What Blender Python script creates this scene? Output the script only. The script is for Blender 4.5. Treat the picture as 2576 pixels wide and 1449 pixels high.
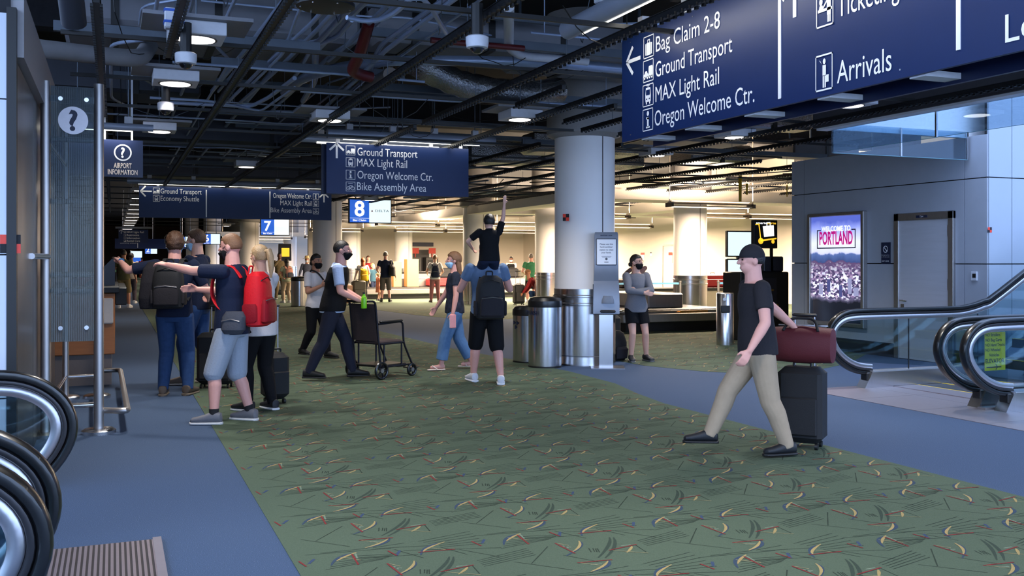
import bpy, bmesh, math, random
import numpy as np
from mathutils import Vector, Matrix

for _o in list(bpy.data.objects):
    bpy.data.objects.remove(_o, do_unlink=True)
SC = bpy.context.scene
COL = SC.collection
rnd = random.Random(7)

# ---------------------------------------------------------------- camera
FPX, CXP, HYP, EYE = 2450.0, 1288.0, 654.0, 1.55
YAW = math.atan(1003.0 / FPX)
SY, CY = math.sin(YAW), math.cos(YAW)
cam_d = bpy.data.cameras.new('camera')
cam_d.sensor_width = 36.0
cam_d.lens = 36.0 * FPX / 2576.0
cam_d.shift_y = -(724.5 - HYP) / 2576.0
cam_d.clip_start = 0.05
cam_d.clip_end = 400
cam = bpy.data.objects.new('camera', cam_d)
cam.location = (0, 0, EYE)
cam.rotation_euler = (math.pi / 2, 0, -YAW)
COL.objects.link(cam)
SC.camera = cam

# ---------------------------------------------------------------- light of the place
world = bpy.data.worlds.new('daylight')
SC.world = world
world.use_nodes = True
_bg = world.node_tree.nodes['Background']
_bg.inputs[0].default_value = (0.45, 0.63, 1.0, 1)
_bg.inputs[1].default_value = 5.4
SC.view_settings.view_transform = 'Standard'
SC.view_settings.look = 'None'
SC.view_settings.gamma = 1.0
SC.view_settings.exposure = 0.0
SC.view_settings.use_curve_mapping = False
SC.cycles.max_bounces = 5
SC.cycles.transparent_max_bounces = 10
SC.cycles.sample_clamp_indirect = 3.0
SC.cycles.use_denoising = True


def area_light(name, loc, size, power, color, direction=(0, 0, -1), parent=None, spread=None):
    d = bpy.data.lights.new(name, 'AREA')
    d.shape = 'RECTANGLE'
    d.size, d.size_y = size
    d.energy = power
    d.color = color
    if spread:
        d.spread = spread
    o = bpy.data.objects.new(name, d)
    o.location = loc
    o.rotation_euler = Vector(direction).to_track_quat('-Z', 'Y').to_euler()
    COL.objects.link(o)
    if parent:
        o.parent = parent
        o.location = Vector(loc) - wloc(parent)
    return o


# ---------------------------------------------------------------- helpers
def lin(c):
    c = c / 255.0
    return c / 12.92 if c <= 0.04045 else ((c + 0.055) / 1.055) ** 2.4


def rgb(r, g, b):
    return (lin(r), lin(g), lin(b), 1.0)


MATS = {}


def mat(name, color, rough=0.6, metal=0.0, var=0.08, scale=30.0, bump=0.0, emit=None, estr=0.0, coat=0.0, stretch=None, spec=0.5):
    """principled material whose colour, relief or brushing comes from a noise"""
    if name in MATS:
        return MATS[name]
    m = bpy.data.materials.new(name)
    MATS[name] = m
    m.use_nodes = True
    nt = m.node_tree
    b = nt.nodes['Principled BSDF']
    b.inputs['Roughness'].default_value = rough
    b.inputs['Metallic'].default_value = metal
    b.inputs['Specular IOR Level'].default_value = spec
    b.inputs['Coat Weight'].default_value = coat
    tc = nt.nodes.new('ShaderNodeTexCoord')
    mp = nt.nodes.new('ShaderNodeMapping')
    nt.links.new(tc.outputs['Object'], mp.inputs[0])
    if stretch:
        mp.inputs['Scale'].default_value = stretch
    nz = nt.nodes.new('ShaderNodeTexNoise')
    nz.inputs['Scale'].default_value = scale
    nz.inputs['Detail'].default_value = 3.0
    nt.links.new(mp.outputs[0], nz.inputs['Vector'])
    mx = nt.nodes.new('ShaderNodeMix')
    mx.data_type = 'RGBA'
    c = color
    mx.inputs['A'].default_value = (c[0] * (1 - var), c[1] * (1 - var), c[2] * (1 - var), 1)
    mx.inputs['B'].default_value = (min(c[0] * (1 + var), 1), min(c[1] * (1 + var), 1), min(c[2] * (1 + var), 1), 1)
    nt.links.new(nz.outputs['Fac'], mx.inputs['Factor'])
    nt.links.new(mx.outputs['Result'], b.inputs['Base Color'])
    if bump > 0:
        bp = nt.nodes.new('ShaderNodeBump')
        bp.inputs['Strength'].default_value = bump
        bp.inputs['Distance'].default_value = 0.01
        nt.links.new(nz.outputs['Fac'], bp.inputs['Height'])
        nt.links.new(bp.outputs[0], b.inputs['Normal'])
    if emit:
        b.inputs['Emission Color'].default_value = emit
        b.inputs['Emission Strength'].default_value = estr
    return m


def glass(name, tint=(0.75, 0.86, 0.9), refl=0.08, rough=0.02):
    """thin pane: transparent body with a Fresnel mirror"""
    if name in MATS:
        return MATS[name]
    m = bpy.data.materials.new(name)
    MATS[name] = m
    m.use_nodes = True
    nt = m.node_tree
    nt.nodes.remove(nt.nodes['Principled BSDF'])
    out = nt.nodes['Material Output']
    tr = nt.nodes.new('ShaderNodeBsdfTransparent')
    tr.inputs[0].default_value = (*tint, 1)
    gl = nt.nodes.new('ShaderNodeBsdfGlossy')
    gl.inputs['Roughness'].default_value = rough
    gl.inputs[0].default_value = (0.9, 0.95, 1, 1)
    fr = nt.nodes.new('ShaderNodeLayerWeight')       # Schlick curve, the same from both faces of the pane
    fr.inputs[0].default_value = 0.5
    pw = nt.nodes.new('ShaderNodeMath')
    pw.operation = 'POWER'
    pw.inputs[1].default_value = 4.0
    nt.links.new(fr.outputs['Facing'], pw.inputs[0])
    ad = nt.nodes.new('ShaderNodeMath')
    ad.operation = 'MULTIPLY_ADD'
    ad.inputs[1].default_value = 0.8
    ad.inputs[2].default_value = refl
    nt.links.new(pw.outputs[0], ad.inputs[0])
    mx = nt.nodes.new('ShaderNodeMixShader')
    nt.links.new(ad.outputs[0], mx.inputs[0])
    nt.links.new(tr.outputs[0], mx.inputs[1])
    nt.links.new(gl.outputs[0], mx.inputs[2])
    nt.links.new(mx.outputs[0], out.inputs[0])
    return m


def wloc(o):
    v = Vector((0, 0, 0))
    while o:
        v += o.location
        o = o.parent
    return v


def tag(o, label=None, cat=None, group=None, kind=None):
    if label:
        o['label'] = label
    if cat:
        o['category'] = cat
    if group:
        o['group'] = group
    if kind:
        o['kind'] = kind
    return o


def thing(name, label, cat, loc=(0, 0, 0), group=None, kind=None):
    o = bpy.data.objects.new(name, None)
    o.empty_display_size = 0.1
    o.location = loc
    COL.objects.link(o)
    return tag(o, label, cat, group, kind)


def copy_tree(o, parent=None):
    c = o.copy()
    COL.objects.link(c)
    c.parent = parent
    for ch in list(o.children):
        copy_tree(ch, c)
    return c


def ortho(d):
    d = Vector(d).normalized()
    a = Vector((0, 0, 1)) if abs(d.z) < 0.9 else Vector((1, 0, 0))
    u = d.cross(a).normalized()
    return u, u.cross(d).normalized()


class MB:
    """collects shapes, then becomes one mesh object"""

    def __init__(self):
        self.v = []
        self.f = []

    def add(self, vs, fs):
        n = len(self.v)
        self.v += [tuple(p) for p in vs]
        self.f += [tuple(i + n for i in f) for f in fs]
        return self

    def box(self, c, s, rz=0.0, bev=0.0):
        x, y, z = s[0] / 2, s[1] / 2, s[2] / 2
        ca, sa = math.cos(rz), math.sin(rz)
        if bev <= 0:
            pts = [(i * x, j * y, k * z) for k in (-1, 1) for j in (-1, 1) for i in (-1, 1)]
            fs = [(0, 2, 3, 1), (4, 5, 7, 6), (0, 1, 5, 4), (2, 6, 7, 3), (0, 4, 6, 2), (1, 3, 7, 5)]
        else:
            b = min(bev, x * .98, y * .98, z * .98)
            rings = []
            for (zz, ins) in ((-z, b), (-z + b, 0), (z - b, 0), (z, b)):
                xx, yy = x - ins, y - ins
                bb = b * 0.7 if ins == 0 else b * 0.4
                rings.append([(xx - bb, -yy, zz), (xx, -yy + bb, zz), (xx, yy - bb, zz), (xx - bb, yy, zz),
                              (-xx + bb, yy, zz), (-xx, yy - bb, zz), (-xx, -yy + bb, zz), (-xx + bb, -yy, zz)])
            pts = [p for r in rings for p in r]
            fs = [tuple(range(7, -1, -1)), tuple(range(24, 32))]
            for k in range(3):
                for i in range(8):
                    j = (i + 1) % 8
                    fs.append((k * 8 + i, k * 8 + j, (k + 1) * 8 + j, (k + 1) * 8 + i))
        return self.add([(c[0] + p[0] * ca - p[1] * sa, c[1] + p[0] * sa + p[1] * ca, c[2] + p[2]) for p in pts], fs)

    def bb(self, x0, x1, y0, y1, z0, z1, bev=0.0):
        return self.box(((x0 + x1) / 2, (y0 + y1) / 2, (z0 + z1) / 2), (abs(x1 - x0), abs(y1 - y0), abs(z1 - z0)), 0, bev)

    def bar(self, p0, p1, w, h, up=(0, 0, 1)):
        """box beam between two points"""
        p0, p1 = Vector(p0), Vector(p1)
        d = (p1 - p0).normalized()
        s = d.cross(Vector(up))
        if s.length < 1e-4:
            s = d.cross(Vector((1, 0, 0)))
        s.normalize()
        u = s.cross(d).normalized()
        pts = []
        for p in (p0, p1):
            for a, b in ((-1, -1), (1, -1), (1, 1), (-1, 1)):
                pts.append(p + s * a * w / 2 + u * b * h / 2)
        return self.add(pts, [(3, 2, 1, 0), (4, 5, 6, 7), (0, 1, 5, 4), (1, 2, 6, 5), (2, 3, 7, 6), (3, 0, 4, 7)])

    def cyl(self, p0, p1, r0, r1=None, n=16, caps=True):
        r1 = r0 if r1 is None else r1
        p0, p1 = Vector(p0), Vector(p1)
        u, w = ortho(p1 - p0)
        pts = []
        for p, r in ((p0, r0), (p1, r1)):
            for i in range(n):
                a = 2 * math.pi * i / n
                pts.append(p + u * math.cos(a) * r + w * math.sin(a) * r)
        fs = [(i, (i + 1) % n, n + (i + 1) % n, n + i) for i in range(n)]
        if caps:
            fs += [tuple(range(n - 1, -1, -1)), tuple(range(n, 2 * n))]
        return self.add(pts, fs)

    def tube(self, path, r, n=8, caps=True, closed=False):
        path = [Vector(p) for p in path]
        m = len(path)
        rs = r if isinstance(r, (list, tuple)) else [r] * m
        tang = []
        for i in range(m):
            a = path[(i - 1) % m] if (closed or i > 0) else path[i]
            b = path[(i + 1) % m] if (closed or i < m - 1) else path[i]
            tang.append((b - a).normalized())
        u, w = ortho(tang[0])
        pts = []
        for i in range(m):
            u = (u - tang[i] * u.dot(tang[i]))
            if u.length < 1e-5:
                u = ortho(tang[i])[0]
            u.normalize()
            w = u.cross(tang[i])
            for k in range(n):
                a = 2 * math.pi * k / n
                pts.append(path[i] + u * math.cos(a) * rs[i] + w * math.sin(a) * rs[i])
        fs = []
        for i in range(m if closed else m - 1):
            j = (i + 1) % m
            for k in range(n):
                l = (k + 1) % n
                fs.append((i * n + k, j * n + k, j * n + l, i * n + l))
        if caps and not closed:
            fs += [tuple(range(n)), tuple(range(m * n - 1, (m - 1) * n - 1, -1))]
        return self.add(pts, fs)

    def lathe(self, prof, c=(0, 0, 0), n=32, sx=1.0, sy=1.0):
        pts, fs = [], []
        for (r, z) in prof:
            for i in range(n):
                a = 2 * math.pi * i / n
                pts.append((c[0] + r * math.cos(a) * sx, c[1] + r * math.sin(a) * sy, c[2] + z))
        for k in range(len(prof) - 1):
            for i in range(n):
                j = (i + 1) % n
                fs.append((k * n + i, k * n + j, (k + 1) * n + j, (k + 1) * n + i))
        fs.append(tuple(range(n - 1, -1, -1)))
        fs.append(tuple(range((len(prof) - 1) * n, len(prof) * n)))
        return self.add(pts, fs)

    def ell(self, c, r, n=16, m=10, R=None):
        pts = [Vector((0, 0, -1))]
        for j in range(1, m):
            t = math.pi * j / m
            for i in range(n):
                a = 2 * math.pi * i / n
                pts.append(Vector((math.sin(t) * math.cos(a), math.sin(t) * math.sin(a), -math.cos(t))))
        pts.append(Vector((0, 0, 1)))
        fs = []
        for i in range(n):
            fs.append((0, 1 + (i + 1) % n, 1 + i))
        for j in range(m - 2):
            for i in range(n):
                k = (i + 1) % n
                fs.append((1 + j * n + i, 1 + j * n + k, 1 + (j + 1) * n + k, 1 + (j + 1) * n + i))
        t = len(pts) - 1
        for i in range(n):
            fs.append((t, 1 + (m - 2) * n + i, 1 + (m - 2) * n + (i + 1) % n))
        out = []
        for p in pts:
            q = Vector((p.x * r[0], p.y * r[1], p.z * r[2]))
            if R is not None:
                q = R @ q
            out.append(q + Vector(c))
        return self.add(out, fs)

    def cap(self, p0, r0, p1, r1, n=12, m=3, flat0=False, flat1=False):
        """rounded cone"""
        p0, p1 = Vector(p0), Vector(p1)
        d = (p1 - p0)
        if d.length < 1e-6:
            return self.ell(p0, (r0, r0, r0), n, 8)
        d.normalize()
        u, w = ortho(d)
        rings = []
        if not flat0:
            for k in range(1, m + 1):
                t = math.pi / 2 * k / m
                rings.append((p0 - d * r0 * math.cos(t), r0 * math.sin(t)))
        else:
            rings.append((p0, r0))
        if not flat1:
            for k in range(0, m):
                t = math.pi / 2 * k / m
                rings.append((p1 + d * r1 * math.sin(t), r1 * math.cos(t)))
        else:
            rings.append((p1, r1))
        pts, fs = [], []
        for p, r in rings:
            for i in range(n):
                a = 2 * math.pi * i / n
                pts.append(p + u * math.cos(a) * r + w * math.sin(a) * r)
        for k in range(len(rings) - 1):
            for i in range(n):
                j = (i + 1) % n
                fs.append((k * n + i, k * n + j, (k + 1) * n + j, (k + 1) * n + i))
        fs.append(tuple(range(n - 1, -1, -1)))
        fs.append(tuple(range((len(rings) - 1) * n, len(rings) * n)))
        return self.add(pts, fs)

    def loft(self, rings, n=20, power=2.0):
        """rings: (centre, rx, ry[, xdir, ydir]); superellipse sections"""
        pts, fs = [], []
        for r in rings:
            c, rx, ry = Vector(r[0]), r[1], r[2]
            xd = Vector(r[3]) if len(r) > 3 else Vector((1, 0, 0))
            yd = Vector(r[4]) if len(r) > 4 else Vector((0, 1, 0))
            for i in range(n):
                a = 2 * math.pi * i / n
                ca, sa = math.cos(a), math.sin(a)
                e = 2.0 / power
                x = math.copysign(abs(ca) ** e, ca) * rx
                y = math.copysign(abs(sa) ** e, sa) * ry
                pts.append(c + xd * x + yd * y)
        for k in range(len(rings) - 1):
            for i in range(n):
                j = (i + 1) % n
                fs.append((k * n + i, k * n + j, (k + 1) * n + j, (k + 1) * n + i))
        fs.append(tuple(range(n - 1, -1, -1)))
        fs.append(tuple(range((len(rings) - 1) * n, len(rings) * n)))
        return self.add(pts, fs)

    def prism(self, poly, o, u, w, depth):
        """2-D polygon (counter-clockwise in u,w) standing at o, thickened along u x w"""
        o, u, w = Vector(o), Vector(u), Vector(w)
        nn = u.cross(w).normalized() * depth
        k = len(poly)
        a = [o + u * p[0] + w * p[1] for p in poly]
        pts = a + [p + nn for p in a]
        fs = [tuple(range(k - 1, -1, -1)), tuple(range(k, 2 * k))]
        fs += [(i, (i + 1) % k, k + (i + 1) % k, k + i) for i in range(k)]
        return self.add(pts, fs)

    def mesh(self, name, material, angle=35.0, off=None):
        me = bpy.data.meshes.new(name)
        v = self.v if off is None else [(p[0] - off[0], p[1] - off[1], p[2] - off[2]) for p in self.v]
        me.from_pydata(v, [], self.f)
        me.materials.append(material)
        me.polygons.foreach_set('use_smooth', [True] * len(me.polygons))
        if angle:
            me.set_sharp_from_angle(angle=math.radians(angle))
        me.update()
        return me

    def build(self, name, material, parent=None, angle=35.0, **kw):
        if parent is None:
            a = np.array([tuple(p) for p in self.v])
            off = ((a[:, 0].min() + a[:, 0].max()) / 2, (a[:, 1].min() + a[:, 1].max()) / 2, a[:, 2].min())
        else:
            off = wloc(parent)
        me = self.mesh(name, material, angle, off)
        o = bpy.data.objects.new(name, me)
        COL.objects.link(o)
        if parent is None:
            o.location = off
        else:
            o.parent = parent
        return tag(o, **kw)


def link_mesh(name, me, parent=None, loc=(0, 0, 0), rot=(0, 0, 0), **kw):
    o = bpy.data.objects.new(name, me)
    o.location = loc
    o.rotation_euler = rot
    COL.objects.link(o)
    o.parent = parent
    return tag(o, **kw)


def fillet(pts, r=0.12, k=4):
    """round the corners of a polyline"""
    pts = [Vector(p) for p in pts]
    out = [pts[0]]
    for i in range(1, len(pts) - 1):
        a, b, c = pts[i - 1], pts[i], pts[i + 1]
        d0, d1 = (a - b), (c - b)
        rr = min(r, d0.length * .45, d1.length * .45)
        s, e = b + d0.normalized() * rr, b + d1.normalized() * rr
        for j in range(k + 1):
            t = j / k
            out.append(s * (1 - t) ** 2 + b * 2 * t * (1 - t) + e * t * t)
    out.append(pts[-1])
    return out


# a ray of the camera met with a plane: used to read a thing's place off the photograph once its height or wall is known
def _ray(px, py):
    l, u = (px - CXP) / FPX, (HYP - py) / FPX
    return (SY + l * CY, CY - l * SY, u)


def atZ(px, py, z=0.0):
    r = _ray(px, py)
    t = (z - EYE) / r[2]
    return Vector((r[0] * t, r[1] * t, z))


def atY(px, py, Y):
    r = _ray(px, py)
    t = Y / r[1]
    return Vector((r[0] * t, Y, EYE + r[2] * t))


def atX(px, py, X):
    r = _ray(px, py)
    t = X / r[0]
    return Vector((X, r[1] * t, EYE + r[2] * t))


# lettering
_tscene = bpy.data.scenes.new('lettering_bench')


def text_verts(s, bold=0.0):
    cu = bpy.data.curves.new('txt', 'FONT')
    cu.body = s
    cu.size = 1.0
    cu.resolution_u = 3
    cu.offset = bold
    o = bpy.data.objects.new('txt', cu)
    _tscene.collection.objects.link(o)
    me = o.to_mesh()
    v = [tuple(p.co) for p in me.vertices]
    f = [tuple(p.vertices) for p in me.polygons]
    o.to_mesh_clear()
    bpy.data.objects.remove(o, do_unlink=True)
    bpy.data.curves.remove(cu)
    return v, f


_tcache = {}


def letter(name, s, o, u, w, h, material, parent, width=None, align='L', bold=0.0, lift=0.004, mb=None):
    """flat lettering of cap height h on the plane (u,w) through o; width squeezes it to a measured run"""
    key = (s, bold)
    if key not in _tcache:
        _tcache[key] = text_verts(s, bold)
    v, f = _tcache[key]
    u, w = Vector(u).normalized(), Vector(w).normalized()
    nn = u.cross(w)
    xs = [p[0] for p in v]
    x0, x1 = min(xs), max(xs)
    sy = h / 0.69
    sx = sy if width is None else width / (x1 - x0)
    ax = {'L': x0, 'R': x1, 'C': (x0 + x1) / 2}[align]
    pts = [Vector(o) + u * (p[0] - ax) * sx + w * p[1] * sy + nn * lift for p in v]
    if mb is not None:
        mb.add(pts, f)
        return None
    m = MB().add(pts, f)
    return m.build(name, material, parent, angle=None)

ARCS={'Y':[[(0.26,-0.49),(0.19,-0.54),(0.13,-0.6)],[(0.5,0.07),(0.46,-0.02),(0.38,-0.1)],[(0.48,-0.31),(0.41,-0.38),(0.32,-0.43)],[(0.72,-0.13),(0.69,-0.17),(0.64,-0.22)],[(0.75,0.33),(0.64,0.26),(0.59,0.2)]],'B':[[(0.23,-0.5),(0.15,-0.55),(0.09,-0.66)],[(0.5,0.06),(0.46,-0.03),(0.32,-0.15)],[(0.49,-0.3),(0.44,-0.38),(0.33,-0.43)],[(0.71,0.32),(0.62,0.26),(0.56,0.15)]],'D':[[(0.71,0.06),(0.63,-0.1),(0.49,-0.26)],[(0.69,0.07),(0.61,-0.07),(0.46,-0.24)]]}
SEGS={'y':[[(0.16,-0.54),(0.25,-0.63)],[(0.37,0.07),(0.41,0.01)],[(0.33,-0.28),(0.41,-0.36)],[(0.59,-0.16),(0.74,-0.27)],[(0.65,0.25),(0.71,0.19)]],'r':[[(0.23,-0.51),(0.22,-0.7)],[(-0.05,-0.53),(-0.03,-0.63)],[(0.36,0.08),(0.38,-0.13)],[(0.32,-0.28),(0.51,-0.3)],[(0.57,-0.15),(0.76,-0.11)],[(0.56,0.2),(0.76,0.18)],[(0.42,0.29),(0.44,0.19)]],'b':[[(0.03,-0.52),(-0.01,-0.59)],[(0.48,0.27),(0.44,0.19)]],'d':[[(0.75,-0.12),(0.74,-0.25)],[(0.31,-0.13),(0.43,-0.3)],[(0.03,-0.14),(0.25,-0.37)],[(0.23,-0.59),(0.55,-0.65)],[(0.37,-0.46),(0.66,-0.52)],[(0.08,-0.43),(0.33,-0.44)],[(0.49,-0.07),(0.47,-0.14)],[(0.51,-0.08),(0.49,-0.14)],[(0.52,-0.09),(0.5,-0.15)],[(0.53,-0.09),(0.51,-0.16)],[(0.79,0.07),(0.7,0.25)],[(0.78,0.17),(0.93,-0.03)],[(0.36,-0.44),(0.54,-0.42)],[(0.46,0.3),(0.56,0.1)]],'l':[[(0.38,0.0),(0.41,-0.02)],[(0.38,0.02),(0.39,-0.03)],[(0.37,-0.33),(0.43,-0.34)],[(0.25,-0.5),(0.24,-0.59)],[(0.67,-0.1),(0.73,-0.1)]]}

# ---------------------------------------------------------------- materials of the setting
M_STEEL = mat('brushed_steel', (0.66, 0.65, 0.66, 1), 0.22, 1.0, 0.16, 40, 0.0, stretch=(6, 6, 0.15))
M_STEELD = mat('dull_steel', (0.45, 0.43, 0.42, 1), 0.42, 1.0, 0.12, 30, 0.0, stretch=(1, 1, 0.2))
M_WHITEP = mat('white_pillar_paint', rgb(232, 226, 222), 0.45, 0, 0.03, 4)
M_WALLP = mat('pale_panel_paint', rgb(196, 202, 212), 0.4, 0, 0.03, 3)
M_ATR = mat('atrium_panel', rgb(160, 168, 180), 0.4, 0, 0.03, 3)
M_GREYP = mat('grey_wall_panel', rgb(164, 167, 176), 0.45, 0, 0.05, 6)
M_DARKG = mat('dark_joint', rgb(28, 28, 32), 0.8)
M_BLACK = mat('black_paint', rgb(14, 14, 15), 0.5)
M_BLACKR = mat('black_rubber', rgb(12, 12, 13), 0.32, 0, 0.1, 60, 0, coat=0.3)
M_WARMW = mat('warm_white_wall', rgb(226, 214, 200), 0.6, 0, 0.03, 2)
M_CONC = mat('dark_concrete', rgb(26, 26, 29), 0.95, 0, 0.35, 2.2, 0.3)
M_PLATE = mat('landing_metal', rgb(150, 144, 152), 0.35, 0.55, 0.08, 14)
M_TRIMW = mat('white_trim', rgb(222, 222, 226), 0.45)


def pile(name, c1, c2, scale=160.0):
    """cut-pile carpet: fine fleck in colour and relief"""
    m = bpy.data.materials.new(name)
    m.use_nodes = True
    nt = m.node_tree
    N, L = nt.nodes, nt.links
    b = N['Principled BSDF']
    b.inputs['Roughness'].default_value = 0.95
    b.inputs['Specular IOR Level'].default_value = 0.15
    geo = N.new('ShaderNodeNewGeometry')
    nz = N.new('ShaderNodeTexNoise')
    nz.inputs['Scale'].default_value = scale
    nz.inputs['Detail'].default_value = 2.0
    L.new(geo.outputs['Position'], nz.inputs['Vector'])
    mx = N.new('ShaderNodeMix')
    mx.data_type = 'RGBA'
    mx.inputs['A'].default_value = c1
    mx.inputs['B'].default_value = c2
    L.new(nz.outputs['Fac'], mx.inputs['Factor'])
    L.new(mx.outputs['Result'], b.inputs['Base Color'])
    bp = N.new('ShaderNodeBump')
    bp.inputs['Strength'].default_value = 0.35
    bp.inputs['Distance'].default_value = 0.004
    L.new(nz.outputs['Fac'], bp.inputs['Height'])
    L.new(bp.outputs[0], b.inputs['Normal'])
    return m


def inside(p, poly):
    x, y = p
    c = False
    for i in range(len(poly)):
        (x0, y0), (x1, y1) = poly[i - 1], poly[i]
        if (y0 > y) != (y1 > y) and x < (x1 - x0) * (y - y0) / (y1 - y0) + x0:
            c = not c
    return c


def woven_figures(poly, ymax, z, parent):
    """the repeating arcs, dashes and fine strokes of the carpet, laid into the pile"""
    PX, PY, OX, OY = 0.94, 0.815, 2.81, 4.75
    extra = [[(.05 + .03 * i, .10 + .035 * i), (.36 + .02 * i, .16 + .012 * i)] for i in range(6)] + [[(.62 + .02 * i, -.42 - .03 * i), (.95, -.34 - .05 * i)] for i in range(6)]
    extra += [[(.80, -.05 - .025 * i), (1.12, .05 - .03 * i)] for i in range(5)] + [[(.0, .38), (.45, .33)], [(.5, -.55), (1.0, -.7)], [(.1, -.2), (.3, .04)]]
    layers = [('dark_stroke', SEGS['d'] + extra, .0038, (44, 54, 44)), ('dark_arc', ARCS['D'], .011, (52, 64, 54)), ('pale_hatch', SEGS['l'], .0055, (108, 122, 104)), ('blue_dash', SEGS['b'], .009, (54, 68, 92)),
              ('blue_crescent', ARCS['B'], .0105, (52, 66, 82)), ('yellow_crescent', ARCS['Y'], .0085, (150, 132, 88)), ('yellow_line', SEGS['y'], .0035, (134, 128, 94)), ('red_line', SEGS['r'], .0055, (116, 44, 44))]
    x0, x1 = min(p[0] for p in poly), max(p[0] for p in poly)
    y0 = max(min(p[1] for p in poly), 2.5)
    for k, (nm, tab, w, c) in enumerate(layers):
        strokes = []
        for pr in tab:
            if len(pr) == 2:
                pts = [(pr[0][0] + (pr[1][0] - pr[0][0]) * t, pr[0][1] + (pr[1][1] - pr[0][1]) * t) for t in (0, .33, .66, 1)]
            else:      # quadratic through the middle point
                a, q, e = pr
                m = (2 * q[0] - .5 * (a[0] + e[0]), 2 * q[1] - .5 * (a[1] + e[1]))
                pts = [tuple((1 - t) ** 2 * a[i] + 2 * t * (1 - t) * m[i] + t * t * e[i] for i in (0, 1)) for t in [j / 6 for j in range(7)]]
            n = len(pts)
            L_, R_ = [], []
            for i, p in enumerate(pts):
                a, e = pts[max(i - 1, 0)], pts[min(i + 1, n - 1)]
                dx, dy = e[0] - a[0], e[1] - a[1]
                l = math.hypot(dx, dy) + 1e-9
                ww = w * ((.35 + .65 * math.sin(math.pi * i / (n - 1))) if len(pr) == 3 else (.75 + .25 * (i % 2)))
                L_.append((p[0] - dy / l * ww, p[1] + dx / l * ww))
                R_.append((p[0] + dy / l * ww, p[1] - dx / l * ww))
            strokes.append((L_, R_))
        mb = MB()
        zz = z + .0004 + k * .0002
        for ix in range(int((x0 - OX) / PX) - 2, int((x1 - OX) / PX) + 2):
            for iy in range(int((y0 - OY) / PY) - 1, int((ymax - OY) / PY) + 1):
                ax, ay = OX + ix * PX, OY + iy * PY
                for L_, R_ in strokes:
                    if not (inside((ax + L_[0][0], ay + L_[0][1]), poly) and inside((ax + R_[-1][0], ay + R_[-1][1]), poly)):
                        continue
                    n = len(L_)
                    mb.add([(ax + p[0], ay + p[1], zz) for p in L_ + R_], [(i, n + i, n + i + 1, i + 1) for i in range(n - 1)])
        if mb.v:
            mb.build(nm, pile('carpet_' + nm, rgb(*[v * .88 for v in c]), rgb(*[min(v * 1.1, 255) for v in c])), parent, angle=None, kind='stuff')


def slate_carpet():
    m = bpy.data.materials.new('slate_blue_carpet')
    m.use_nodes = True
    nt = m.node_tree
    b = nt.nodes['Principled BSDF']
    b.inputs['Roughness'].default_value = 0.95
    b.inputs['Specular IOR Level'].default_value = 0.15
    geo = nt.nodes.new('ShaderNodeNewGeometry')
    n1 = nt.nodes.new('ShaderNodeTexNoise')
    n1.inputs['Scale'].default_value = 190
    n1.inputs['Detail'].default_value = 2
    cr = nt.nodes.new('ShaderNodeValToRGB')
    e = cr.color_ramp.elements
    e[0].position, e[0].color = 0.3, rgb(53, 69, 92)
    e[1].position, e[1].color = 0.66, rgb(70, 87, 114)
    x = e.new(0.74)
    x.color = rgb(120, 130, 150)
    nt.links.new(geo.outputs['Position'], n1.inputs['Vector'])
    nt.links.new(n1.outputs['Fac'], cr.inputs[0])
    nt.links.new(cr.outputs[0], b.inputs['Base Color'])
    bp = nt.nodes.new('ShaderNodeBump')
    bp.inputs['Strength'].default_value = 0.3
    bp.inputs['Distance'].default_value = 0.004
    nt.links.new(n1.outputs['Fac'], bp.inputs['Height'])
    nt.links.new(bp.outputs[0], b.inputs['Normal'])
    return m


M_GREEN = pile('green_carpet', rgb(64, 78, 63), rgb(85, 98, 81))
M_SLATE = slate_carpet()

# ---------------------------------------------------------------- floor
floor = MB().bb(-14, 26, -9, 118, -0.25, 0).build('floor', M_SLATE, kind='structure', label='slate blue carpet floor of the hall')


def flat(name, poly, z, material, parent, t=0.004):
    return MB().prism(poly, (0, 0, z - t), (1, 0, 0), (0, 1, 0), t).build(name, material, parent)


GREEN_A = [(0.85, -6), (5.5, -6), (5.5, 9.1), (5.62, 9.9), (5.82, 10.8), (5.86, 12.2), (5.74, 14.0), (5.49, 16.07), (5.36, 20.8), (5.7, 25.0), (6.6, 28.0), (7.52, 29.75), (7.9, 36), (7.9, 115), (0.85, 115)]
GREEN_B = [(7.52, 29.75), (7.9, 26.2), (8.31, 24.33), (9.2, 23.4), (10.08, 24.0), (9.6, 21), (8.2, 16.5), (7.17, 13.3), (7.2, 12.5), (7.41, 11.94), (7.62, 11.45), (7.95, 11.15), (8.4, 11.0), (9.23, 11.09), (10.2, 11.6), (11.45, 12.6), (11.45, 14.6),
           (21.9, 14.6), (21.9, 51), (9.6, 51), (7.9, 36)]
ga = flat('green_carpet', GREEN_A, 0.004, M_GREEN, floor)
gb = flat('green_carpet', GREEN_B, 0.0035, M_GREEN, floor)
woven_figures(GREEN_A, 34, .004, ga)
woven_figures(GREEN_B, 30, .0035, gb)

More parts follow.
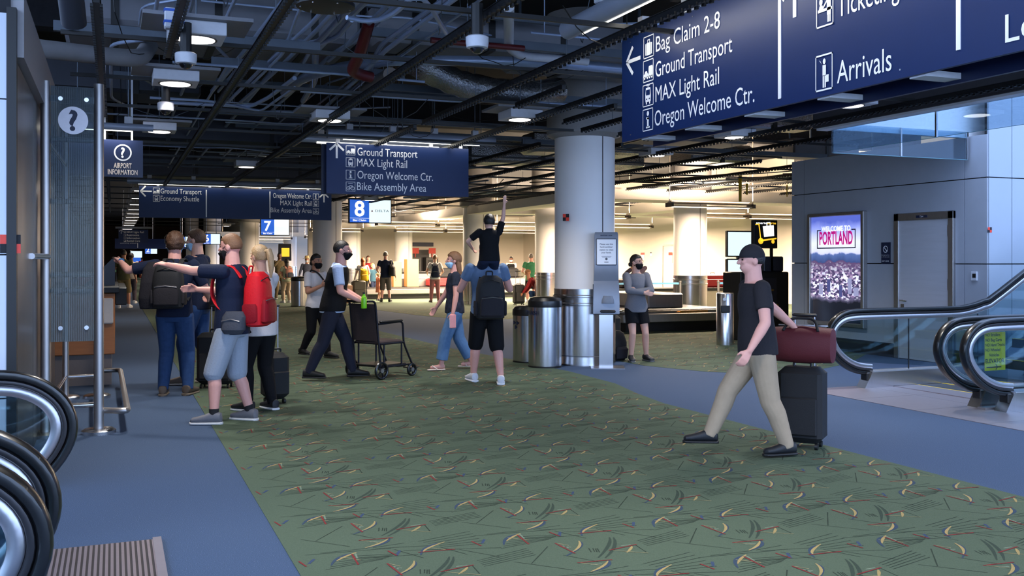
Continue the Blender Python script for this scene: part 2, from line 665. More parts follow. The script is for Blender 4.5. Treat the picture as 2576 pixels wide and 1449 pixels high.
# escalator landings: metal floor tiles with open joints
for ix in range(6):
    for iy in range(5):
        x0, y0 = 7.62 + ix * 0.88, 5.05 + iy * 0.88
        if y0 < 9.3:
            MB().bb(x0, x0 + 0.874, y0, y0 + 0.874, -0.01, 0.006).build('floor_tile', M_PLATE, floor)
lp = thing('comb_plate', 'ribbed metal floor plate at the foot of the escalators beside the slate carpet', 'floor plate', (-0.6, 4.85, 0))
MB().bb(-1.4, 0.24, 4.02, 5.72, 0, 0.012, 0.004).build('plate', mat('plate_dark', rgb(58, 54, 58), .5, .4), lp)
mbr = MB()
for i in range(62):
    x = -1.38 + i * 0.0258
    mbr.bb(x, x + 0.014, 4.05, 5.69, 0.011, 0.019)
mbr.build('rib', mat('rib_metal', rgb(150, 138, 142), 0.4, 0.7), lp, kind='stuff')
MB().bb(0.2, 0.245, 4.02, 5.72, 0.0, 0.022).build('edge_trim', M_PLATE, lp)

# ---------------------------------------------------------------- ceiling slab and walls
def struct(name, mb, m, label=None):
    return mb.build(name, m, kind='structure', label=label)


struct('ceiling', MB().bb(-3.2, 8.8, -4, 112, 5.2, 5.4).bb(8.8, 22.4, 10.7, 112, 5.2, 5.4), M_CONC, 'dark slab above the open ceiling')

wr = thing('wall_right', 'grey panelled wall with a lit city poster and a steel door', None, (11.5, 12.4, 0), kind='structure')
MB().bb(11.52, 21.9, 10.3, 14.52, 0, 3.34).build('core', M_DARKG, wr)
for (y0, y1) in ((10.25, 10.64), (10.65, 14.2), (14.21, 14.55)):
    for (z0, z1) in ((0.22, 1.485), (1.5, 2.72), (2.735, 3.34)):
        MB().bb(11.49, 11.53, y0, y1, z0, z1).build('panel', M_GREYP, wr)
MB().bb(11.47, 11.53, 10.25, 14.56, 0, 0.215).build('base', mat('wall_base', rgb(52, 54, 60), 0.35, 0.4), wr)
wa = thing('wall_atrium', 'pale blue-white panels lining the escalator well', None, (15, 10.25, 0), kind='structure')
MB().bb(11.5, 21.9, 10.27, 10.3, 0, 7.5).build('core', M_DARKG, wa)
xs = [11.5, 11.95, 13.1, 14.25, 15.4, 16.55, 17.7]
for i in range(6):
    for (z0, z1) in ((0.0, 1.485), (1.5, 2.72), (2.735, 3.95), (3.96, 5.2), (5.21, 7.5)):
        MB().bb(xs[i] + 0.012, xs[i + 1], 10.235, 10.29, z0, z1).build('panel', M_ATR, wa)
struct('wall_well', MB().bb(17.7, 17.9, -2, 10.3, 0, 7.5), M_ATR, 'pale wall at the far side of the escalator well')

wl = thing('wall_left', 'pale wall block with a steel-clad side by the escalators', None, (-4, 7.3, 0), kind='structure')
MB().bb(-14, -0.64, 7.34, 12.1, 0, 3.34).build('core', M_DARKG, wl)
for (x0, x1) in ((-3.3, -2.0), (-1.99, -0.66)):
    for (z0, z1) in ((0.02, 0.62), (0.63, 1.58), (1.59, 2.62), (2.63, 3.2)):
        MB().bb(x0, x1, 7.3, 7.345, z0, z1).build('panel', M_WALLP, wl)
MB().bb(-0.66, -0.6, 7.29, 7.37, 0, 3.24).build('corner_trim', M_BLACK, wl)
for (y0, y1) in ((7.38, 8.9), (8.92, 10.5), (10.52, 12.1)):
    MB().bb(-0.645, -0.61, y0, y1, 0, 2.9).build('steel_sheet', mat('dark_clad_steel', rgb(110, 104, 102), 0.3, 0.9, 0.2, 6, stretch=(1, 3, .2)), wl)
MB().bb(-0.7, -0.56, 7.36, 12.1, 2.92, 3.36).build('fascia', mat('fascia_grey', rgb(150, 146, 148), 0.5), wl)
struct('wall_corridor', MB().bb(-3.2, -3.0, 12.1, 112, 0, 5.2), mat('dark_corridor_wall', rgb(74, 68, 70), 0.6), 'dark wall along the far side of the corridor')
struct('wall_back', MB().bb(9.6, 22, 52, 52.3, 0, 5.2), M_WARMW, 'warm white wall at the back of the baggage hall')
struct('wall_side', MB().bb(22, 22.3, 14.5, 52.3, 0, 5.2), M_WARMW, 'warm white side wall of the baggage hall')
struct('wall_far', MB().bb(-3.2, 10, 112, 112.3, 0, 5.2), mat('far_wall', rgb(120, 100, 92), 0.7), 'far end wall of the corridor')
struct('wall_far_right', MB().bb(9.6, 9.9, 80, 112, 0, 5.2).bb(9.6, 22, 80, 80.3, 0, 5.2), M_WARMW, 'warm white wall deep in the baggage hall')

# edge of the escalator well: dark fascia, pale soffit lining and hanging glass screens
struct('trim_1', MB().bb(8.84, 9.02, -2, 10.75, 3.34, 3.62).bb(9.02, 11.5, 10.6, 10.78, 3.34, 3.62), mat('well_fascia', rgb(64, 62, 66), 0.5), 'dark fascia round the escalator well')
struct('trim_2', MB().bb(9.02, 9.06, -2, 10.6, 3.32, 5.3).bb(9.02, 17.7, 10.58, 10.62, 3.32, 5.3).bb(8.86, 9.04, -2, 10.7, 3.31, 3.338), M_TRIMW, 'white lining above the escalator well')
gp = [('glass_screen', 9.0, 9.0, 10.55, 8.75), ('glass_screen', 9.0, 9.0, 8.73, 6.93), ('glass_screen', 9.0, 9.0, 6.91, 5.1), ('glass_screen', 9.02, 10.2, 10.55, 10.55), ('glass_screen', 10.22, 11.44, 10.55, 10.55)]
M_GLASSC = glass('screen_glass', (0.72, 0.82, 0.88), 0.10)
M_GEDGE = mat('glass_edge', rgb(120, 175, 190), 0.2)
lab = ['glass smoke screen hanging at the corner of the escalator well', 'middle glass smoke screen hanging over the escalator entrance', 'glass smoke screen hanging nearest the large blue sign',
       'glass smoke screen hanging above the poster wall', 'glass smoke screen meeting the grey wall above the door']
for (nm, x0, x1, y0, y1), lb in zip(gp, lab):
    t = thing(nm, lb, 'glass screen', (x0, y0, 3.0))
    MB().bb(min(x0, x1) - 0.005, max(x0, x1) + 0.005, min(y0, y1) - 0.005, max(y0, y1) + 0.005, 3.0, 3.4).build('pane', M_GLASSC, t)
    MB().bb(min(x0, x1) - 0.006, max(x0, x1) + 0.006, min(y0, y1) - 0.006, max(y0, y1) + 0.006, 2.996, 3.0).build('edge', M_GEDGE, t)
    MB().bb(x1 - 0.012, x1 + 0.012, y1 - 0.012, y1 + 0.012, 3.0, 3.4).build('clip_bar', M_STEEL, t)

# ---------------------------------------------------------------- pillars
M_SEAM = mat('pillar_seam', rgb(70, 62, 60), 0.7)


def pillar(x, y, label, near=False, top=3.36, r=0.45):
    t = thing('pillar', label, 'pillar', (x, y, 0), 'round white pillars with steel bases')
    n = 64 if near else 32
    MB().lathe([(r, 1.12), (r, top)], (x, y, 0), n).build('shaft', M_WHITEP, t)
    pr = [(r + .012, 0.0), (r + .012, .02), (r + .004, .12), (r + .004, .14), (r + .012, .15), (r + .012, .88), (r + .024, .89), (r + .024, .915), (r + .012, .925),
          (r + .012, 1.00), (r + .024, 1.01), (r + .024, 1.03), (r + .012, 1.04), (r + .012, 1.125), (r - .01, 1.13)]
    MB().lathe(pr, (x, y, 0), n).build('steel_base', M_STEEL, t, angle=20)
    a = math.atan2(-y, -x) + 0.62
    MB().box((x + math.cos(a) * r, y + math.sin(a) * r, (1.13 + top) / 2), (0.012, 0.012, top - 1.13), a).build('seam', M_SEAM, t)
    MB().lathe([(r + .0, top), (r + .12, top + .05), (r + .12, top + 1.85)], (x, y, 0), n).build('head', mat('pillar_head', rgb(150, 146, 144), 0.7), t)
    return t


pillar(6.54, 13.1, 'wide white pillar with steel base right behind the sanitizer station', True)
for x, y, lb in [(14.6, 22.8, 'white pillar with steel base rising behind the near baggage carousel'),
                 (6.14, 30.1, 'white pillar behind the man pushing the wheelchair'),
                 (11.7, 31.9, 'white pillar behind the child on the shoulders'),
                 (13.65, 30.1, 'white pillar behind the man in the green shirt'),
                 (11.1, 48.4, 'white pillar beside the red-haired child with the yellow backpack'),
                 (13.8, 48.4, 'white pillar right of the man with the black shoulder bag'),
                 (6.1, 48.4, 'white pillar under the bag claim 7 screen'),
                 (11.2, 67.5, 'slim far white pillar behind the man in camouflage'),
                 (13.2, 67.5, 'slim far white pillar behind the person in the straw hat'),
                 (6.1, 67.5, 'far white pillar beside the bag claim 6 screen'),
                 (6.1, 86, 'farthest white pillar along the corridor')]:
    pillar(x, y, lb)

# ---------------------------------------------------------------- baggage hall: white soffit beams and warm hanging lamps
M_BEAM = mat('soffit_white', rgb(232, 222, 210), 0.6)
beams = [((11.3, 23.4), (12.2, 52)), ((11.3, 22.2), (22, 23.4)), ((11.3, 30.6), (22, 31.6)), ((11.3, 39.5), (22, 40.5)), ((9.6, 48), (22, 49)), ((16.5, 23.4), (17.4, 52)), ((5.6, 66.8), (22, 67.9))]
for i, (a, b) in enumerate(beams):
    struct('trim_%d' % (i + 3), MB().bb(a[0], b[0], a[1], b[1], 3.12 + i * 0.004, 3.42), M_BEAM, 'white soffit beam over the baggage hall')
WARM = (1.0, 0.77, 0.55)
M_LAMPW = mat('warm_lamp_glow', (1, 0.8, 0.6, 1), 0.5, emit=(1.0, 0.72, 0.46, 1), estr=5.0)
M_LAMPB = mat('lamp_body', rgb(190, 176, 164), 0.4, 0.2)
M_LAMPD = mat('lamp_bracket', rgb(60, 54, 50), 0.5)


def pendant(x, y, n, label, z=2.86, power=850.0):
    """row of n hanging fluorescent troughs sending light up and down"""
    t = thing('hanging_lamp', label, 'lamp', (x, y, z), 'long warm hanging lamps of the baggage hall')
    for i in range(n):
        x0 = x + i * 2.45
        MB().loft([((x0, y, z + 0.10), 0.10, 0.03, (0, 1, 0), (0, 0, 1)), ((x0 + 2.4, y, z + 0.10), 0.10, 0.03, (0, 1, 0), (0, 0, 1))], 10).build('trough', M_LAMPB, t)
        MB().bb(x0 + .04, x0 + 2.36, y - .11, y + .11, z, z + .03, .01).build('reflector', M_LAMPB, t)
        MB().bb(x0 + .10, x0 + 2.30, y - .07, y + .07, z - .012, z + .001).build('tube_light', M_LAMPW, t)
        MB().bb(x0 + .10, x0 + 2.30, y - .07, y + .07, z + .131, z + .145).build('uplight', M_LAMPW, t)
        for xx in (x0, x0 + 2.4):
            MB().bb(xx - .03, xx + .03, y - .15, y + .15, z - .01, z + .09).build('bracket', M_LAMPD, t)
    for xx in [x + i * 2.45 for i in range(n + 1)]:
        MB().cyl((xx, y, z + .05), (xx, y, 5.2), .012, n=6).build('hanger_rod', M_LAMPB, t)
    xm = x + n * 1.225
    area_light('hanging_lamp_down', (xm, y, z - .04), (n * 2.4, .25), power * n, WARM, (0, 0, -1), t)
    area_light('hanging_lamp_up', (xm, y, z + .18), (n * 2.4, .25), power * n * 0.8, WARM, (0, 0, 1), t)
    return t


for x, y, n, lb in [(12.6, 20.6, 1, 'short warm hanging lamp just behind the sanitizer pillar'),
                    (16.0, 25.5, 2, 'warm hanging lamp row in front of the shopping cart kiosk sign'),
                    (12.6, 27.0, 1, 'warm hanging lamp left of the pillar behind the near carousel'),
                    (13.0, 34.6, 3, 'warm hanging lamp row above the woman with long dark hair'),
                    (9.2, 36.0, 2, 'warm hanging lamp row over the man with the black shoulder bag'),
                    (12.0, 43.5, 4, 'long warm hanging lamp row before the back wall'),
                    (8.3, 44.5, 1, 'warm hanging lamp near the bag claim 7 screen'),
                    (10.5, 58.0, 2, 'distant warm hanging lamp row past the back wall'),
                    (8.0, 62.0, 1, 'most distant warm hanging lamp over the baggage hall'),
                    (7.2, 72.0, 2, 'far warm hanging lamp row beyond the soldier')]:
    pendant(x, y, n, lb)

# ---------------------------------------------------------------- open ceiling
M_RUN = mat('black_runner', rgb(17, 17, 19), 0.45, 0.2)
M_CROSS = mat('black_crossbar', rgb(12, 12, 13), 0.5)
M_COND = mat('galvanised_conduit', rgb(158, 172, 198), 0.34, 0.45, 0.12, 8)
M_STRUT = mat('galvanised_strut', rgb(84, 92, 102), 0.5, 0.4, 0.2, 8)
M_DUCT = mat('wrapped_duct', rgb(118, 118, 124), 0.8, 0, 0.25, 3, 0.2)
M_DUCTG = mat('sheet_duct', rgb(62, 64, 72), 0.5, 0.5, 0.2, 2)
M_PVC = mat('white_pipe', rgb(190, 190, 196), 0.5)
M_FOIL = mat('foil_wrap', rgb(150, 148, 146), 0.25, 0.9, 0.3, 40, 1.0)
M_DRUM = mat('black_drum', rgb(18, 19, 22), 0.45)
M_RED = mat('red_pipe', rgb(84, 16, 18), 0.45)
M_SPRAY = mat('fireproofing', rgb(36, 36, 40), 0.95, 0, 0.4, 14, 1.0)

ORD = ['first', 'second', 'third', 'fourth', 'fifth', 'sixth', 'seventh', 'eighth', 'ninth', 'tenth', 'eleventh', 'twelfth', 'thirteenth', 'fourteenth', 'fifteenth', 'sixteenth', 'seventeenth', 'eighteenth', 'nineteenth']


def toothed(x, y0, y1, z=3.35, teeth_to=32.0, nm='ceiling_runner', lb='black slotted ceiling runner with a row of clips', gp='slotted ceiling runners'):
    t = thing(nm, lb, 'ceiling runner', (x, (y0 + y1) / 2, z), gp)
    MB().bb(x - .022, x + .022, y0, y1, z, z + .05).bb(x - .03, x + .03, y0, y1, z + .046, z + .052).build('rail', M_RUN, t)
    mb = MB()
    y = y0 + .05
    while y < min(y1, teeth_to):
        mb.bb(x + .022, x + .042, y, y + .03, z - .018, z + .006)
        mb.bb(x - .042, x - .022, y, y + .03, z - .018, z + .006)
        y += .095
    if mb.v:
        mb.build('clip', M_RUN, t, kind='stuff')
    for yy in np.arange(y0 + .6, min(y1, 24), 2.4):
        MB().cyl((x, yy, z + .05), (x, yy, 3.56), .004, n=5).build('hanger_wire', M_STRUT, t)


RUNS = []
for x, y0, y1 in [(-0.11, 7.4, 40), (1.14, 4.5, 34), (2.57, 4.2, 40), (3.81, 5.0, 12.4), (3.81, 12.8, 40), (5.0, 8.0, 30), (6.2, 14.0, 44), (6.1, 6.0, 12.3), (7.4, 5.0, 12.8), (7.45, 13.6, 40), (8.6, 4.0, 17), (8.62, 17.4, 34),
                  (9.8, 11, 36), (11.0, 14.8, 30), (12.2, 15, 22), (13.4, 14.8, 22), (14.6, 15, 22), (15.8, 15, 22), (17.0, 15, 22), (4.4, 9.3, 10.6), (5.5, 10.2, 11.6), (6.8, 11.0, 12.5), (13.0, 24, 30), (15.2, 24, 30), (18.0, 24, 38), (19.5, 24, 38), (0.45, 7.0, 9.2)]:
    RUNS.append((x, y0, y1))
RUNS.sort()
_near = sorted([r for r in RUNS if r[1] < 10])
_far = sorted([r for r in RUNS if r[1] >= 10])
for lst, w_ in ((_near, 'among the near ones'), (_far, 'among the farther ones')):
    for i, (x, y0, y1) in enumerate(lst):
        toothed(x, y0, y1, lb='slotted black ceiling runner, %s from left %s' % (ORD[i], w_))

for i, y in enumerate([6.9, 8.8, 10.75, 12.7, 14.6, 16.5, 18.5, 20.5, 22.6, 24.8, 27, 29.5, 32, 35, 38, 41, 45, 50, 55]):
    x1 = 8.7 if y < 10.8 else (11.3 if y < 15 else 21.5)
    MB().bb(-1.5 if y > 12 else -.4, x1, y - .02, y + .02, 3.405, 3.44).build('ceiling_crossbar', M_CROSS, label='thin black crossbar over the ceiling runners, %s counting away from the camera' % ORD[i], cat='ceiling bar', group='black ceiling crossbars')

for i, (x0, x1, y, z) in enumerate(sorted([(-.6, 2.4, 8.3, 3.95), (-.5, 1.9, 9.7, 3.62), (1.0, 3.2, 11.2, 3.7), (-.3, 4.8, 10.2, 4.25), (2.4, 6.5, 9.6, 3.8), (3.0, 7.6, 12.3, 3.75), (0, 6, 13.6, 3.9), (1.5, 8.4, 15.6, 3.8), (2, 9, 17.8, 3.9), (-1, 5, 19.5, 3.7), (5, 12, 20.3, 3.75), (7, 14, 16.6, 3.7), (0, 8, 24, 3.8), (-1, 9, 28, 3.7), (4, 8.6, 11.6, 4.3)], key=lambda q: q[2])):
    MB().bb(x0, x1, y - .03, y + .03, z, z + .09).build('ceiling_strut', M_STRUT, label='grey galvanised strut across the open ceiling, %s counting away from the camera' % ORD[i], cat='strut', group='galvanised ceiling struts')


def pipe(name, pts, r, m, label, cat, group=None, fr=.25, n=10):
    return MB().tube(fillet(pts, fr), r, n).build(name, m, label=label, cat=cat, group=group)


# bundle of conduits running down the corridor, each with its own kinks
for i in range(9):
    x = 0.35 + i * 0.33 + rnd.uniform(-.03, .03)
    z = 3.62 + rnd.choice((0, .09, .2, .34, .5))
    y0, y1 = 5.5 + rnd.uniform(0, 3), 16 + rnd.uniform(0, 16)
    k1 = y0 + rnd.uniform(1.0, 4.0)
    dx, dz = rnd.uniform(-.45, .45), rnd.uniform(-.12, .2)
    k2 = k1 + 1.6 + rnd.uniform(0, 3)
    pts = [(x, y0, z), (x, k1, z), (x + dx, k1 + .7, z + dz), (x + dx, k2, z + dz), (x + dx * .3, k2 + .8, z + dz), (x + dx * .3, y1, z + dz)]
    pipe('conduit', pts, rnd.choice((.014, .018, .024, .03)), M_COND, 'thin metal conduit in the bundle running along the open ceiling', 'conduit', 'ceiling conduits')
# conduits one can follow in the photograph, at their own heights
def cpt(x, y, z):
    return atZ(377 + x * .847, max(y, -60) * .847, z)


for i, (z, r, pts) in enumerate([(3.86, .040, [(700, -60), (640, 0), (540, 100), (492, 150), (490, 240), (455, 300)]), (3.80, .022, [(600, 60), (560, 110), (482, 140), (440, 215), (415, 245)]), (3.78, .022, [(560, -20), (480, 70), (330, 205), (235, 300)]),
                                 (3.82, .022, [(580, 0), (500, 85), (370, 215), (262, 310)]), (3.92, .028, [(460, -50), (400, 0), (300, 130), (185, 270)]), (3.98, .020, [(490, -40), (420, 0), (312, 140), (203, 272)]), (3.76, .024, [(930, -40), (870, 0), (690, 130), (668, 168), (650, 225), (560, 305), (425, 430)]),
                                 (3.70, .024, [(960, -40), (900, 0), (700, 150), (610, 240), (445, 385)]), (3.90, .024, [(790, -50), (720, 0), (590, 130), (530, 180)]), (3.72, .016, [(470, -20), (440, 40), (395, 160), (295, 258)]), (3.66, .026, [(60, 305), (160, 310), (300, 316), (352, 290), (430, 232)]),
                                 (3.62, .018, [(0, 290), (180, 300), (330, 330), (430, 260)])]):
    pipe('bent_conduit', [cpt(x, y, z) for x, y in pts], r, M_COND, 'shiny bent conduit near the black drum, %s of twelve traced leftwards' % ORD[i], 'conduit', 'bent conduits by the black drum', fr=.18)
# conduits crossing
for i in range(26):
    y = 8.0 + i * 1.05 + rnd.uniform(-.3, .3)
    z = 3.52 + rnd.uniform(0, .75)
    x0, x1 = rnd.uniform(-.6, 4.5), 0
    x1 = x0 + rnd.uniform(2.0, 5.5)
    if y < 14:
        x1 = min(x1, 8.3)
    pts = [(x0, y, z), (x0 + (x1 - x0) * .5, y, z), (x0 + (x1 - x0) * .5 + .4, y + rnd.uniform(-.5, .5), z), (x1, y + rnd.uniform(-.5, .5), z)]
    r = rnd.choice((.012, .016, .022))
    MB().tube(fillet(pts, .25), r, 10).cyl((x0 + .15, y, z), (x0 + .15, y, 5.19), .005, n=5).cyl((x1 - .1, pts[-1][1], z), (x1 - .1, pts[-1][1], 5.19), .005, n=5).build('cross_conduit', M_COND, label='thin metal conduit crossing the open ceiling from side to side', cat='conduit', group='crossing conduits')
for i in range(46):
    r = rnd.choice((.012, .02, .035))
    x, y, z = rnd.uniform(6.5, 16.5), rnd.uniform(14.7, 36), 3.44 + r
    l = rnd.uniform(2.4, 4.5)
    a = math.pi / 2 + rnd.choice((0, .25, -.3, rnd.uniform(-.8, .8)))
    pts = [(x, y, z), (x + math.cos(a) * l * .5, y + math.sin(a) * l * .5, z), (x + math.cos(a + .2) * l, y + math.sin(a + .2) * l, z)]
    pipe('hall_conduit', pts, r, rnd.choice((M_COND, M_STRUT, M_CROSS)), 'loose conduit length above the baggage hall ceiling grid', 'conduit', 'baggage hall conduits', n=7)

pipe('large_conduit', [cpt(x, y, 3.84) for x, y in [(1400, 205), (1180, 185), (880, 180), (690, 180), (560, 200), (450, 232), (400, 275)]], .06, M_COND, 'thick grey pipe curving from the cross run into the conduit bundle', 'pipe', fr=.5, n=16)
pipe('large_pipe', [cpt(715, 222, 3.6), cpt(600, 300, 3.6), cpt(375, 455, 3.6)], .085, mat('dull_brown_pipe', rgb(110, 100, 92), 0.4, 0.7), 'dull round pipe slung just over a toothed runner', 'pipe', n=14)
pipe('white_drain_pipe', [cpt(1066, 20, 3.8), cpt(1066, 140, 3.8), cpt(1100, 165, 3.8), cpt(1300, 182, 3.8)], .05, M_PVC, 'white drain pipe with an elbow beside the big sign lamp', 'pipe', fr=.15, n=14)
pipe('white_drain_pipe', [(2.9, 6.3, 3.8), (3.6, 6.1, 3.85)], .06, M_PVC, 'short white pipe with an open end above the toothed runner', 'pipe', n=14)
pipe('insulated_pipe', [(-.9, 9.9, 3.5), (-.05, 10.1, 3.5), (.25, 10.2, 3.52), (.34, 10.5, 3.72)], .085, mat('dirty_pipe_wrap', rgb(120, 118, 120), 0.8, 0, .2, 9), 'dirty white insulated pipe above the information totem', 'pipe', fr=.12, n=14)
pipe('flexible_conduit', [cpt(x, y, 3.5) for x, y in [(585, 52), (640, 64), (690, 58), (730, 38), (775, -5), (810, -5), (840, 30), (862, 70), (880, 98)]], .02, M_COND, 'ribbed flexible conduit looping down to the dome camera', 'conduit', fr=.2, n=8)
pipe('red_sprinkler_main', [(2.35, 9.5, 3.9), (2.35, 9.9, 3.66), (2.35, 10.3, 3.56), (2.6, 10.4, 3.54)], .06, M_RED, 'red sprinkler pipe stub crossed by conduits', 'pipe', fr=.2, n=12)
pipe('red_sprinkler_main', [(2.9, 9.2, 3.72), (3.9, 9.2, 3.72)], .03, M_RED, 'short red pipe behind the ceiling camera', 'pipe', n=10)
for pts, r in [([(-1.0, 8.0, 4.3), (-.35, 8.3, 4.0), (-.3, 8.8, 3.5)], .1)]:
    pipe('ceiling_pipe', pts, r, M_DUCTG, 'grey pipe dropping above the pale wall block', 'pipe', n=14)

# ducts
def duct(x0, x1, y0, y1, z0, z1, m, label, bands=0):
    t = thing('air_duct', label, 'duct', ((x0 + x1) / 2, (y0 + y1) / 2, z0))
    MB().bb(x0, x1, y0, y1, z0, z1, .05).build('casing', m, t)
    for xx in (x0 + .15, x1 - .15):
        MB().bb(xx - .015, xx + .015, (y0 + y1) / 2 - .015, (y0 + y1) / 2 + .015, z1 - .02, 5.2).build('hanger_strap', M_STRUT, t)
    for i in range(bands):
        xx = x0 + (x1 - x0) * (i + .5) / bands
        MB().bb(xx - .04, xx + .04, y0 - .012, y1 + .012, z0 - .012, z1 + .012).build('strap', M_BLACK, t)
    return t


duct(-.5, 2.6, 10.9, 12.4, 4.0, 4.5, M_DUCT, 'broad pale duct behind the conduit bundle', 3)
duct(2.7, 6.4, 10.6, 11.3, 4.0, 4.45, M_DUCT, 'pale wrapped duct with dark straps behind the ceiling camera', 4)
duct(4.4, 5.6, 6.5, 7.6, 3.9, 4.6, M_DUCTG, 'grey sheet metal duct behind the big sign lamp', 2)
duct(4.9, 7.9, 11.7, 12.4, 4.1, 4.5, M_DUCT, 'pale duct above the sanitizer pillar', 2)
duct(-2.4, 1.2, 15.0, 16.0, 3.95, 4.5, M_DUCTG, 'grey duct behind the airport information sign', 2)
duct(8.2, 11.2, 15.4, 16.3, 3.75, 4.15, M_DUCT, 'pale duct above the grey wall end', 2)
duct(0, 5.5, 18.6, 19.2, 3.7, 4.3, M_DUCTG, 'dark grey duct behind the middle blue sign', 3)
duct(6.0, 11, 19.0, 19.8, 3.6, 4.1, M_FOIL, 'crumpled foil wrapped duct above the baggage hall edge', 3)
duct(-2, 6, 26.5, 27.5, 3.7, 4.4, M_DUCTG, 'dark grey duct behind the wide blue sign', 3)
t = thing('foil_duct', 'silver foil flexible duct drooping in the open ceiling', 'duct', (4.2, 12.3, 3.7))
mb = MB()
pth = fillet([(3.4, 11.5, 3.98), (4.0, 11.6, 3.76), (4.9, 11.8, 3.72), (5.6, 12.0, 3.85)], .5, 6)
mb.tube(pth, [.16 + .018 * (i % 2) for i in range(len(pth))], 12).build('wrap', M_FOIL, t, angle=None)
for i, (x, y, w, l, z) in enumerate([(6.6, 9.3, 1.4, .5, 4.0), (10.2, 13.6, 1.6, .5, 3.75), (8.9, 18.0, 2.4, .8, 3.7), (12.4, 18.5, 1.6, .9, 3.7), (14.5, 17.5, 1.8, .7, 3.8), (16.5, 19, 2.2, .9, 3.75)]):
    duct(x - w / 2, x + w / 2, y - l / 2, y + l / 2, z, z + .4, rnd.choice((M_DUCT, M_FOIL)), ['pale duct stub over the escalator side', 'pale boxed duct beside the grey wall', 'wide boxed duct before the soffit beam', 'boxed duct over the near carousel', 'boxed duct behind the yellow caution tape', 'boxed duct far over the kiosk sign'][i], 1)
# rough beams with sprayed fireproofing
for x0, x1, y, lb in [(-3, 8.7, 6.2, 'sprayed steel beam nearest the camera above the sign'), (-3, 8.7, 9.2, 'sprayed steel beam above the dome cameras'), (-3, 11.2, 14.0, 'sprayed steel beam above the middle blue sign'), (-3, 21, 21.0, 'sprayed steel beam before the baggage hall'), (-3, 11, 30, 'sprayed steel beam beyond the wide blue sign')]:
    MB().bb(x0, x1, y - .16, y + .16, 4.55, 4.6).bb(x0, x1, y - .03, y + .03, 4.6, 5.15).bb(x0, x1, y - .16, y + .16, 5.12, 5.2).build('steel_beam', M_SPRAY, label=lb, cat='beam')

# black round speaker drum
t = thing('ceiling_drum', 'black round drum fixture hanging at the top of the picture', 'ceiling fixture', (1.52, 7.52, 3.5))
MB().lathe([(.21, 3.5), (.225, 3.505), (.225, 3.53), (.20, 3.54), (.20, 4.0)], (1.52, 7.52, 0), 32).build('drum', M_DRUM, t)
for a in range(6):
    MB().cyl((1.52 + .19 * math.cos(a), 7.52 + .19 * math.sin(a), 3.495), (1.52 + .19 * math.cos(a), 7.52 + .19 * math.sin(a), 3.502), .008, n=6).build('screw', M_STEEL, t)

# wires
for i in range(26):
    x, y, z = rnd.uniform(-.2, 6), rnd.uniform(6.5, 15), rnd.uniform(3.5, 4.1)
    l, a = rnd.uniform(.5, 1.4), rnd.uniform(0, 6.28)
    s = rnd.uniform(.1, .3)
    pts = [(x + math.cos(a) * l * k, y + math.sin(a) * l * k, z - s * 4 * k * (1 - k) + rnd.uniform(-.02, .02)) for k in (0, .2, .4, .6, .8, 1)]
    pts = [(x + rnd.uniform(-.2, .2), y + rnd.uniform(-.2, .2), 5.19)] + pts
    MB().tube(pts, .005, 5).build('loose_cable', M_BLACK if i % 2 else M_STRUT, label='thin loose cable drooping among the ceiling pipes', cat='cable', group='loose ceiling cables')

# round recessed downlights in white boxes
M_BOXW = mat('fixture_white', rgb(200, 200, 206), 0.5)
M_LENS = mat('downlight_lens', (1, .95, .9, 1), 0.3, emit=(1.0, .93, .90, 1), estr=4.0)
M_RIM = mat('downlight_rim', rgb(40, 38, 40), 0.4)


def downlight(x, y, label, z=3.36, power=330.0, color=(1.0, .95, .90), light=True, group=None):
    t = thing('downlight', label, 'downlight', (x, y, z), group)
    MB().bb(x - .22, x + .22, y - .22, y + .22, z, z + .11, .006).build('housing', M_BOXW, t)
    MB().bb(x - .42, x + .42, y - .3, y + .3, z + .11, z + .14).build('backing_plate', mat('plate_grey', rgb(120, 120, 126), .6), t)
    MB().lathe([(.15, -.004), (.165, -.006), (.165, .004)], (x, y, z), 28).build('rim', M_RIM, t)
    MB().lathe([(.148, -.008), (.148, -.002)], (x, y, z), 28).build('lens', M_LENS, t)
    MB().cyl((x, y, z + .12), (x, y, 5.2), .008, n=5).build('hanger_rod', M_STRUT, t)
    if light:
        d = bpy.data.lights.new('downlight_beam', 'SPOT')
        d.energy = power
        d.color = color
        d.spot_size = math.radians(120)
        d.spot_blend = .7
        d.shadow_soft_size = .14
        o = bpy.data.objects.new('downlight_beam', d)
        COL.objects.link(o)
        o.parent = t
        o.location = (0, 0, -.03)
    return t


for x, y, lb in [(.63, 8.38, 'white box downlight nearest, above the camera dome and blue strap'), (.59, 10.57, 'white box downlight between the two left dome cameras'), (4.86, 11.59, 'white box downlight beside the middle blue sign lamp'),
                 (8.0, 9.07, 'white box downlight below the bottom edge of the big sign'), (8.5, 12.07, 'white box downlight left of the glass screens'), (8.71, 14.69, 'white box downlight above the woman in grey'),
                 (.6, 14.6, 'white box downlight behind the airport information sign'), (2.6, 12.6, 'white box downlight left of the middle blue sign'), (4.9, 17.8, 'white box downlight hidden behind the middle blue sign'), (2.4, 19.5, 'white box downlight over the corridor before the wide blue sign'),
                 (.6, 5.2, 'added out-of-view downlight above the left escalators'), (2.9, 4.4, 'added out-of-view downlight overhead left of the big sign'), (2.9, .8, 'added out-of-view downlight overhead behind the camera'), (6.6, 3.6, 'added out-of-view downlight right of the big sign'), (6.4, 7.4, 'added downlight hidden behind the big sign'), (6.4, .6, 'added out-of-view downlight behind the camera on the right')]:  # this row: unseen lamps added to brighten the foreground
    downlight(x, y, lb)
for i in range(7):
    downlight([5.6, 7.2][i % 2], 24 + i * 5.0, 'small distant downlight over the corridor edge', light=i % 2 == 0, power=90, color=(1, .86, .72), group='distant corridor downlights')

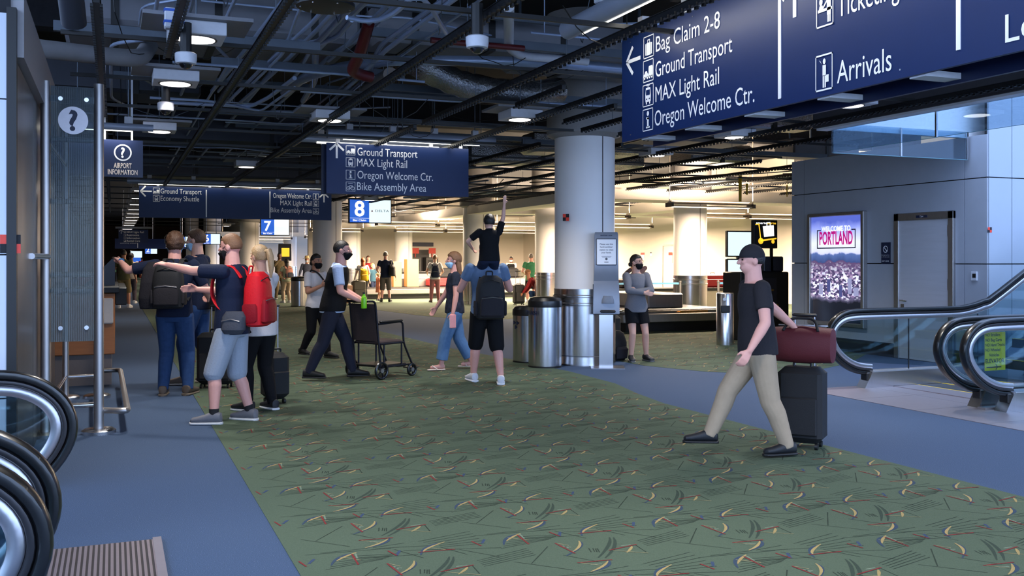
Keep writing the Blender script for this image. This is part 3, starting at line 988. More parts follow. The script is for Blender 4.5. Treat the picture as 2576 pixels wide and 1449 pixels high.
# row of strip lamps receding along the left of the corridor
M_STRIPL = mat('strip_lamp_glow', (1, 1, 1, 1), 0.4, emit=(1.0, .93, .9, 1), estr=2.2)
for i in range(20):
    y = 27 + i * 3.4
    t = thing('strip_lamp', 'small pale strip lamp in the row receding down the corridor ceiling', 'strip lamp', (.75, y, 3.33), 'receding corridor strip lamps')
    MB().bb(.45, 1.05, y - .14, y + .14, 3.34, 3.42).build('housing', M_BOXW, t)
    MB().bb(.50, 1.0, y - .11, y + .11, 3.332, 3.342).build('diffuser', M_STRIPL, t)
    MB().cyl((.75, y, 3.42), (.75, y, 5.2), .012, n=5).build('hanger_rod', M_STRUT, t)
    if i % 3 == 0:
        area_light('strip_lamp_light', (.75, y, 3.32), (.5, .3), 60, (1, .9, .8), (0, 0, -1), t)

# dome cameras
M_CAMW = mat('camera_white', rgb(198, 198, 204), 0.4)
M_DOME = mat('smoked_dome', rgb(14, 14, 18), 0.06, 0, 0.02, coat=1.0)
for x, y, z, lb in [(2.46, 6.68, 3.06, 'white dome camera hanging by the flexible conduit'), (.53, 8.09, 3.06, 'white dome camera below the nearest box downlight'), (.51, 10.85, 3.08, 'smaller looking white dome camera above the airport information sign')]:
    t = thing('dome_camera', lb, 'camera', (x, y, z))
    MB().lathe([(.055, .035), (.078, .04), (.084, .075), (.084, .115), (.07, .125)], (x, y, z), 24).build('housing', M_CAMW, t)
    MB().ell((x, y, z + .045), (.054, .054, .05), 20, 12).build('dome', M_DOME, t)
    MB().cyl((x, y, z + .12), (x, y, 3.42), .045, n=10).build('mount', M_BLACK, t)
t = thing('hanging_box', 'white box tied with blue tape hanging from the ceiling runner', 'junction box', (.45, 7.6, 3.42))
bx = atZ(437, 45, 3.45)
t.location = bx
MB().bb(bx.x - .07, bx.x + .07, bx.y - .05, bx.y + .05, 3.36, 3.52, .01).build('case', M_BOXW, t)
for z in (3.40, 3.49):
    MB().bb(bx.x - .075, bx.x + .075, bx.y - .055, bx.y + .055, z, z + .02).build('tape', mat('blue_tape', rgb(30, 84, 180), 0.5), t)
# caution tape strips hanging at the hall edge
for px, y0, y1, w, lb in [(1862, 432, 507, .05, 'long yellow caution tape strip hanging before the soffit'), (1879, 462, 490, .03, 'short yellow-green tape strip hanging beside the caution tape'), (1980, 465, 495, .02, 'thin yellow tape strip hanging by the grey wall edge')]:
    a, b = atY(px, y0, 18.5), atY(px, y1, 18.5)
    MB().loft([((a.x, 18.5, a.z), w, .006), ((a.x + .015, 18.52, (a.z + b.z) / 2), w * .9, .006), ((b.x, 18.5, b.z), w * .8, .006)], 8).cyl((a.x, 18.5, a.z), (a.x, 18.5, 3.41), .003, n=5).build('caution_tape', mat('yellow_tape', rgb(212, 172, 20), 0.5), label=lb, cat='tape')

# ---------------------------------------------------------------- signs
M_SIGN = mat('sign_blue', rgb(16, 38, 84), 0.42, 0, 0.06, 8, spec=.3)
M_SIGND = mat('sign_blue_dark', rgb(12, 26, 62), 0.4, 0, 0.06, 8)
M_WHITE = mat('sign_white', rgb(236, 236, 238), 0.5, 0, 0.02)
M_TUBE = mat('lamp_tube_grey', rgb(150, 156, 170), 0.4, 0.2, 0.08, 6)
M_GLOW = mat('cool_strip_glow', (1, 1, .9, 1), 0.4, emit=(1.0, .97, .82, 1), estr=5.0)


def poly(mb, pts, o, u, w, s, lift=.004):
    u, w = Vector(u), Vector(w)
    n = u.cross(w)
    mb.add([Vector(o) + u * (p[0] * s) + w * (p[1] * s) + n * lift for p in pts], [tuple(range(len(pts)))])


def rect(mb, x0, y0, x1, y1, *a):
    poly(mb, [(x0, y0), (x1, y0), (x1, y1), (x0, y1)], *a)


def disc(mb, cx, cy, r, *a, n=18, r2=None):
    if r2 is None:
        poly(mb, [(cx + r * math.cos(2 * math.pi * i / n), cy + r * math.sin(2 * math.pi * i / n)) for i in range(n)], *a)
    else:
        for i in range(n):
            a0, a1 = 2 * math.pi * i / n, 2 * math.pi * (i + 1) / n
            poly(mb, [(cx + r2 * math.cos(a0), cy + r2 * math.sin(a0)), (cx + r * math.cos(a0), cy + r * math.sin(a0)), (cx + r * math.cos(a1), cy + r * math.sin(a1)), (cx + r2 * math.cos(a1), cy + r2 * math.sin(a1))], *a)


def arrow(o, u, w, s, direction, parent, material=None):
    """arrow of size s centred at o"""
    mb = MB()
    d = {'L': (-1, 0), 'U': (0, 1), 'R': (1, 0)}[direction]
    e = (-d[1], d[0])

    def q(a, b):
        return (d[0] * a + e[0] * b, d[1] * a + e[1] * b)
    A = (o, u, w, s)

    def strip(p0, p1, t):
        v = Vector((p1[0] - p0[0], p1[1] - p0[1])).normalized()
        n = Vector((-v.y, v.x)) * t
        poly(mb, [(p0[0] - n.x, p0[1] - n.y), (p1[0] - n.x, p1[1] - n.y), (p1[0] + n.x, p1[1] + n.y), (p0[0] + n.x, p0[1] + n.y)], *A)
    strip(q(-.5, 0), q(.42, 0), .07)
    strip(q(.06, .5), q(.52, 0), .07)
    strip(q(.52, 0), q(.06, -.5), .07)
    mb.build('arrow', material or M_WHITE, parent, angle=None)


def icon(kind, o, u, w, s, parent, sy=1.0):
    """white pictogram in a square outline, o = lower-left corner"""
    w = Vector(w) * sy
    mb = MB()
    A = (o, u, w, s)
    t = .045
    for r in ((0, 0, 1, t), (0, 1 - t, 1, 1), (0, 0, t, 1), (1 - t, 0, 1, 1)):
        rect(mb, *r, *A)
    if kind == 'suitcase':
        for r in ((.18, .14, .26, .66), (.29, .12, .71, .68), (.74, .14, .82, .66), (.38, .68, .43, .82), (.57, .68, .62, .82), (.38, .78, .62, .83)):
            rect(mb, *r, *A)
    elif kind == 'cars':
        poly(mb, [(.06, .22), (.5, .22), (.5, .36), (.42, .4), (.38, .5), (.2, .5), (.15, .4), (.06, .36)], *A)
        poly(mb, [(.5, .22), (.94, .22), (.94, .6), (.9, .7), (.56, .7), (.53, .6), (.53, .4)], *A)
        for x in (.15, .41, .62, .84):
            disc(mb, x, .2, .07, *A, n=10)
    elif kind in ('tram', 'bus'):
        poly(mb, [(.26, .2), (.74, .2), (.76, .5), (.7, .84), (.3, .84), (.24, .5)], *A)
        rect(mb, .3, .1, .4, .2, *A)
        rect(mb, .6, .1, .7, .2, *A)
        if kind == 'tram':
            rect(mb, .47, .84, .53, .94, *A)
            rect(mb, .34, .92, .66, .95, *A)
        mb2 = MB()
        for r in ((.32, .5, .68, .74), (.32, .3, .42, .36), (.58, .3, .68, .36)):
            rect(mb2, *r, o, u, w, s, .0055)
        mb2.build('window_mark', M_SIGN, parent, angle=None)
    elif kind == 'info':
        disc(mb, .5, .78, .11, *A)
        for r in ((.42, .16, .58, .6), (.34, .52, .58, .62), (.32, .12, .68, .2)):
            rect(mb, *r, *A)
    elif kind == 'bike':
        for x in (.27, .73):
            disc(mb, x, .32, .2, *A, r2=.15)
        for p in ([(.26, .3), (.44, .58), (.47, .56), (.3, .3)], [(.42, .56), (.68, .56), (.68, .6), (.42, .6)], [(.46, .32), (.66, .6), (.69, .57), (.5, .3)], [(.62, .66), (.72, .3), (.75, .32), (.66, .68)], [(.36, .6), (.5, .6), (.5, .64), (.36, .64)], [(.26, .28), (.5, .28), (.5, .32), (.26, .32)], [(.25, .82), (.75, .8), (.75, .84), (.25, .88)]):
            poly(mb, p, *A)
    elif kind == 'ticket':
        disc(mb, .28, .7, .1, *A)
        disc(mb, .74, .82, .09, *A)
        for p in ([(.1, .42), (.92, .42), (.92, .5), (.1, .5)], [(.16, .5), (.4, .5), (.38, .6), (.2, .6)], [(.64, .3), (.86, .3), (.86, .72), (.62, .72)], [(.66, .1), (.74, .1), (.74, .3), (.66, .3)], [(.77, .1), (.85, .1), (.85, .3), (.77, .3)], [(.42, .5), (.62, .66), (.62, .72), (.4, .56)]):
            poly(mb, p, *A)
    elif kind == 'person':
        disc(mb, .52, .8, .08, *A)
        for p in ([(.42, .4), (.62, .4), (.62, .7), (.42, .7)], [(.43, .08), (.51, .08), (.51, .42), (.43, .42)], [(.54, .08), (.62, .08), (.62, .42), (.54, .42)], [(.22, .86), (.28, .84), (.46, .64), (.42, .7)], [(.62, .22), (.78, .22), (.78, .42), (.62, .42)]):
            poly(mb, p, *A)
    mb.build('pictogram', M_WHITE, parent, angle=None)


def line_of(s, a, b, u, w, h, parent, align='L', m=None):
    """one line of lettering running from point a to point b of the sign face"""
    letter('lettering', s, a if align == 'L' else b, u, w, h, m or M_WHITE, parent, width=(b - a).length, align=align)


def lamp_tube(label, p0, p1, r, glow_dir, n_br=4, group='sign lamp tubes', power=3.0):
    """round grey tube with a glowing slot, hung by white boxes"""
    p0, p1 = Vector(p0), Vector(p1)
    t = thing('sign_lamp', label, 'lamp', p0.lerp(p1, .5), group)
    MB().cyl(p0, p1, r, n=28).build('tube', M_TUBE, t)
    d = (p1 - p0).normalized()
    g = Vector(glow_dir).normalized()
    a, b = p0 + d * .25, p1 - d * .25
    off = g * (r * .985)
    MB().bar(a + off, b + off, .035, .02, up=g).build('glow_slot', M_GLOW, t)
    for i in range(n_br):
        c = p0.lerp(p1, (i + .5) / n_br)
        MB().box((c.x, c.y, c.z + r + .04), (.10, .10, .09), math.atan2(d.y, d.x), .008).build('hanger_box', M_BOXW, t)
        MB().cyl((c.x, c.y, c.z + r + .08), (c.x, c.y, 5.2), .008, n=6).build('hanger_rod', M_STRUT, t)
    c = (a + b) / 2 + g * (r + .02)
    lt = area_light('sign_lamp_light', c, ((b - a).length, .05), power, (1, .97, .88), g, t)
    # align the long side of the light with the tube
    zx = -g
    xx = d
    yy = zx.cross(xx)
    lt.rotation_euler = Matrix((xx, yy, zx)).transposed().to_euler()
    return t


UX, UZ = Vector((1, 0, 0)), Vector((0, 0, 1))
UY = Vector((0, -1, 0))

# --- middle sign
Y = 14.9
t = thing('hanging_sign', 'blue hanging sign listing Ground Transport, MAX Light Rail and Bike Assembly Area', 'sign', (4.18, Y, 2.57))
MB().bb(3.02, 5.33, Y - .02, Y + .02, 2.57, 3.35).build('face_panel', M_SIGN, t)
MB().bb(2.98, 5.29, Y + .16, Y + .2, 2.57, 3.35).build('rear_panel', M_SIGND, t)
for x in (3.2, 3.95, 4.7, 5.2):
    MB().bb(x - .05, x + .05, Y + .02, Y + .16, 2.6, 2.64).build('spacer', M_BOXW, t)
    MB().bb(x - .03, x + .03, Y - .01, Y + .03, 3.35, 3.47).build('hanger_clamp', M_BOXW, t)
Yf = Y - .02
arrow(atY(847, 380, Yf), UX, UZ, .22, 'U', t)
for k, (py, kd) in enumerate([(390, 'cars'), (420, 'tram'), (451, 'info'), (481, 'bike')]):
    icon(kd, atY(870, py, Yf), UX, UZ, .147, t)
for s, x0, x1, y0, y1 in [('Ground Transport', 899, 1050, 391, 397), ('MAX Light Rail', 898, 1024, 418, 423), ('Oregon Welcome Ctr.', 899, 1089, 449, 456), ('Bike Assembly Area', 898, 1072, 478, 484)]:
    a, b = atY(x0, y0, Yf), atY(x1, y1, Yf)
    b.z = a.z
    line_of(s, a, b, UX, UZ, .122, t)
lamp_tube('dark round lamp tube with a glowing slot along the middle blue sign', (3.0, Y - .18, 3.47), (5.72, Y - .18, 3.47), .075, (0, .55, -1))
lamp_tube('second dark lamp tube behind the middle blue sign', (2.7, Y + .4, 3.45), (5.2, Y + .4, 3.45), .06, (0, -.4, -1), power=4)

# --- wide sign
Y = 25.0
t = thing('hanging_sign', 'very wide blue hanging sign in three fields with Economy Shuttle at its left', 'sign', (2.87, Y, 2.57))
MB().bb(.57, 5.2, Y - .03, Y + .03, 2.57, 3.33).build('face_panel', M_SIGN, t)
for x in (1.0, 2.2, 3.4, 4.6):
    MB().bb(x - .03, x + .03, Y - .01, Y + .03, 3.33, 3.44).build('hanger_clamp', M_BOXW, t)
Yf = Y - .03
for px in (519, 679):
    x = atY(px, 500, Yf).x
    MB().bb(x - .012, x + .012, Yf - .006, Yf, 2.60, 3.27).build('divider', M_WHITE, t)
arrow(atY(368, 481, Yf), UX, UZ, .25, 'L', t)
arrow(atY(815, 498, Yf), UX, UZ, .23, 'U', t)
for px, py, kd in [(385, 488, 'cars'), (385, 507, 'bus'), (787, 502, 'info'), (787, 520, 'tram'), (787, 539, 'bike')]:
    icon(kd, atY(px, py, Yf), UX, UZ, .15, t)
for s, x0, x1, y0, al in [('Ground Transport', 404, 507, 488, 'L'), ('Economy Shuttle', 404, 501, 506, 'L'), ('Oregon Welcome Ctr.', 687, 784, 499, 'R'), ('MAX Light Rail', 705, 784, 517, 'R'), ('Bike Assembly Area', 681, 784, 535, 'R')]:
    a, b = atY(x0, y0, Yf), atY(x1, y0, Yf)
    b.z = a.z = (a.z + b.z) / 2
    line_of(s, a, b, UX, UZ, .122, t, al)
lamp_tube('long dark lamp tube along the top of the wide blue sign', (.3, Y - .2, 3.43), (5.3, Y - .2, 3.43), .07, (0, .6, -1), 5)

# --- big sign on the right, facing left
X = 4.25
t = thing('hanging_sign', 'huge blue hanging sign overhead reading Bag Claim 2-8, Ticketing and Arrivals', 'sign', (X, 5.4, 2.6))
MB().bb(X, X + .03, 3.05, 7.76, 2.61, 3.53).build('face_panel', M_SIGN, t)
MB().bb(X + .30, X + .33, 3.05, 7.72, 2.58, 3.53).build('rear_panel', M_SIGND, t)
for y in (3.5, 4.3, 5.1, 5.9, 6.7, 7.4):
    MB().bb(X + .03, X + .30, y - .06, y + .06, 2.60, 2.635).build('spacer', M_BOXW, t)
    MB().bb(X - .02, X + .05, y - .04, y + .04, 3.53, 3.66).build('hanger_clamp', M_BOXW, t)
for y in (3.3, 4.4, 5.5, 6.6, 7.6):
    for z in (2.66, 3.48):
        MB().cyl((X - .004, y, z), (X, y, z), .006, n=8).build('screw', M_STEEL, t)
for px, z0 in ((1962, 2.66), (2412, 2.69)):
    y = atX(px, 150, X).y
    MB().bb(X - .006, X, y - .014, y + .014, z0, 3.5).build('divider', M_WHITE, t)
arrow(atX(1595, 151, X), UY, UZ, .24, 'L', t)
arrow(atX(2000, -5, X), UY, UZ, .26, 'U', t)
for px, py, px2, kd, sz in [(1620, 150, 1646, 'suitcase', .19), (1619, 210, 1645, 'cars', .19), (1618, 271, 1645, 'tram', .19), (1618, 332, 1644, 'info', .19), (2055, 74, 2098, 'ticket', .235), (2053, 233, 2096, 'person', .235)]:
    p, q = atX(px, py, X), atX(px2, py, X)
    icon(kd, p, UY, UZ, abs(p.y - q.y), t, sz / abs(p.y - q.y))
for s, x0, x1, y0, h in [('Bag Claim 2-8', 1651, 1812, 131, .13), ('Ground Transport', 1650, 1843, 195, .13), ('MAX Light Rail', 1650, 1810, 257, .13), ('Oregon Welcome Ctr.', 1648, 1899, 318, .13), ('Ticketing', 2108, 2264, 44, .14), ('Arrivals', 2107, 2244, 210, .14)]:
    a, b = atX(x0, y0, X), atX(x1, y0, X)
    b.z = a.z
    line_of(s, a, b, UY, UZ, h, t)
a = atX(2530, 108, X)
letter('lettering', 'Lo', a, UY, UZ, .145, M_WHITE, t)
lamp_tube('thick grey lamp tube with a bright slot hanging before the huge sign', (X - .5, 2.6, 3.60), (X - .5, 7.85, 3.60), .085, (.5, 0, -1), 4, power=24)

# --- airport information
Y = 13.3
t = thing('hanging_sign', 'small dark blue airport information sign with a circled question mark', 'sign', (-.1, Y, 2.6))
MB().bb(-.62, .35, Y - .02, Y + .02, 2.6, 3.07).build('face_panel', M_SIGND, t)
for x in (-.1, .22):
    MB().bb(x - .012, x + .012, Y - .012, Y + .012, 3.07, 5.2).build('hanger_clamp', M_BOXW, t)
Yf = Y - .02
M_AMB = mat('sign_cream', rgb(246, 226, 206), 0.5)
c = atY(309, 384, Yf)
mb = MB()
disc(mb, 0, 0, .105, c, UX, UZ, 1.0, n=32, r2=.088)
mb.build('ring', M_WHITE, t, angle=None)
letter('question_mark', '?', c - UZ * .062, UX, UZ, .125, M_WHITE, t, align='C', bold=.02)
for s, x0, x1, y0 in [('AIRPORT', 286, 331, 422), ('INFORMATION', 271, 346, 438)]:
    a, b = atY(x0, y0, Yf), atY(x1, y0, Yf)
    b.z = a.z
    letter('lettering', s, a, UX, UZ, .062, M_AMB, t, width=(b - a).length, bold=.02)
lamp_tube('warm lamp tube above the airport information sign', (-.7, Y - .14, 3.22), (.47, Y - .14, 3.22), .045, (0, .5, -1), 2, power=6)

# --- bag claim screens
M_SCRB = mat('screen_blue', rgb(20, 70, 170), 0.3, emit=(.02, .11, .55, 1), estr=1.1)
M_SCRW = mat('screen_white', rgb(230, 240, 245), 0.3, emit=(.75, .93, 1.0, 1), estr=1.05)
M_SCRT = mat('screen_letter', (1, 1, 1, 1), 0.3, emit=(1, 1, 1, 1), estr=1.1)
M_INK = mat('dark_ink', rgb(20, 30, 60), 0.5)
M_REDI = mat('red_ink', rgb(200, 20, 40), 0.5)


def bag_screen(x0, x1, Y, z0, z1, num, label, airline=False):
    t = thing('bag_claim_screen', label, 'screen', ((x0 + x1) / 2, Y, z0), 'bag claim screens')
    MB().bb(x0 - .03, x1 + .03, Y, Y + .12, z0 - .03, z1 + .03, .01).build('casing', M_BLACK, t)
    xm = x0 + (x1 - x0) * .47
    MB().bb(x0, xm, Y - .004, Y, z0, z1).build('number_field', M_SCRB, t)
    MB().bb(xm, x1, Y - .004, Y, z0, z1).build('airline_field', M_SCRW, t)
    h = z1 - z0
    c = (x0 + xm) / 2
    letter('number', num, Vector((c, Y - .004, z0 + h * .27)), UX, UZ, h * .63, M_SCRT, t, align='C', bold=.02)
    MB().bb(x0, xm, Y - .006, Y - .004, z0 + h * .17, z0 + h * .18).build('rule', M_SCRT, t)
    letter('lettering', 'Bag Claim', Vector((c, Y - .004, z0 + h * .05)), UX, UZ, h * .08, M_SCRT, t, width=(xm - x0) * .68, align='C', bold=.02)
    if airline:
        mb = MB()
        o = Vector((xm + (x1 - xm) * .08, Y - .004, z0 + h * .45))
        poly(mb, [(0, 0), (.5, .18), (1, 0), (.5, .95)], o, UX, UZ, h * .1)
        mb.build('emblem', M_REDI, t, angle=None)
        letter('lettering', 'DELTA', Vector((xm + (x1 - xm) * .28, Y - .004, z0 + h * .45)), UX, UZ, h * .1, M_INK, t, width=(x1 - xm) * .64)
    for x in (x0 + .2, x1 - .2):
        MB().cyl((x, Y + .06, z1), (x, Y + .06, 5.2), .02, n=8).build('hanger_rod', M_STRUT, t)
    return t


bag_screen(6.82, 8.13, 30, 2.73, 3.46, '8', 'lit bag claim 8 screen with an airline name', True)
bag_screen(6.18, 7.42, 45, 2.69, 3.38, '7', 'lit bag claim 7 screen partly behind the wide blue sign')
bag_screen(4.71, 5.66, 58, 2.46, 3.04, '6', 'lit bag claim 6 screen beside the red-backpack man')
bag_screen(3.55, 4.5, 62, 2.35, 2.95, '5', 'lit bag claim screen behind the man in the blue mask')
bag_screen(2.6, 3.6, 92, 2.1, 2.7, '2', 'tiny lit bag claim 2 screen far down the corridor')

# --- far signs
Y = 55
t = thing('hanging_sign', 'small far blue sign listing Restrooms, Information and Rental Cars', 'sign', (.98, Y, 2.45))
MB().bb(.25, 1.71, Y - .03, Y + .03, 2.45, 3.15).build('face_panel', M_SIGN, t)
MB().cyl((.1, Y - .15, 3.25), (1.9, Y - .15, 3.25), .06, n=12).build('lamp_tube', M_TUBE, t)
for x in (.5, 1.0, 1.5):
    MB().cyl((x, Y - .15, 3.25), (x, Y - .15, 5.2), .02, n=6).build('hanger_rod', M_BOXW, t)
arrow(Vector((.38, Y - .03, 3.03)), UX, UZ, .2, 'U', t)
for k, s in enumerate(['MAX Light Rail', 'Restrooms', 'Information', 'Rental Cars']):
    letter('lettering', s, Vector((.66, Y - .03, 2.97 - k * .155)), UX, UZ, .095, M_WHITE, t, bold=.015)
    icon(['tram', 'person', 'info', 'cars'][k], Vector((.51, Y - .03, 2.955 - k * .155)), UX, UZ, .115, t)
Y = 74
t = thing('hanging_sign', 'wide far blue sign in three fields behind the rental cars sign', 'sign', (2.0, Y, 2.4))
MB().bb(0.1, 5.2, Y - .03, Y + .03, 2.35, 3.05).build('face_panel', M_SIGN, t)
for x in (1.6, 3.5):
    MB().bb(x - .02, x + .02, Y - .04, Y - .03, 2.4, 3.0).build('divider', M_WHITE, t)
for x in (.6, 2.6, 4.6):
    MB().cyl((x, Y, 3.05), (x, Y, 5.2), .02, n=6).build('hanger_rod', M_BOXW, t)
letter('lettering', 'Economy Shuttle', Vector((.45, Y - .03, 2.72)), UX, UZ, .11, M_WHITE, t, bold=.015)
for k, s in enumerate(['Restrooms', 'MAX Light Rail', 'Rental Cars', 'Bike Assembly Area']):
    letter('lettering', s, Vector((5.0, Y - .03, 2.87 - k * .14)), UX, UZ, .095, M_WHITE, t, align='R', bold=.015)
# far shop front glow at the end of the corridor
t = thing('wall_screen', 'bright blue and white picture screen far down the corridor', 'screen', (1.9, 88, 1.7))
MB().bb(1.3, 2.3, 87.95, 88.05, 1.05, 2.35, .02).build('casing', M_BLACK, t)
MB().bb(1.35, 2.25, 87.94, 87.95, 1.75, 2.3).build('white_field', M_SCRW, t)
MB().bb(1.35, 2.25, 87.94, 87.95, 1.1, 1.74).build('blue_field', M_SCRB, t)
MB().bb(1.75, 1.85, 88.0, 88.05, 0, 1.06).build('post', M_BLACK, t)

# ---------------------------------------------------------------- escalators
M_ALU = mat('aluminium_trim', rgb(176, 174, 178), 0.3, 0.9, 0.06, 20)
M_DECK = mat('escalator_deck', rgb(200, 206, 214), 0.25, 0.7, 0.05, 10)
M_EGL = glass('balustrade_glass', (0.70, 0.80, 0.82), 0.06)
M_STEP = mat('escalator_step', rgb(90, 90, 94), 0.4, 0.7)


def rail_path(end=4.6):
    """handrail centre line in (s, z): out of the base, round the newel, along and up at 30 degrees"""
    c = [(.66, .175), (.46, .20), (.28, .27), (.13, .38), (.04, .50), (.005, .62), (.03, .74), (.11, .84), (.24, .91), (.42, .935), (.8, .94), (1.9, .94), (2.2, .955), (2.5, 1.02), (2.8, 1.15), (end, 1.15 + (end - 2.8) * .577)]
    out = []
    for i in range(len(c) - 1):
        p0, p1, p2, p3 = c[max(i - 1, 0)], c[i], c[i + 1], c[min(i + 2, len(c) - 1)]
        k = 3
        for j in range(k):
            t = j / k
            out.append(tuple(.5 * ((2 * p1[a]) + (-p0[a] + p2[a]) * t + (2 * p0[a] - 5 * p1[a] + 4 * p2[a] - p3[a]) * t * t + (-p0[a] + 3 * p1[a] - 3 * p2[a] + p3[a]) * t ** 3) for a in (0, 1)))
    out.append(c[-1])
    return out


def balustrade(t, xt, y, dx, label=None):
    """one glass side with its handrail; xt = newel tip, dx = +1/-1 running direction"""
    P = rail_path()
    n = len(P)

    def w(s, z, oy=0.0):
        return Vector((xt + dx * s, y + oy, z))

    def band(off, hw, th):
        """strip that follows the path, shifted inwards by off"""
        mb = MB()
        rings = []
        for i in range(n):
            a, b = P[max(i - 1, 0)], P[min(i + 1, n - 1)]
            tx, tz = b[0] - a[0], b[1] - a[1]
            l = math.hypot(tx, tz)
            nx, nz = tz / l, -tx / l      # towards the inside of the loop
            c = (P[i][0] + nx * off, P[i][1] + nz * off)
            rings.append((w(*c), hw, th, (0, 1, 0), (dx * nx, 0, nz)))
        return mb.loft(rings, 12, 3.0)
    band(.0, .042, .026).build('handrail', M_BLACKR, t)
    band(.040, .030, .016).build('handrail_guide', mat('guide_dark', rgb(54, 52, 54), 0.35, 0.6), t)
    band(.084, .022, .030).build('newel_trim', M_ALU, t)
    # glass sheet: inside of the loop down to the deck
    inner = []
    for i in range(n):
        a, q = P[max(i - 1, 0)], P[min(i + 1, n - 1)]
        tx, tz = q[0] - a[0], q[1] - a[1]
        l = math.hypot(tx, tz)
        inner.append((P[i][0] + tz / l * .110, P[i][1] - tx / l * .110))
    lo = [(4.6, 1.15 + 1.8 * .577 - .78), (2.8, .37), (2.4, .24), (1.9, .20)]
    poly_ = inner[4:] + lo
    mb = MB()
    pts = [w(p[0], p[1], -.006) for p in poly_]
    k = len(pts)
    pts2 = [p + Vector((0, .012, 0)) for p in pts]
    mb.add(pts + pts2, [tuple(range(k)), tuple(range(2 * k - 1, k - 1, -1))] + [(i, k + i, k + (i + 1) % k, (i + 1) % k) for i in range(k)])
    mb.build('glass_side', M_EGL, t)
    for s in (1.25, 2.4):
        MB().bb(min(w(s, 0).x, w(s + .008, 0).x), max(w(s, 0).x, w(s + .008, 0).x), y - .008, y + .008, .2, .86).build('glass_joint', M_DARKG, t)
    # deck and skirt
    sk = [(.50, 0), (.62, .20), (1.9, .20), (2.4, .24), (2.8, .37), (4.6, 1.41), (4.6, .85), (3.0, 0)]
    sec = [w(p[0], p[1], -.075) for p in sk]
    k = len(sec)
    mb = MB().add(sec + [p + Vector((0, .15, 0)) for p in sec], [tuple(range(k)), tuple(range(2 * k - 1, k - 1, -1))] + [(i, k + i, k + (i + 1) % k, (i + 1) % k) for i in range(k)])
    mb.build('skirt', M_STEEL, t)
    dk = [(.62, .203), (1.9, .203), (2.4, .243), (2.8, .373), (4.6, 1.413)]
    mb = MB()
    for i in range(len(dk) - 1):
        mb.bar(w(*dk[i]), w(*dk[i + 1]), .17, .014)
    mb.build('deck', M_DECK, t)
    MB().box(w(.60, .14), (.10, .11, .10), 0, .01).build('rail_entry', M_BLACK, t)


def escalator(name_label, xt, ys, dx, notice=False):
    t = thing('escalator', name_label, 'escalator', (xt, (ys[0] + ys[1]) / 2, 0), 'escalators')
    for y in ys:
        balustrade(t, xt, y, dx)
    y0, y1 = min(ys) + .09, max(ys) - .09
    for k in range(10):
        s0 = 1.3 + k * .4
        rise = max(0.0, (s0 - 2.0)) * .577
        a, b = xt + dx * s0, xt + dx * (s0 + .398)
        MB().bb(min(a, b), max(a, b), y0, y1, rise - .1, rise + .012).build('step', M_STEP, t)
        MB().bb(min(a, a + dx * .03), max(a, a + dx * .03), y0, y1, rise + .012, rise + .016).build('step_edge', mat('step_yellow', rgb(200, 170, 40), 0.5), t)
    a, b = xt + dx * .95, xt + dx * 1.3
    MB().bb(min(a, b), max(a, b), y0, y1, 0, .016).build('comb_teeth', M_PLATE, t)
    return t


escalator('up escalator below the city poster, behind the other rail pair', 7.86, (9.3, 7.64), 1)
escalator('escalator nearest the right edge, with the yellow notice', 7.86, (7.3, 5.64), 1)
escalator('escalator at the left edge beside the pale wall', -.20, (5.9, 4.06), -1)
escalator('escalator in the bottom left corner, closest to the camera', -.20, (3.52, 1.9), -1)

# yellow notice board on a clear stand before the second escalator
Y = 7.46
a, b = atY(2476, 836, Y), atY(2527, 930, Y)
t = thing('notice_board', 'yellow notice listing NO Strollers and an elevator arrow on a clear stand', 'notice', ((a.x + b.x) / 2, Y, 0))
M_YEL = mat('notice_yellow', rgb(222, 206, 40), 0.5)
MB().bb(a.x - .03, b.x + .04, Y - .004, Y + .004, .02, a.z + .02).build('clear_sheet', glass('clear_sheet', (.8, .88, .9), .04), t)
MB().bb(a.x - .04, b.x + .05, Y - .05, Y + .05, .006, .03).build('foot', M_ALU, t)
MB().bb(a.x, b.x, Y - .010, Y - .005, b.z, a.z).build('yellow_card', M_YEL, t)
for k, s in enumerate(['NO Strollers', 'NO Bag Carts', 'NO Hand Trucks', 'NO Wheeled', 'Vehicles', 'ELEVATOR']):
    h = a.z - b.z
    z = a.z - h * [.11, .24, .37, .50, .63, .80][k]
    x = a.x + .006 + (.05 if s == 'Vehicles' else 0)
    letter('lettering', s, Vector((x, Y - .010, z)), UX, UZ, .030 if k < 5 else .042, M_INK, t, width=(b.x - a.x) * [.72, .80, .95, .72, .5, .92][k], bold=.012, lift=.001)
arrow(Vector(((a.x + b.x) / 2, Y - .010, b.z + .035)), UX, UZ, .055, 'R', t, M_INK)
MB().bb(a.x + .02, b.x - .06, Y - .0125, Y - .0105, b.z + .03, b.z + .04).build('arrow_shaft', M_INK, t)

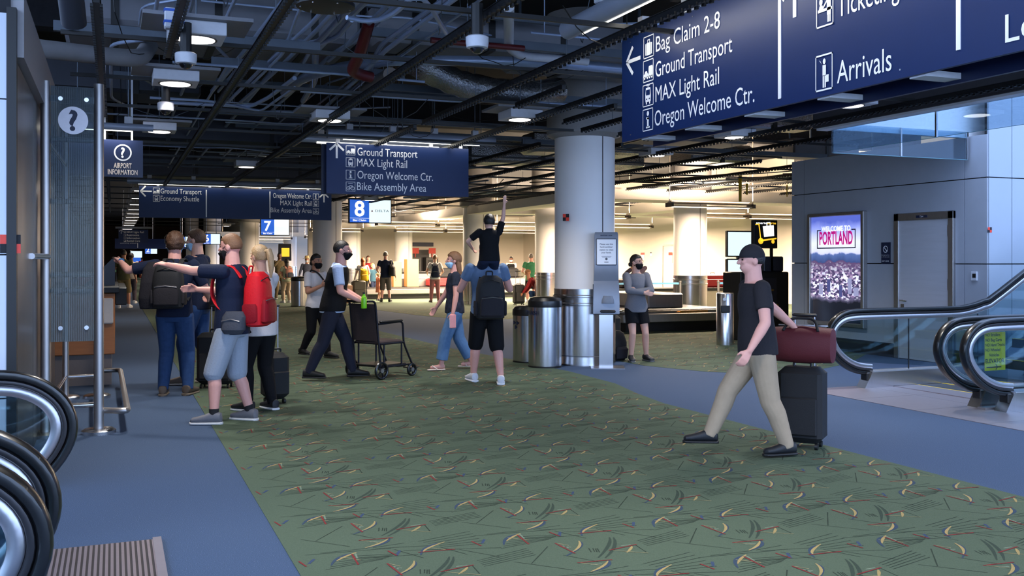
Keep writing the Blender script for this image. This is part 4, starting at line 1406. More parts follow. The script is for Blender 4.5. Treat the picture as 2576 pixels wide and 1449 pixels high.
# ---------------------------------------------------------------- grey wall: poster, door, plates
def city_print():
    m = bpy.data.materials.new('city_poster_print')
    m.use_nodes = True
    nt = m.node_tree
    N, L = nt.nodes, nt.links
    b = N['Principled BSDF']
    b.inputs['Roughness'].default_value = 0.2
    tc = N.new('ShaderNodeTexCoord')
    sep = N.new('ShaderNodeSeparateXYZ')
    L.new(tc.outputs['Generated'], sep.inputs[0])
    # sky to hills to town to trees, by height on the sheet
    nz = N.new('ShaderNodeTexNoise')
    nz.inputs['Scale'].default_value = 6
    nz.inputs['Detail'].default_value = 5
    L.new(tc.outputs['Generated'], nz.inputs['Vector'])
    ad = N.new('ShaderNodeMath')
    ad.operation = 'MULTIPLY_ADD'
    ad.inputs[1].default_value = .10
    L.new(nz.outputs['Fac'], ad.inputs[0])
    L.new(sep.outputs['Z'], ad.inputs[2])
    cr = N.new('ShaderNodeValToRGB')
    e = cr.color_ramp.elements
    e[0].position, e[0].color = 0.0, (.005, .006, .012, 1)
    e[1].position, e[1].color = 1.0, (.10, .14, .55, 1)
    for p, c in ((.24, (.01, .012, .02, 1)), (.27, (.10, .09, .16, 1)), (.5, (.16, .11, .22, 1)), (.615, (.12, .07, .16, 1)), (.62, (.05, .08, .22, 1)), (.685, (.10, .16, .38, 1)), (.70, (.72, .72, .95, 1)), (.8, (.85, .88, 1, 1)), (.93, (.30, .36, .85, 1))):
        x = e.new(p)
        x.color = c
    L.new(ad.outputs[0], cr.inputs[0])
    # lit buildings: stretched cells, larger towards the bottom
    mp = N.new('ShaderNodeMapping')
    mp.inputs['Scale'].default_value = (1, 26, 60)
    L.new(tc.outputs['Generated'], mp.inputs[0])
    vo = N.new('ShaderNodeTexVoronoi')
    vo.distance = 'CHEBYCHEV'
    vo.inputs['Scale'].default_value = 1.0
    L.new(mp.outputs[0], vo.inputs['Vector'])
    cr2 = N.new('ShaderNodeValToRGB')
    e = cr2.color_ramp.elements
    e[0].position, e[0].color = .35, (.06, .05, .12, 1)
    e[1].position, e[1].color = .9, (.95, .92, 1, 1)
    for p, c in ((.5, (.25, .16, .32, 1)), (.66, (.55, .42, .55, 1)), (.75, (.75, .78, 1, 1))):
        x = e.new(p)
        x.color = c
    spx = N.new('ShaderNodeSeparateColor')
    L.new(vo.outputs['Color'], spx.inputs[0])
    L.new(spx.outputs[0], cr2.inputs[0])
    # town only between trees and hills
    m1 = N.new('ShaderNodeMapRange')
    m1.inputs['From Min'].default_value = .26
    m1.inputs['From Max'].default_value = .30
    L.new(ad.outputs[0], m1.inputs[0])
    m2 = N.new('ShaderNodeMapRange')
    m2.inputs['From Min'].default_value = .61
    m2.inputs['From Max'].default_value = .50
    L.new(ad.outputs[0], m2.inputs[0])
    mu = N.new('ShaderNodeMath')
    mu.operation = 'MULTIPLY'
    L.new(m1.outputs[0], mu.inputs[0])
    L.new(m2.outputs[0], mu.inputs[1])
    mx = N.new('ShaderNodeMix')
    mx.data_type = 'RGBA'
    L.new(mu.outputs[0], mx.inputs['Factor'])
    L.new(cr.outputs[0], mx.inputs['A'])
    L.new(cr2.outputs[0], mx.inputs['B'])
    L.new(mx.outputs['Result'], b.inputs['Base Color'])
    L.new(mx.outputs['Result'], b.inputs['Emission Color'])
    b.inputs['Emission Strength'].default_value = 1.0
    return m


X = 11.49
t = thing('lit_poster', 'tall backlit poster of a city under the words WELCOME TO PORTLAND', 'poster', (X, 13.3, .5))
y0, y1, z0, z1 = 12.66, 13.98, .47, 2.32
for (a0, a1, b0, b1) in ((y0 - .04, y1 + .04, z0 - .05, z0 + .02), (y0 - .04, y1 + .04, z1 - .02, z1 + .04), (y0 - .04, y0 + .03, z0, z1), (y1 - .03, y1 + .04, z0, z1)):
    MB().bb(X - .09, X, a0, a1, b0, b1, .01).build('frame', M_STEELD, t)
MB().bb(X - .05, X - .03, y0 + .02, y1 - .02, z0 + .01, z1 - .01).build('print', city_print(), t)
Xp = X - .05
M_MAG = mat('magenta_letter', rgb(190, 20, 120), 0.4, emit=(.55, .01, .22, 1), estr=.8)
M_INKB = mat('poster_ink', rgb(20, 16, 50), 0.4)
M_LITW = mat('poster_white', (1, 1, 1, 1), 0.4, emit=(1, 1, 1, 1), estr=1.0)


def pz(py, px=2110):
    return atX(px, py, Xp)


ym = (y0 + y1) / 2
letter('lettering', 'WELCOME TO', Vector((Xp, ym, pz(581).z)), UY, UZ, .085, M_LITW, t, width=.72, align='C', bold=.02)
letter('title', 'PORTLAND', Vector((Xp, ym, pz(614).z)), UY, UZ, .215, M_MAG, t, width=.83, align='C', bold=.03)
fz0, fz1 = pz(625).z, pz(577).z
for (a0, a1, b0, b1) in ((ym - .48, ym + .48, fz0, fz0 + .018), (ym - .48, ym - .462, fz0, fz1), (ym + .462, ym + .48, fz0, fz1), (ym - .48, ym - .38, fz1 - .018, fz1), (ym + .38, ym + .48, fz1 - .018, fz1)):
    MB().bb(Xp - .004, Xp - .001, a0, a1, b0, b1).build('title_frame', M_INKB, t)
for k, (yy, zz, w_, h_) in enumerate([(12.98, .98, .09, .26), (13.5, 1.0, .08, .22), (13.7, .95, .10, .18), (13.2, .92, .07, .2), (12.83, .95, .12, .14)]):
    MB().bb(Xp - .003, Xp - .001, yy - w_ / 2, yy + w_ / 2, zz, zz + h_).build('tower_print', mat('tower_print_%d' % (k % 2), rgb(60, 66, 120) if k % 2 else rgb(150, 150, 190), 0.4, emit=(.10, .11, .3, 1) if k % 2 else (.4, .4, .6, 1), estr=.7), t)

d = thing('door_1', 'brushed steel service door in a steel frame', None, (X, 11.4, 0), kind='structure')
y0, y1, zt = 10.81, 11.99, 2.28
for (a0, a1, b0, b1) in ((y0, y0 + .10, 0, zt), (y1 - .10, y1, 0, zt), (y0, y1, zt - .12, zt)):
    MB().bb(X - .05, X + .02, a0, a1, b0, b1, .008).build('door_frame', M_STEELD, d)
MB().bb(X - .03, X + .01, y0 + .10, y1 - .10, .01, zt - .12).build('door_leaf', mat('door_steel', rgb(200, 200, 208), 0.42, 0.25, 0.08, 5, stretch=(1, .4, 6)), d)
MB().bb(X - .055, X - .05, 11.3, 11.52, zt - .085, zt - .045).build('number_plate', M_INK, d)
letter('lettering', '7264', Vector((X - .055, 11.41, zt - .077)), UY, UZ, .025, M_WHITE, d, align='C', lift=.001)
MB().cyl((X - .03, y1 - .17, .92), (X - .085, y1 - .17, .92), .012, n=8).cyl((X - .085, y1 - .17, .92), (X - .085, y1 - .31, .91), .011, n=8).build('lever_handle', M_STEEL, d)
MB().bb(X - .036, X - .03, y1 - .205, y1 - .135, .72, .86).build('lock_plate', M_STEEL, d)
for z in (.35, 1.1, 1.9):
    MB().bb(X - .04, X - .03, y0 + .085, y0 + .115, z, z + .17).build('hinge', M_STEELD, d)


def wall_plate(name, label, cat, X, px0, px1, py0, py1, m, t_=.012):
    a, b = atX(px0, py0, X), atX(px1, py1, X)
    t = thing(name, label, cat, (X, (a.y + b.y) / 2, b.z))
    MB().bb(X - t_, X, b.y, a.y, b.z, a.z, .003).build('plate', m, t)
    return t, a, b


t, a, b = wall_plate('wall_sign', 'narrow blue emergency exit sign on the grey wall by the poster', 'sign', X, 2218, 2241, 610, 664, M_INK)
mb = MB()
c = Vector((X - .012, (a.y + b.y) / 2, a.z - .11))
disc(mb, 0, 0, .055, c, UY, UZ, 1.0, r2=.045)
poly(mb, [(-.04, .03), (.03, -.04), (.04, -.03), (-.03, .04)], c, UY, UZ, 1.0)
mb.build('emblem', M_WHITE, t, angle=None)
for k, s in enumerate(['Emergency Exit', 'in 15 Seconds']):
    letter('lettering', s, Vector((X - .012, a.y - .012, a.z - .21 - k * .03)), UY, UZ, .014, M_WHITE, t, width=(a.y - b.y) * .85, lift=.001)
letter('lettering', 'EXIT 2284B', Vector((X - .012, a.y - .02, b.z + .035)), UY, UZ, .022, M_WHITE, t, width=(a.y - b.y) * .75, lift=.001)
t, a, b = wall_plate('card_reader', 'small card reader on the grey wall beside the steel door', 'card reader', X, 2446, 2460, 683, 706, M_BOXW, .03)
MB().bb(X - .034, X - .03, b.y + .01, a.y - .03, b.z + .04, a.z - .03).build('keypad', M_BLACK, t)


def checker(label, o, u, s):
    """red and black survey sticker"""
    t = thing('survey_sticker', label, 'sticker', o)
    u = Vector(u)
    n = u.cross(UZ)
    mr = mat('sticker_red', rgb(226, 60, 40), 0.5)
    for i in range(2):
        for j in range(2):
            mb = MB()
            rect(mb, i, j, i + 1, j + 1, o, u, UZ, s, .002)
            mb.build('field', mr if (i + j) % 2 else M_DARKG, t, angle=None)
    return t


checker('red and black survey sticker on the pale panels by the escalator', atY(2485, 585, 10.235), UX, .038)
checker('red and black survey sticker on the pale wall at the left edge', atY(0, 637, 7.3), UX, .062)
checker('black and white survey sticker on the wide white pillar', Vector((6.07, 12.87, 2.12)), (.64, -.77, 0), .05)

# ---------------------------------------------------------------- information totem and counter


def ribbed_glass():
    m = bpy.data.materials.new('ribbed_frosted_glass')
    m.use_nodes = True
    nt = m.node_tree
    N, L = nt.nodes, nt.links
    b = N['Principled BSDF']
    b.inputs['Base Color'].default_value = rgb(120, 132, 138)
    b.inputs['Roughness'].default_value = 0.35
    tc = N.new('ShaderNodeTexCoord')
    wv = N.new('ShaderNodeTexWave')
    wv.inputs['Scale'].default_value = 18.0
    L.new(tc.outputs['Object'], wv.inputs['Vector'])
    bp = N.new('ShaderNodeBump')
    bp.inputs['Strength'].default_value = .5
    bp.inputs['Distance'].default_value = .01
    L.new(wv.outputs['Fac'], bp.inputs['Height'])
    L.new(bp.outputs[0], b.inputs['Normal'])
    tr = N.new('ShaderNodeBsdfTransparent')
    tr.inputs[0].default_value = (.62, .70, .74, 1)
    mx = N.new('ShaderNodeMixShader')
    mx.inputs[0].default_value = .40
    L.new(tr.outputs[0], mx.inputs[1])
    L.new(b.outputs[0], mx.inputs[2])
    L.new(mx.outputs[0], N['Material Output'].inputs[0])
    return m


YT = 9.46
t = thing('information_totem', 'tall steel frame with a ribbed glass panel and a round question mark', 'totem', (-.3, YT, 0))
for x, y in ((-.55, YT), (-.12, YT), (-.49, 11.9), (-.17, 11.9)):
    r = .042 if y < 10 else .034
    MB().cyl((x, y, 0.02), (x, y, 3.12 if y < 10 else 3.0), r, n=24).build('post', M_STEELD, t)
    MB().lathe([(.145, 0), (.145, .03), (.12, .045), (.05, .05)], (x, y, 0), 32).build('post_foot', M_STEEL, t)
MB().bb(-.51, -.16, YT - .03, YT - .018, .83, 3.08).build('glass_panel', ribbed_glass(), t)
for z in (.25, 1.42, 2.07, 2.62, 1.28):
    MB().cyl((-.55, YT + .06, z), (-.12, YT + .06, z), .024, n=14).build('rung', M_STEEL, t)
for z in (.25, 2.6):
    for x0, x1 in ((-.55, -.49), (-.12, -.17)):
        MB().cyl((x0, YT, z), (x1, 11.9, z), .02, n=12).build('side_rail', M_STEEL, t)
MB().cyl((-.49, 11.9, .25), (-.17, 11.9, .25), .02, n=12).build('rung', M_STEEL, t)
for x, z in ((-.43, 2.97), (-.22, 2.97), (-.43, .95), (-.22, .95)):
    MB().cyl((x, YT - .04, z), (x, YT - .018, z), .019, n=16).build('fixing_disc', M_STEEL, t)
for x0, x1 in ((-.55, -.42), (-.23, -.12)):
    MB().bar((x0, YT - .005, 2.97), (x1, YT - .005, 2.97), .02, .055, up=(0, 0, 1)).build('clamp', M_STEELD, t)
c = atY(184, 303, YT - .035)
MB().cyl((c.x, YT - .038, c.z), (c.x, YT - .031, c.z), .122, n=40).build('disc', mat('totem_disc', rgb(176, 172, 176), 0.35, 0.5), t)
letter('question_mark', '?', Vector((c.x, YT - .038, c.z - .085)), UX, UZ, .17, M_INK, t, align='C', bold=.03)
MB().cyl((-.6, 8.6, 1.58), (-.53, YT, 1.58), .025, n=12).build('wall_tie', M_STEEL, t)
# low bumper rail on the aisle side
MB().tube(fillet([(-.12, 9.52, .2), (.12, 9.35, .2), (.08, 12.9, .2), (-.17, 12.9, .2)], .12), .028, 12).build('bumper_rail', M_STEELD, t)

t = thing('information_counter', 'wooden information counter with a dark top behind the steel totem', 'counter', (-.7, 14.4, 0))
M_WOOD = mat('orange_wood', rgb(168, 104, 54), 0.5, 0, 0.18, 5, 0.0, stretch=(1, 1, 9))
MB().bb(-1.6, .02, 13.06, 16.0, .38, 1.14, .01).build('wood_front', M_WOOD, t)
MB().bb(-1.55, -.02, 13.12, 15.9, 0.0, .38).build('plinth', mat('counter_base', rgb(110, 100, 96), 0.5), t)
MB().bb(-1.66, .07, 13.0, 16.05, 1.14, 1.22, .01).build('counter_top', M_BLACK, t)
MB().bb(.02, .16, 13.3, 16.05, .98, 1.2, .01).build('side_shelf', M_BLACK, t)
t = thing('courtesy_phone', 'cream wall telephone with a coiled cord on the counter end', 'telephone', (-.09, 13.05, .7))
M_CREAM = mat('phone_cream', rgb(206, 194, 184), 0.45)
MB().bb(-.19, .0, 13.0, 13.06, .76, 1.08, .015).build('body', M_CREAM, t)
MB().loft([((-.13, 12.97, .80), .03, .025), ((-.13, 12.96, .84), .026, .02), ((-.13, 12.955, .98), .018, .016), ((-.13, 12.96, 1.03), .026, .02), ((-.13, 12.97, 1.06), .03, .025)], 12).build('handset', M_CREAM, t)
MB().tube([(-.13 + .02 * math.cos(i * 1.3), 12.985 + .02 * math.sin(i * 1.3), .80 - i * .0085) for i in range(46)], .006, 5).build('coiled_cord', M_CREAM, t)
t = thing('angled_display', 'dark slanted display board standing on the information counter', 'display', (.0, 13.6, 1.22))
MB().prism([(-.35, 0), (.02, 0), (.02, .34), (-.02, .34)], (.0, 13.6, 1.22), (1, 0, 0), (0, 0, 1), .03).build('board', mat('slate_board', rgb(70, 70, 78), 0.4), t)
t = thing('red_box', 'bright red box lying on the information counter', 'box', (-.25, 13.8, 1.22))
MB().bb(-.42, -.06, 13.75, 14.05, 1.22, 1.34, .01).build('carton', mat('red_card', rgb(206, 30, 34), 0.5), t)
MB().bb(-.43, -.05, 13.74, 14.06, 1.30, 1.345, .006).build('lid', mat('red_card', rgb(206, 30, 34), 0.5), t)
t = thing('guard_rail', 'short steel guard rail at the left edge by the pale wall', 'rail', (-1.1, 7.1, 0))
MB().tube(fillet([(-1.6, 7.1, .98), (-.98, 7.1, .98), (-.9, 7.1, 0)], .06), .022, 12).build('tube', M_STEEL, t)
MB().bb(-1.6, -1.0, 7.09, 7.11, .2, .9).build('infill_panel', M_WALLP, t)

# ---------------------------------------------------------------- bins
M_LID = mat('black_lid', rgb(16, 16, 18), 0.35, 0, 0.05, coat=.2)


def bin_(x, y, r, h, label, mark=None, lid_ring=True):
    t = thing('trash_bin', label, 'bin', (x, y, 0), 'steel drum bins')
    MB().lathe([(r - .012, 0), (r - .012, .03), (r, .03), (r, h - .15), (r - .004, h - .145)], (x, y, 0), 48).build('drum', M_STEEL, t, angle=25)
    MB().lathe([(r + .005, h - .15), (r + .008, h - .12), (r + .004, h - .06), (r - .03, h - .015), (r - .09, h), (.09, h), (.085, h - .02)], (x, y, 0), 48).build('lid', M_LID, t, angle=25)
    MB().lathe([(r + .002, 0), (r + .002, .025)], (x, y, 0), 48).build('kick_ring', M_BLACK, t)
    if mark:
        a = math.atan2(-y, -x) - .9
        c = Vector((x + math.cos(a) * (r + .001), y + math.sin(a) * (r + .001), h - .26))
        letter('lettering', mark, c, (-math.sin(a), math.cos(a), 0), UZ, .06, M_INK, t, align='C', bold=.02)
    return t


bin_(5.8, 12.9, .243, 1.02, 'larger steel drum bin with black domed lid in front of the pillar', 'TRASH')
t = bin_(5.86, 13.62, .25, .86, 'smaller steel recycling bin behind the larger drum bin')
a = math.atan2(-13.6, -5.8) - .95
c = Vector((5.86 + math.cos(a) * .252, 13.62 + math.sin(a) * .252, .5))
mb = MB()
for k in range(3):
    aa = k * 2.094 + .5
    disc(mb, .045 * math.cos(aa), .045 * math.sin(aa) + .08, .038, c, (-math.sin(a), math.cos(a), 0), UZ, 1.0, .003, n=3)
mb.build('recycling_mark', M_INK, t, angle=None)
bin_(5.75, 32.8, .27, 1.0, 'steel drum bin standing out in the baggage hall by the pink backpack child')

# ---------------------------------------------------------------- sanitizer station
M_SAN = mat('sanitizer_grey', rgb(132, 138, 150), 0.35, 0.3, 0.05, 12)
M_SAN2 = mat('sanitizer_plate', rgb(150, 150, 156), 0.3, 0.8)
fx, fy = 6.56, 12.45
yaw = math.atan2(-fy, -fx) + math.pi / 2 + .04          # faces the camera
t = thing('sanitizer_station', 'grey hand sanitizer station on a steel post before the wide pillar', 'sanitizer station', (0, 0, 0))
prof = [(.0, .80), (.0, .95), (.03, 1.2), (.055, 1.27), (.03, 1.36), (.015, 1.45), (.015, 1.93), (.035, 1.97), (.12, 1.97), (.15, 1.93), (.15, .82), (.10, .78)]
w2 = [.195, .195, .19, .185, .18, .175, .175, .165, .165, .175, .195, .19]
pts, fs = [], []
for sx in (-1, 1):
    for (d_, z), w_ in zip(prof, w2):
        pts.append((sx * w_ * .96, -.09 + d_, z - .02))
k = len(prof)
fs = [tuple(range(k)), tuple(range(2 * k - 1, k - 1, -1))] + [(i, k + i, k + (i + 1) % k, (i + 1) % k) for i in range(k)]
MB().add(pts, fs).build('dispenser_body', M_SAN, t, angle=30)
MB().bb(-.15, .15, -.085, -.06, 1.47, 1.86, .012).build('sign_frame', mat('sign_rim', rgb(90, 94, 104), 0.4), t)
MB().bb(-.135, .135, -.09, -.084, 1.485, 1.845).build('sign_sheet', M_WHITE, t)
for k, s in enumerate(['Please use this', 'hand-sanitizer', 'station to clean', 'your hands.']):
    letter('lettering', s, Vector((0, -.09, 1.765 - k * .04)), UX, UZ, .024, M_INK, t, width=[.185, .18, .195, .14][k], align='C', lift=.001, bold=.01)
for k in range(2):
    MB().bb(-.07 + k * .01, .07 - k * .01, -.0915, -.0905, 1.602 - k * .016, 1.606 - k * .016).build('fine_print', M_INK, t)
mb = MB()
disc(mb, 0, 1.565, .018, Vector((0, -.09, 0)), UX, UZ, 1.0, .001)
rect(mb, -.03, 1.515, .03, 1.525, Vector((0, -.09, 0)), UX, UZ, 1.0, .001)
mb.build('emblem', mat('grey_ink', rgb(90, 90, 96), 0.5), t, angle=None)
letter('lettering', 'sanitizer now', Vector((0, -.078, 1.895)), UX, UZ, .02, M_INK, t, width=.17, align='C', lift=.003, bold=.015)
MB().loft([((.02, -.10, .93), .09, .03), ((.02, -.105, .98), .085, .028), ((.02, -.095, 1.04), .06, .02)], 16).build('nozzle_cowl', mat('cowl_grey', rgb(110, 116, 128), 0.4), t)
MB().bb(-.09, .13, -.16, .0, .80, .835, .012).build('drip_tray', M_BLACK, t)
MB().bb(-.19, -.17, -.05, .05, .9, 1.2).build('side_slot', M_BLACK, t)
MB().bb(-.10, .10, .0, .05, .012, .80).build('post', M_STEEL, t)
MB().bb(-.22, .26, -.2, .22, 0, .012).build('foot_plate', M_SAN2, t)
t.location = (fx, fy, 0)
t.rotation_euler = (0, 0, yaw)

# ---------------------------------------------------------------- steel ash column and cart kiosk
t = thing('steel_column', 'slim steel column bin with a dark slot beside the near carousel', 'bin', (10.35, 15.0, 0))
MB().lathe([(.16, 0), (.16, .93), (.15, .945)], (10.35, 15.0, 0), 36).build('tube', M_STEEL, t)
MB().box((10.35 - .08, 15.0 - .125, .66), (.16, .06, .13), -.5, .01).build('slot', M_BLACK, t)
MB().cyl((10.24, 14.86, .84), (10.235, 14.85, .84), .03, n=16).build('lock', M_STEELD, t)
t = thing('cart_kiosk', 'black luggage cart rental kiosk at the end of the grey wall', 'kiosk', (11.8, 16.0, 0))
kx0, kx1, ky = 11.12, 12.25, 15.6
MB().bb(kx0, kx1, ky, ky + .6, .0, 1.32, .02).build('cabinet', M_BLACK, t)
MB().bb(kx0 + .15, kx1 - .3, ky - .012, ky, .55, 1.2, .004).build('control_panel', mat('kiosk_panel', rgb(34, 34, 40), 0.35), t)
for z in (.7, .95):
    MB().bb(kx0 + .25, kx0 + .75, ky - .02, ky - .012, z, z + .03).build('trim_strip', mat('kiosk_gold', rgb(150, 110, 40), 0.4, .5), t)
MB().cyl((kx0 + .82, ky - .03, .66), (kx0 + .82, ky, .66), .04, n=16).build('coin_button', mat('kiosk_gold', rgb(150, 110, 40), 0.4, .5), t)
MB().bb(kx0 + .62, kx1 - .05, ky + .1, ky + .5, 1.32, 1.62, .02).build('printer_box', mat('kiosk_dark', rgb(40, 44, 54), 0.4), t)
MB().cyl((kx0 + .42, ky + .4, 1.3), (kx0 + .42, ky + .4, 1.75), .03, n=10).build('sign_post', M_BLACK, t)
a, b = atY(1897, 553, ky), atY(1956, 625, ky)
t = thing('kiosk_sign', 'lit black smarte carte sign with a yellow luggage cart', 'sign', ((a.x + b.x) / 2, ky, b.z))
MB().bb(a.x, b.x, ky, ky + .1, b.z, a.z, .008).build('box', M_BLACK, t)
M_YLIT = mat('lit_yellow', rgb(240, 190, 30), 0.4, emit=(.9, .5, .03, 1), estr=1.2)
w_ = b.x - a.x
h_ = a.z - b.z
letter('lettering', 'smarte', Vector((a.x + w_ * .08, ky, a.z - h_ * .14)), UX, UZ, h_ * .075, M_SCRT, t, width=w_ * .46, bold=.02)
letter('lettering', 'carte', Vector((a.x + w_ * .55, ky, a.z - h_ * .14)), UX, UZ, h_ * .075, M_YLIT, t, width=w_ * .38, bold=.02)
mb = MB()
o = Vector((a.x, ky, b.z))
S_ = (o, UX, UZ, w_)
poly(mb, [(.42, .40), (.85, .44), (.83, .82), (.36, .78)], *S_)
poly(mb, [(.52, .80), (.56, .80), (.56, .88), (.66, .89), (.66, .81), (.70, .81), (.69, .93), (.52, .92)], *S_)
mb.build('suitcase_print', M_SCRT, t, angle=None)
mb = MB()
disc(mb, .28, .26, .11, *S_)
disc(mb, .80, .24, .07, *S_)
poly(mb, [(.26, .30), (.95, .38), (.95, .33), (.28, .24)], *S_)
poly(mb, [(.05, .86), (.22, .87), (.30, .30), (.26, .30), (.18, .83), (.05, .82)], *S_)
mb.build('cart_print', M_YLIT, t, angle=None)
MB().bb(b.x - .08, b.x - .03, ky + .1, ky + .14, 1.3, a.z - .1).build('post', M_BLACK, t)
t = thing('flight_screen', 'pale blue glowing flight screens behind the cart kiosk', 'screen', (13.6, 19, 1.4))
for i, (z0, z1) in enumerate(((1.05, 1.55), (1.65, 2.2))):
    MB().bb(13.15, 14.0, 18.98, 19.06, z0 - .03, z1 + .03, .01).build('casing', M_BLACK, t)
    MB().bb(13.18, 13.97, 18.965, 18.98, z0, z1).build('screen_face', M_SCRW, t)
MB().bb(13.5, 13.6, 19.06, 19.12, 0, 2.2).build('post', M_BLACK, t)

# ---------------------------------------------------------------- carousels
M_BELT = mat('carousel_belt', rgb(40, 40, 42), 0.55)


def carousel(label, x0, x1, y0, y1, h=.62, n_plate=18):
    t = thing('baggage_carousel', label, 'carousel', ((x0 + x1) / 2, (y0 + y1) / 2, 0), 'baggage carousels')
    MB().bb(x0 + .12, x1 - .12, y0 + .12, y1 - .12, 0, .2).build('plinth', M_BLACK, t)
    MB().bb(x0, x1, y0, y1, .2, .40, .02).build('apron', M_STEELD, t)
    MB().bb(x0 + .06, x1 - .06, y0 + .06, y1 - .06, .40, .46, .015).build('ledge', M_STEEL, t)
    MB().bb(x0 + 1.05, x1 - 1.05, y0 + .75, y1 - .5, .46, .80, .03).build('island', M_STEELD, t)
    n = n_plate
    for i in range(n):
        a = x0 + .15 + (x1 - x0 - .3) * i / n
        MB().bb(a + .005, a + (x1 - x0 - .3) / n - .005, y0 + .14, y0 + .8, .462, .474).build('belt_plate', M_BELT, t)
    return t


carousel('long steel baggage carousel in the middle distance with boxes on it', 8.9, 17.5, 37.3, 40.3, n_plate=22)
carousel('near steel baggage carousel between the wide pillar and the kiosk', 10.0, 13.0, 18.2, 21.4, .7, 12)
carousel('far baggage carousel beyond the soldier', 6.9, 10.4, 43.6, 46.4, n_plate=10)
# conveyor with bags behind the near carousel
t = thing('luggage_conveyor', 'pale luggage conveyor behind the near carousel', 'conveyor', (15.4, 25.5, 0))
MB().bb(12.4, 19.5, 25.2, 26.2, .1, .62, .02).build('side_panel', mat('conveyor_cream', rgb(176, 164, 150), 0.5), t)
MB().bb(12.4, 19.5, 25.15, 26.25, .62, .70).build('belt', M_BELT, t)
for x in (13, 15, 17, 19):
    MB().bb(x - .05, x + .05, 25.3, 26.1, 0, .1).build('foot', M_BLACK, t)
t = thing('luggage_conveyor', 'steel conveyor belt along the back of the middle carousel', 'conveyor', (14, 43, 0))
MB().bb(10.6, 18.5, 42.6, 43.4, .5, .95, .02).build('side_panel', M_STEELD, t)
MB().bb(10.6, 18.5, 42.5, 43.5, .95, 1.02).build('belt', M_BELT, t)
for x in (11, 13.5, 16, 18):
    MB().bb(x - .06, x + .06, 42.7, 43.3, 0, .5).build('foot', M_BLACK, t)
# belt barriers
def stanchion(x, y, label):
    t = thing('barrier_post', label, 'barrier post', (x, y, 0), 'belt barrier posts')
    MB().lathe([(.17, 0), (.17, .02), (.04, .05), (.032, .06), (.032, .95), (.04, .96), (.04, 1.0)], (x, y, 0), 20).build('post', M_STEELD, t)
    return t


M_TAPE = mat('blue_belt', rgb(70, 120, 150), 0.6)
for i, (p, q, lb) in enumerate([((11.75, 20.0 + 2.6), (13.9, 22.2), 'left of the pillar behind the near carousel'), ((14.9, 21.9), (16.9, 21.9), 'right of the pillar behind the near carousel')]):
    for j, c in enumerate((p, q)):
        stanchion(c[0], c[1], 'belt barrier post, %s one, %s' % (('left', 'right')[j], lb))
    MB().bar((p[0], p[1], .93), (q[0], q[1], .93), .008, .05).build('barrier_belt', M_TAPE, label='blue barrier belt ' + lb, cat='barrier belt')

# ---------------------------------------------------------------- luggage
def suitcase(x, y, z, w, d, h, rz, m, label, handle=.0, name='suitcase', wheels=True):
    t = thing(name, label, 'suitcase', (0, 0, 0))
    z0 = .05 if wheels else 0
    MB().box((0, 0, z0 + h / 2), (w, d, h), 0, min(.05, d * .25)).build('shell', m, t)
    MB().box((0, -d / 2 - .012, z0 + h * .36), (w * .8, .03, h * .5), 0, .012).build('front_pocket', m, t)
    MB().tube(fillet([(-.07, 0, z0 + h), (-.07, 0, z0 + h + .035), (.07, 0, z0 + h + .035), (.07, 0, z0 + h)], .03), .01, 8).build('grip', M_BLACK, t)
    if wheels:
        for sx in (-1, 1):
            for sy in (-1, 1):
                MB().cyl((sx * (w / 2 - .05) - .012, sy * (d / 2 - .05), .028), (sx * (w / 2 - .05) + .012, sy * (d / 2 - .05), .028), .028, n=12).build('wheel', M_BLACK, t)
    if handle > 0:
        for sx in (-1, 1):
            MB().cyl((sx * .08, d * .3, z0 + h - .02), (sx * .08, d * .3, z0 + h + handle), .008, n=8).build('pull_tube', M_ALU, t)
        MB().box((0, d * .3, z0 + h + handle), (.2, .03, .03), 0, .01).build('pull_handle', M_BLACK, t)
    t.location = (x, y, z)
    t.rotation_euler = (0, 0, rz)
    return t


M_SBLK = mat('black_nylon', rgb(17, 17, 20), 0.75, 0, 0.15, 200, .2)
M_SRED = mat('red_luggage', rgb(140, 24, 28), 0.55)
M_STAN = mat('tan_luggage', rgb(186, 142, 112), 0.5)
M_SOLI = mat('olive_luggage', rgb(82, 78, 62), 0.5)
M_CARD = mat('brown_cardboard', rgb(190, 140, 84), 0.8, 0, .08, 6)
M_SMAR = mat('maroon_nylon', rgb(88, 22, 30), 0.7, 0, 0.12, 100, .2)
s = suitcase(1.16, 12.3, 0, .42, .27, .62, -.35, M_SBLK, 'black upright suitcase with a white tag between the jeans man and the red backpack man', .32)
MB().box((-.06, -.15, .42), (.07, .006, .07)).build('tag', M_WHITE, s)
suitcase(1.62, 10.75, 0, .22, .3, .5, .3, M_SBLK, 'slim black suitcase behind the legs of the ponytail woman', .5)
suitcase(5.28, 6.55, 0, .36, .26, .62, -.9, M_SBLK, 'black rolling suitcase pulled by the man in khaki trousers', .42)
t = thing('duffel_bag', 'maroon duffel bag riding on the rolling black suitcase', 'bag', (0, 0, 0))
MB().loft([((-.26, 0, .16), .03, .05, (0, 1, 0), (0, 0, 1)), ((-.24, 0, .16), .13, .14, (0, 1, 0), (0, 0, 1)), ((0, 0, .165), .145, .155, (0, 1, 0), (0, 0, 1)), ((.24, 0, .16), .13, .14, (0, 1, 0), (0, 0, 1)), ((.26, 0, .16), .03, .05, (0, 1, 0), (0, 0, 1))], 18, 2.6).build('body', M_SMAR, t)
MB().tube(fillet([(-.14, -.1, .28), (-.1, -.02, .38), (.1, -.02, .38), (.14, -.1, .28)], .06), .012, 8).build('strap', M_SBLK, t)
MB().bb(-.2, .2, -.006, .006, .315, .325).build('zip', M_ALU, t)
t.location = (5.27, 6.53, .69)
t.rotation_euler = (0, 0, -.9)
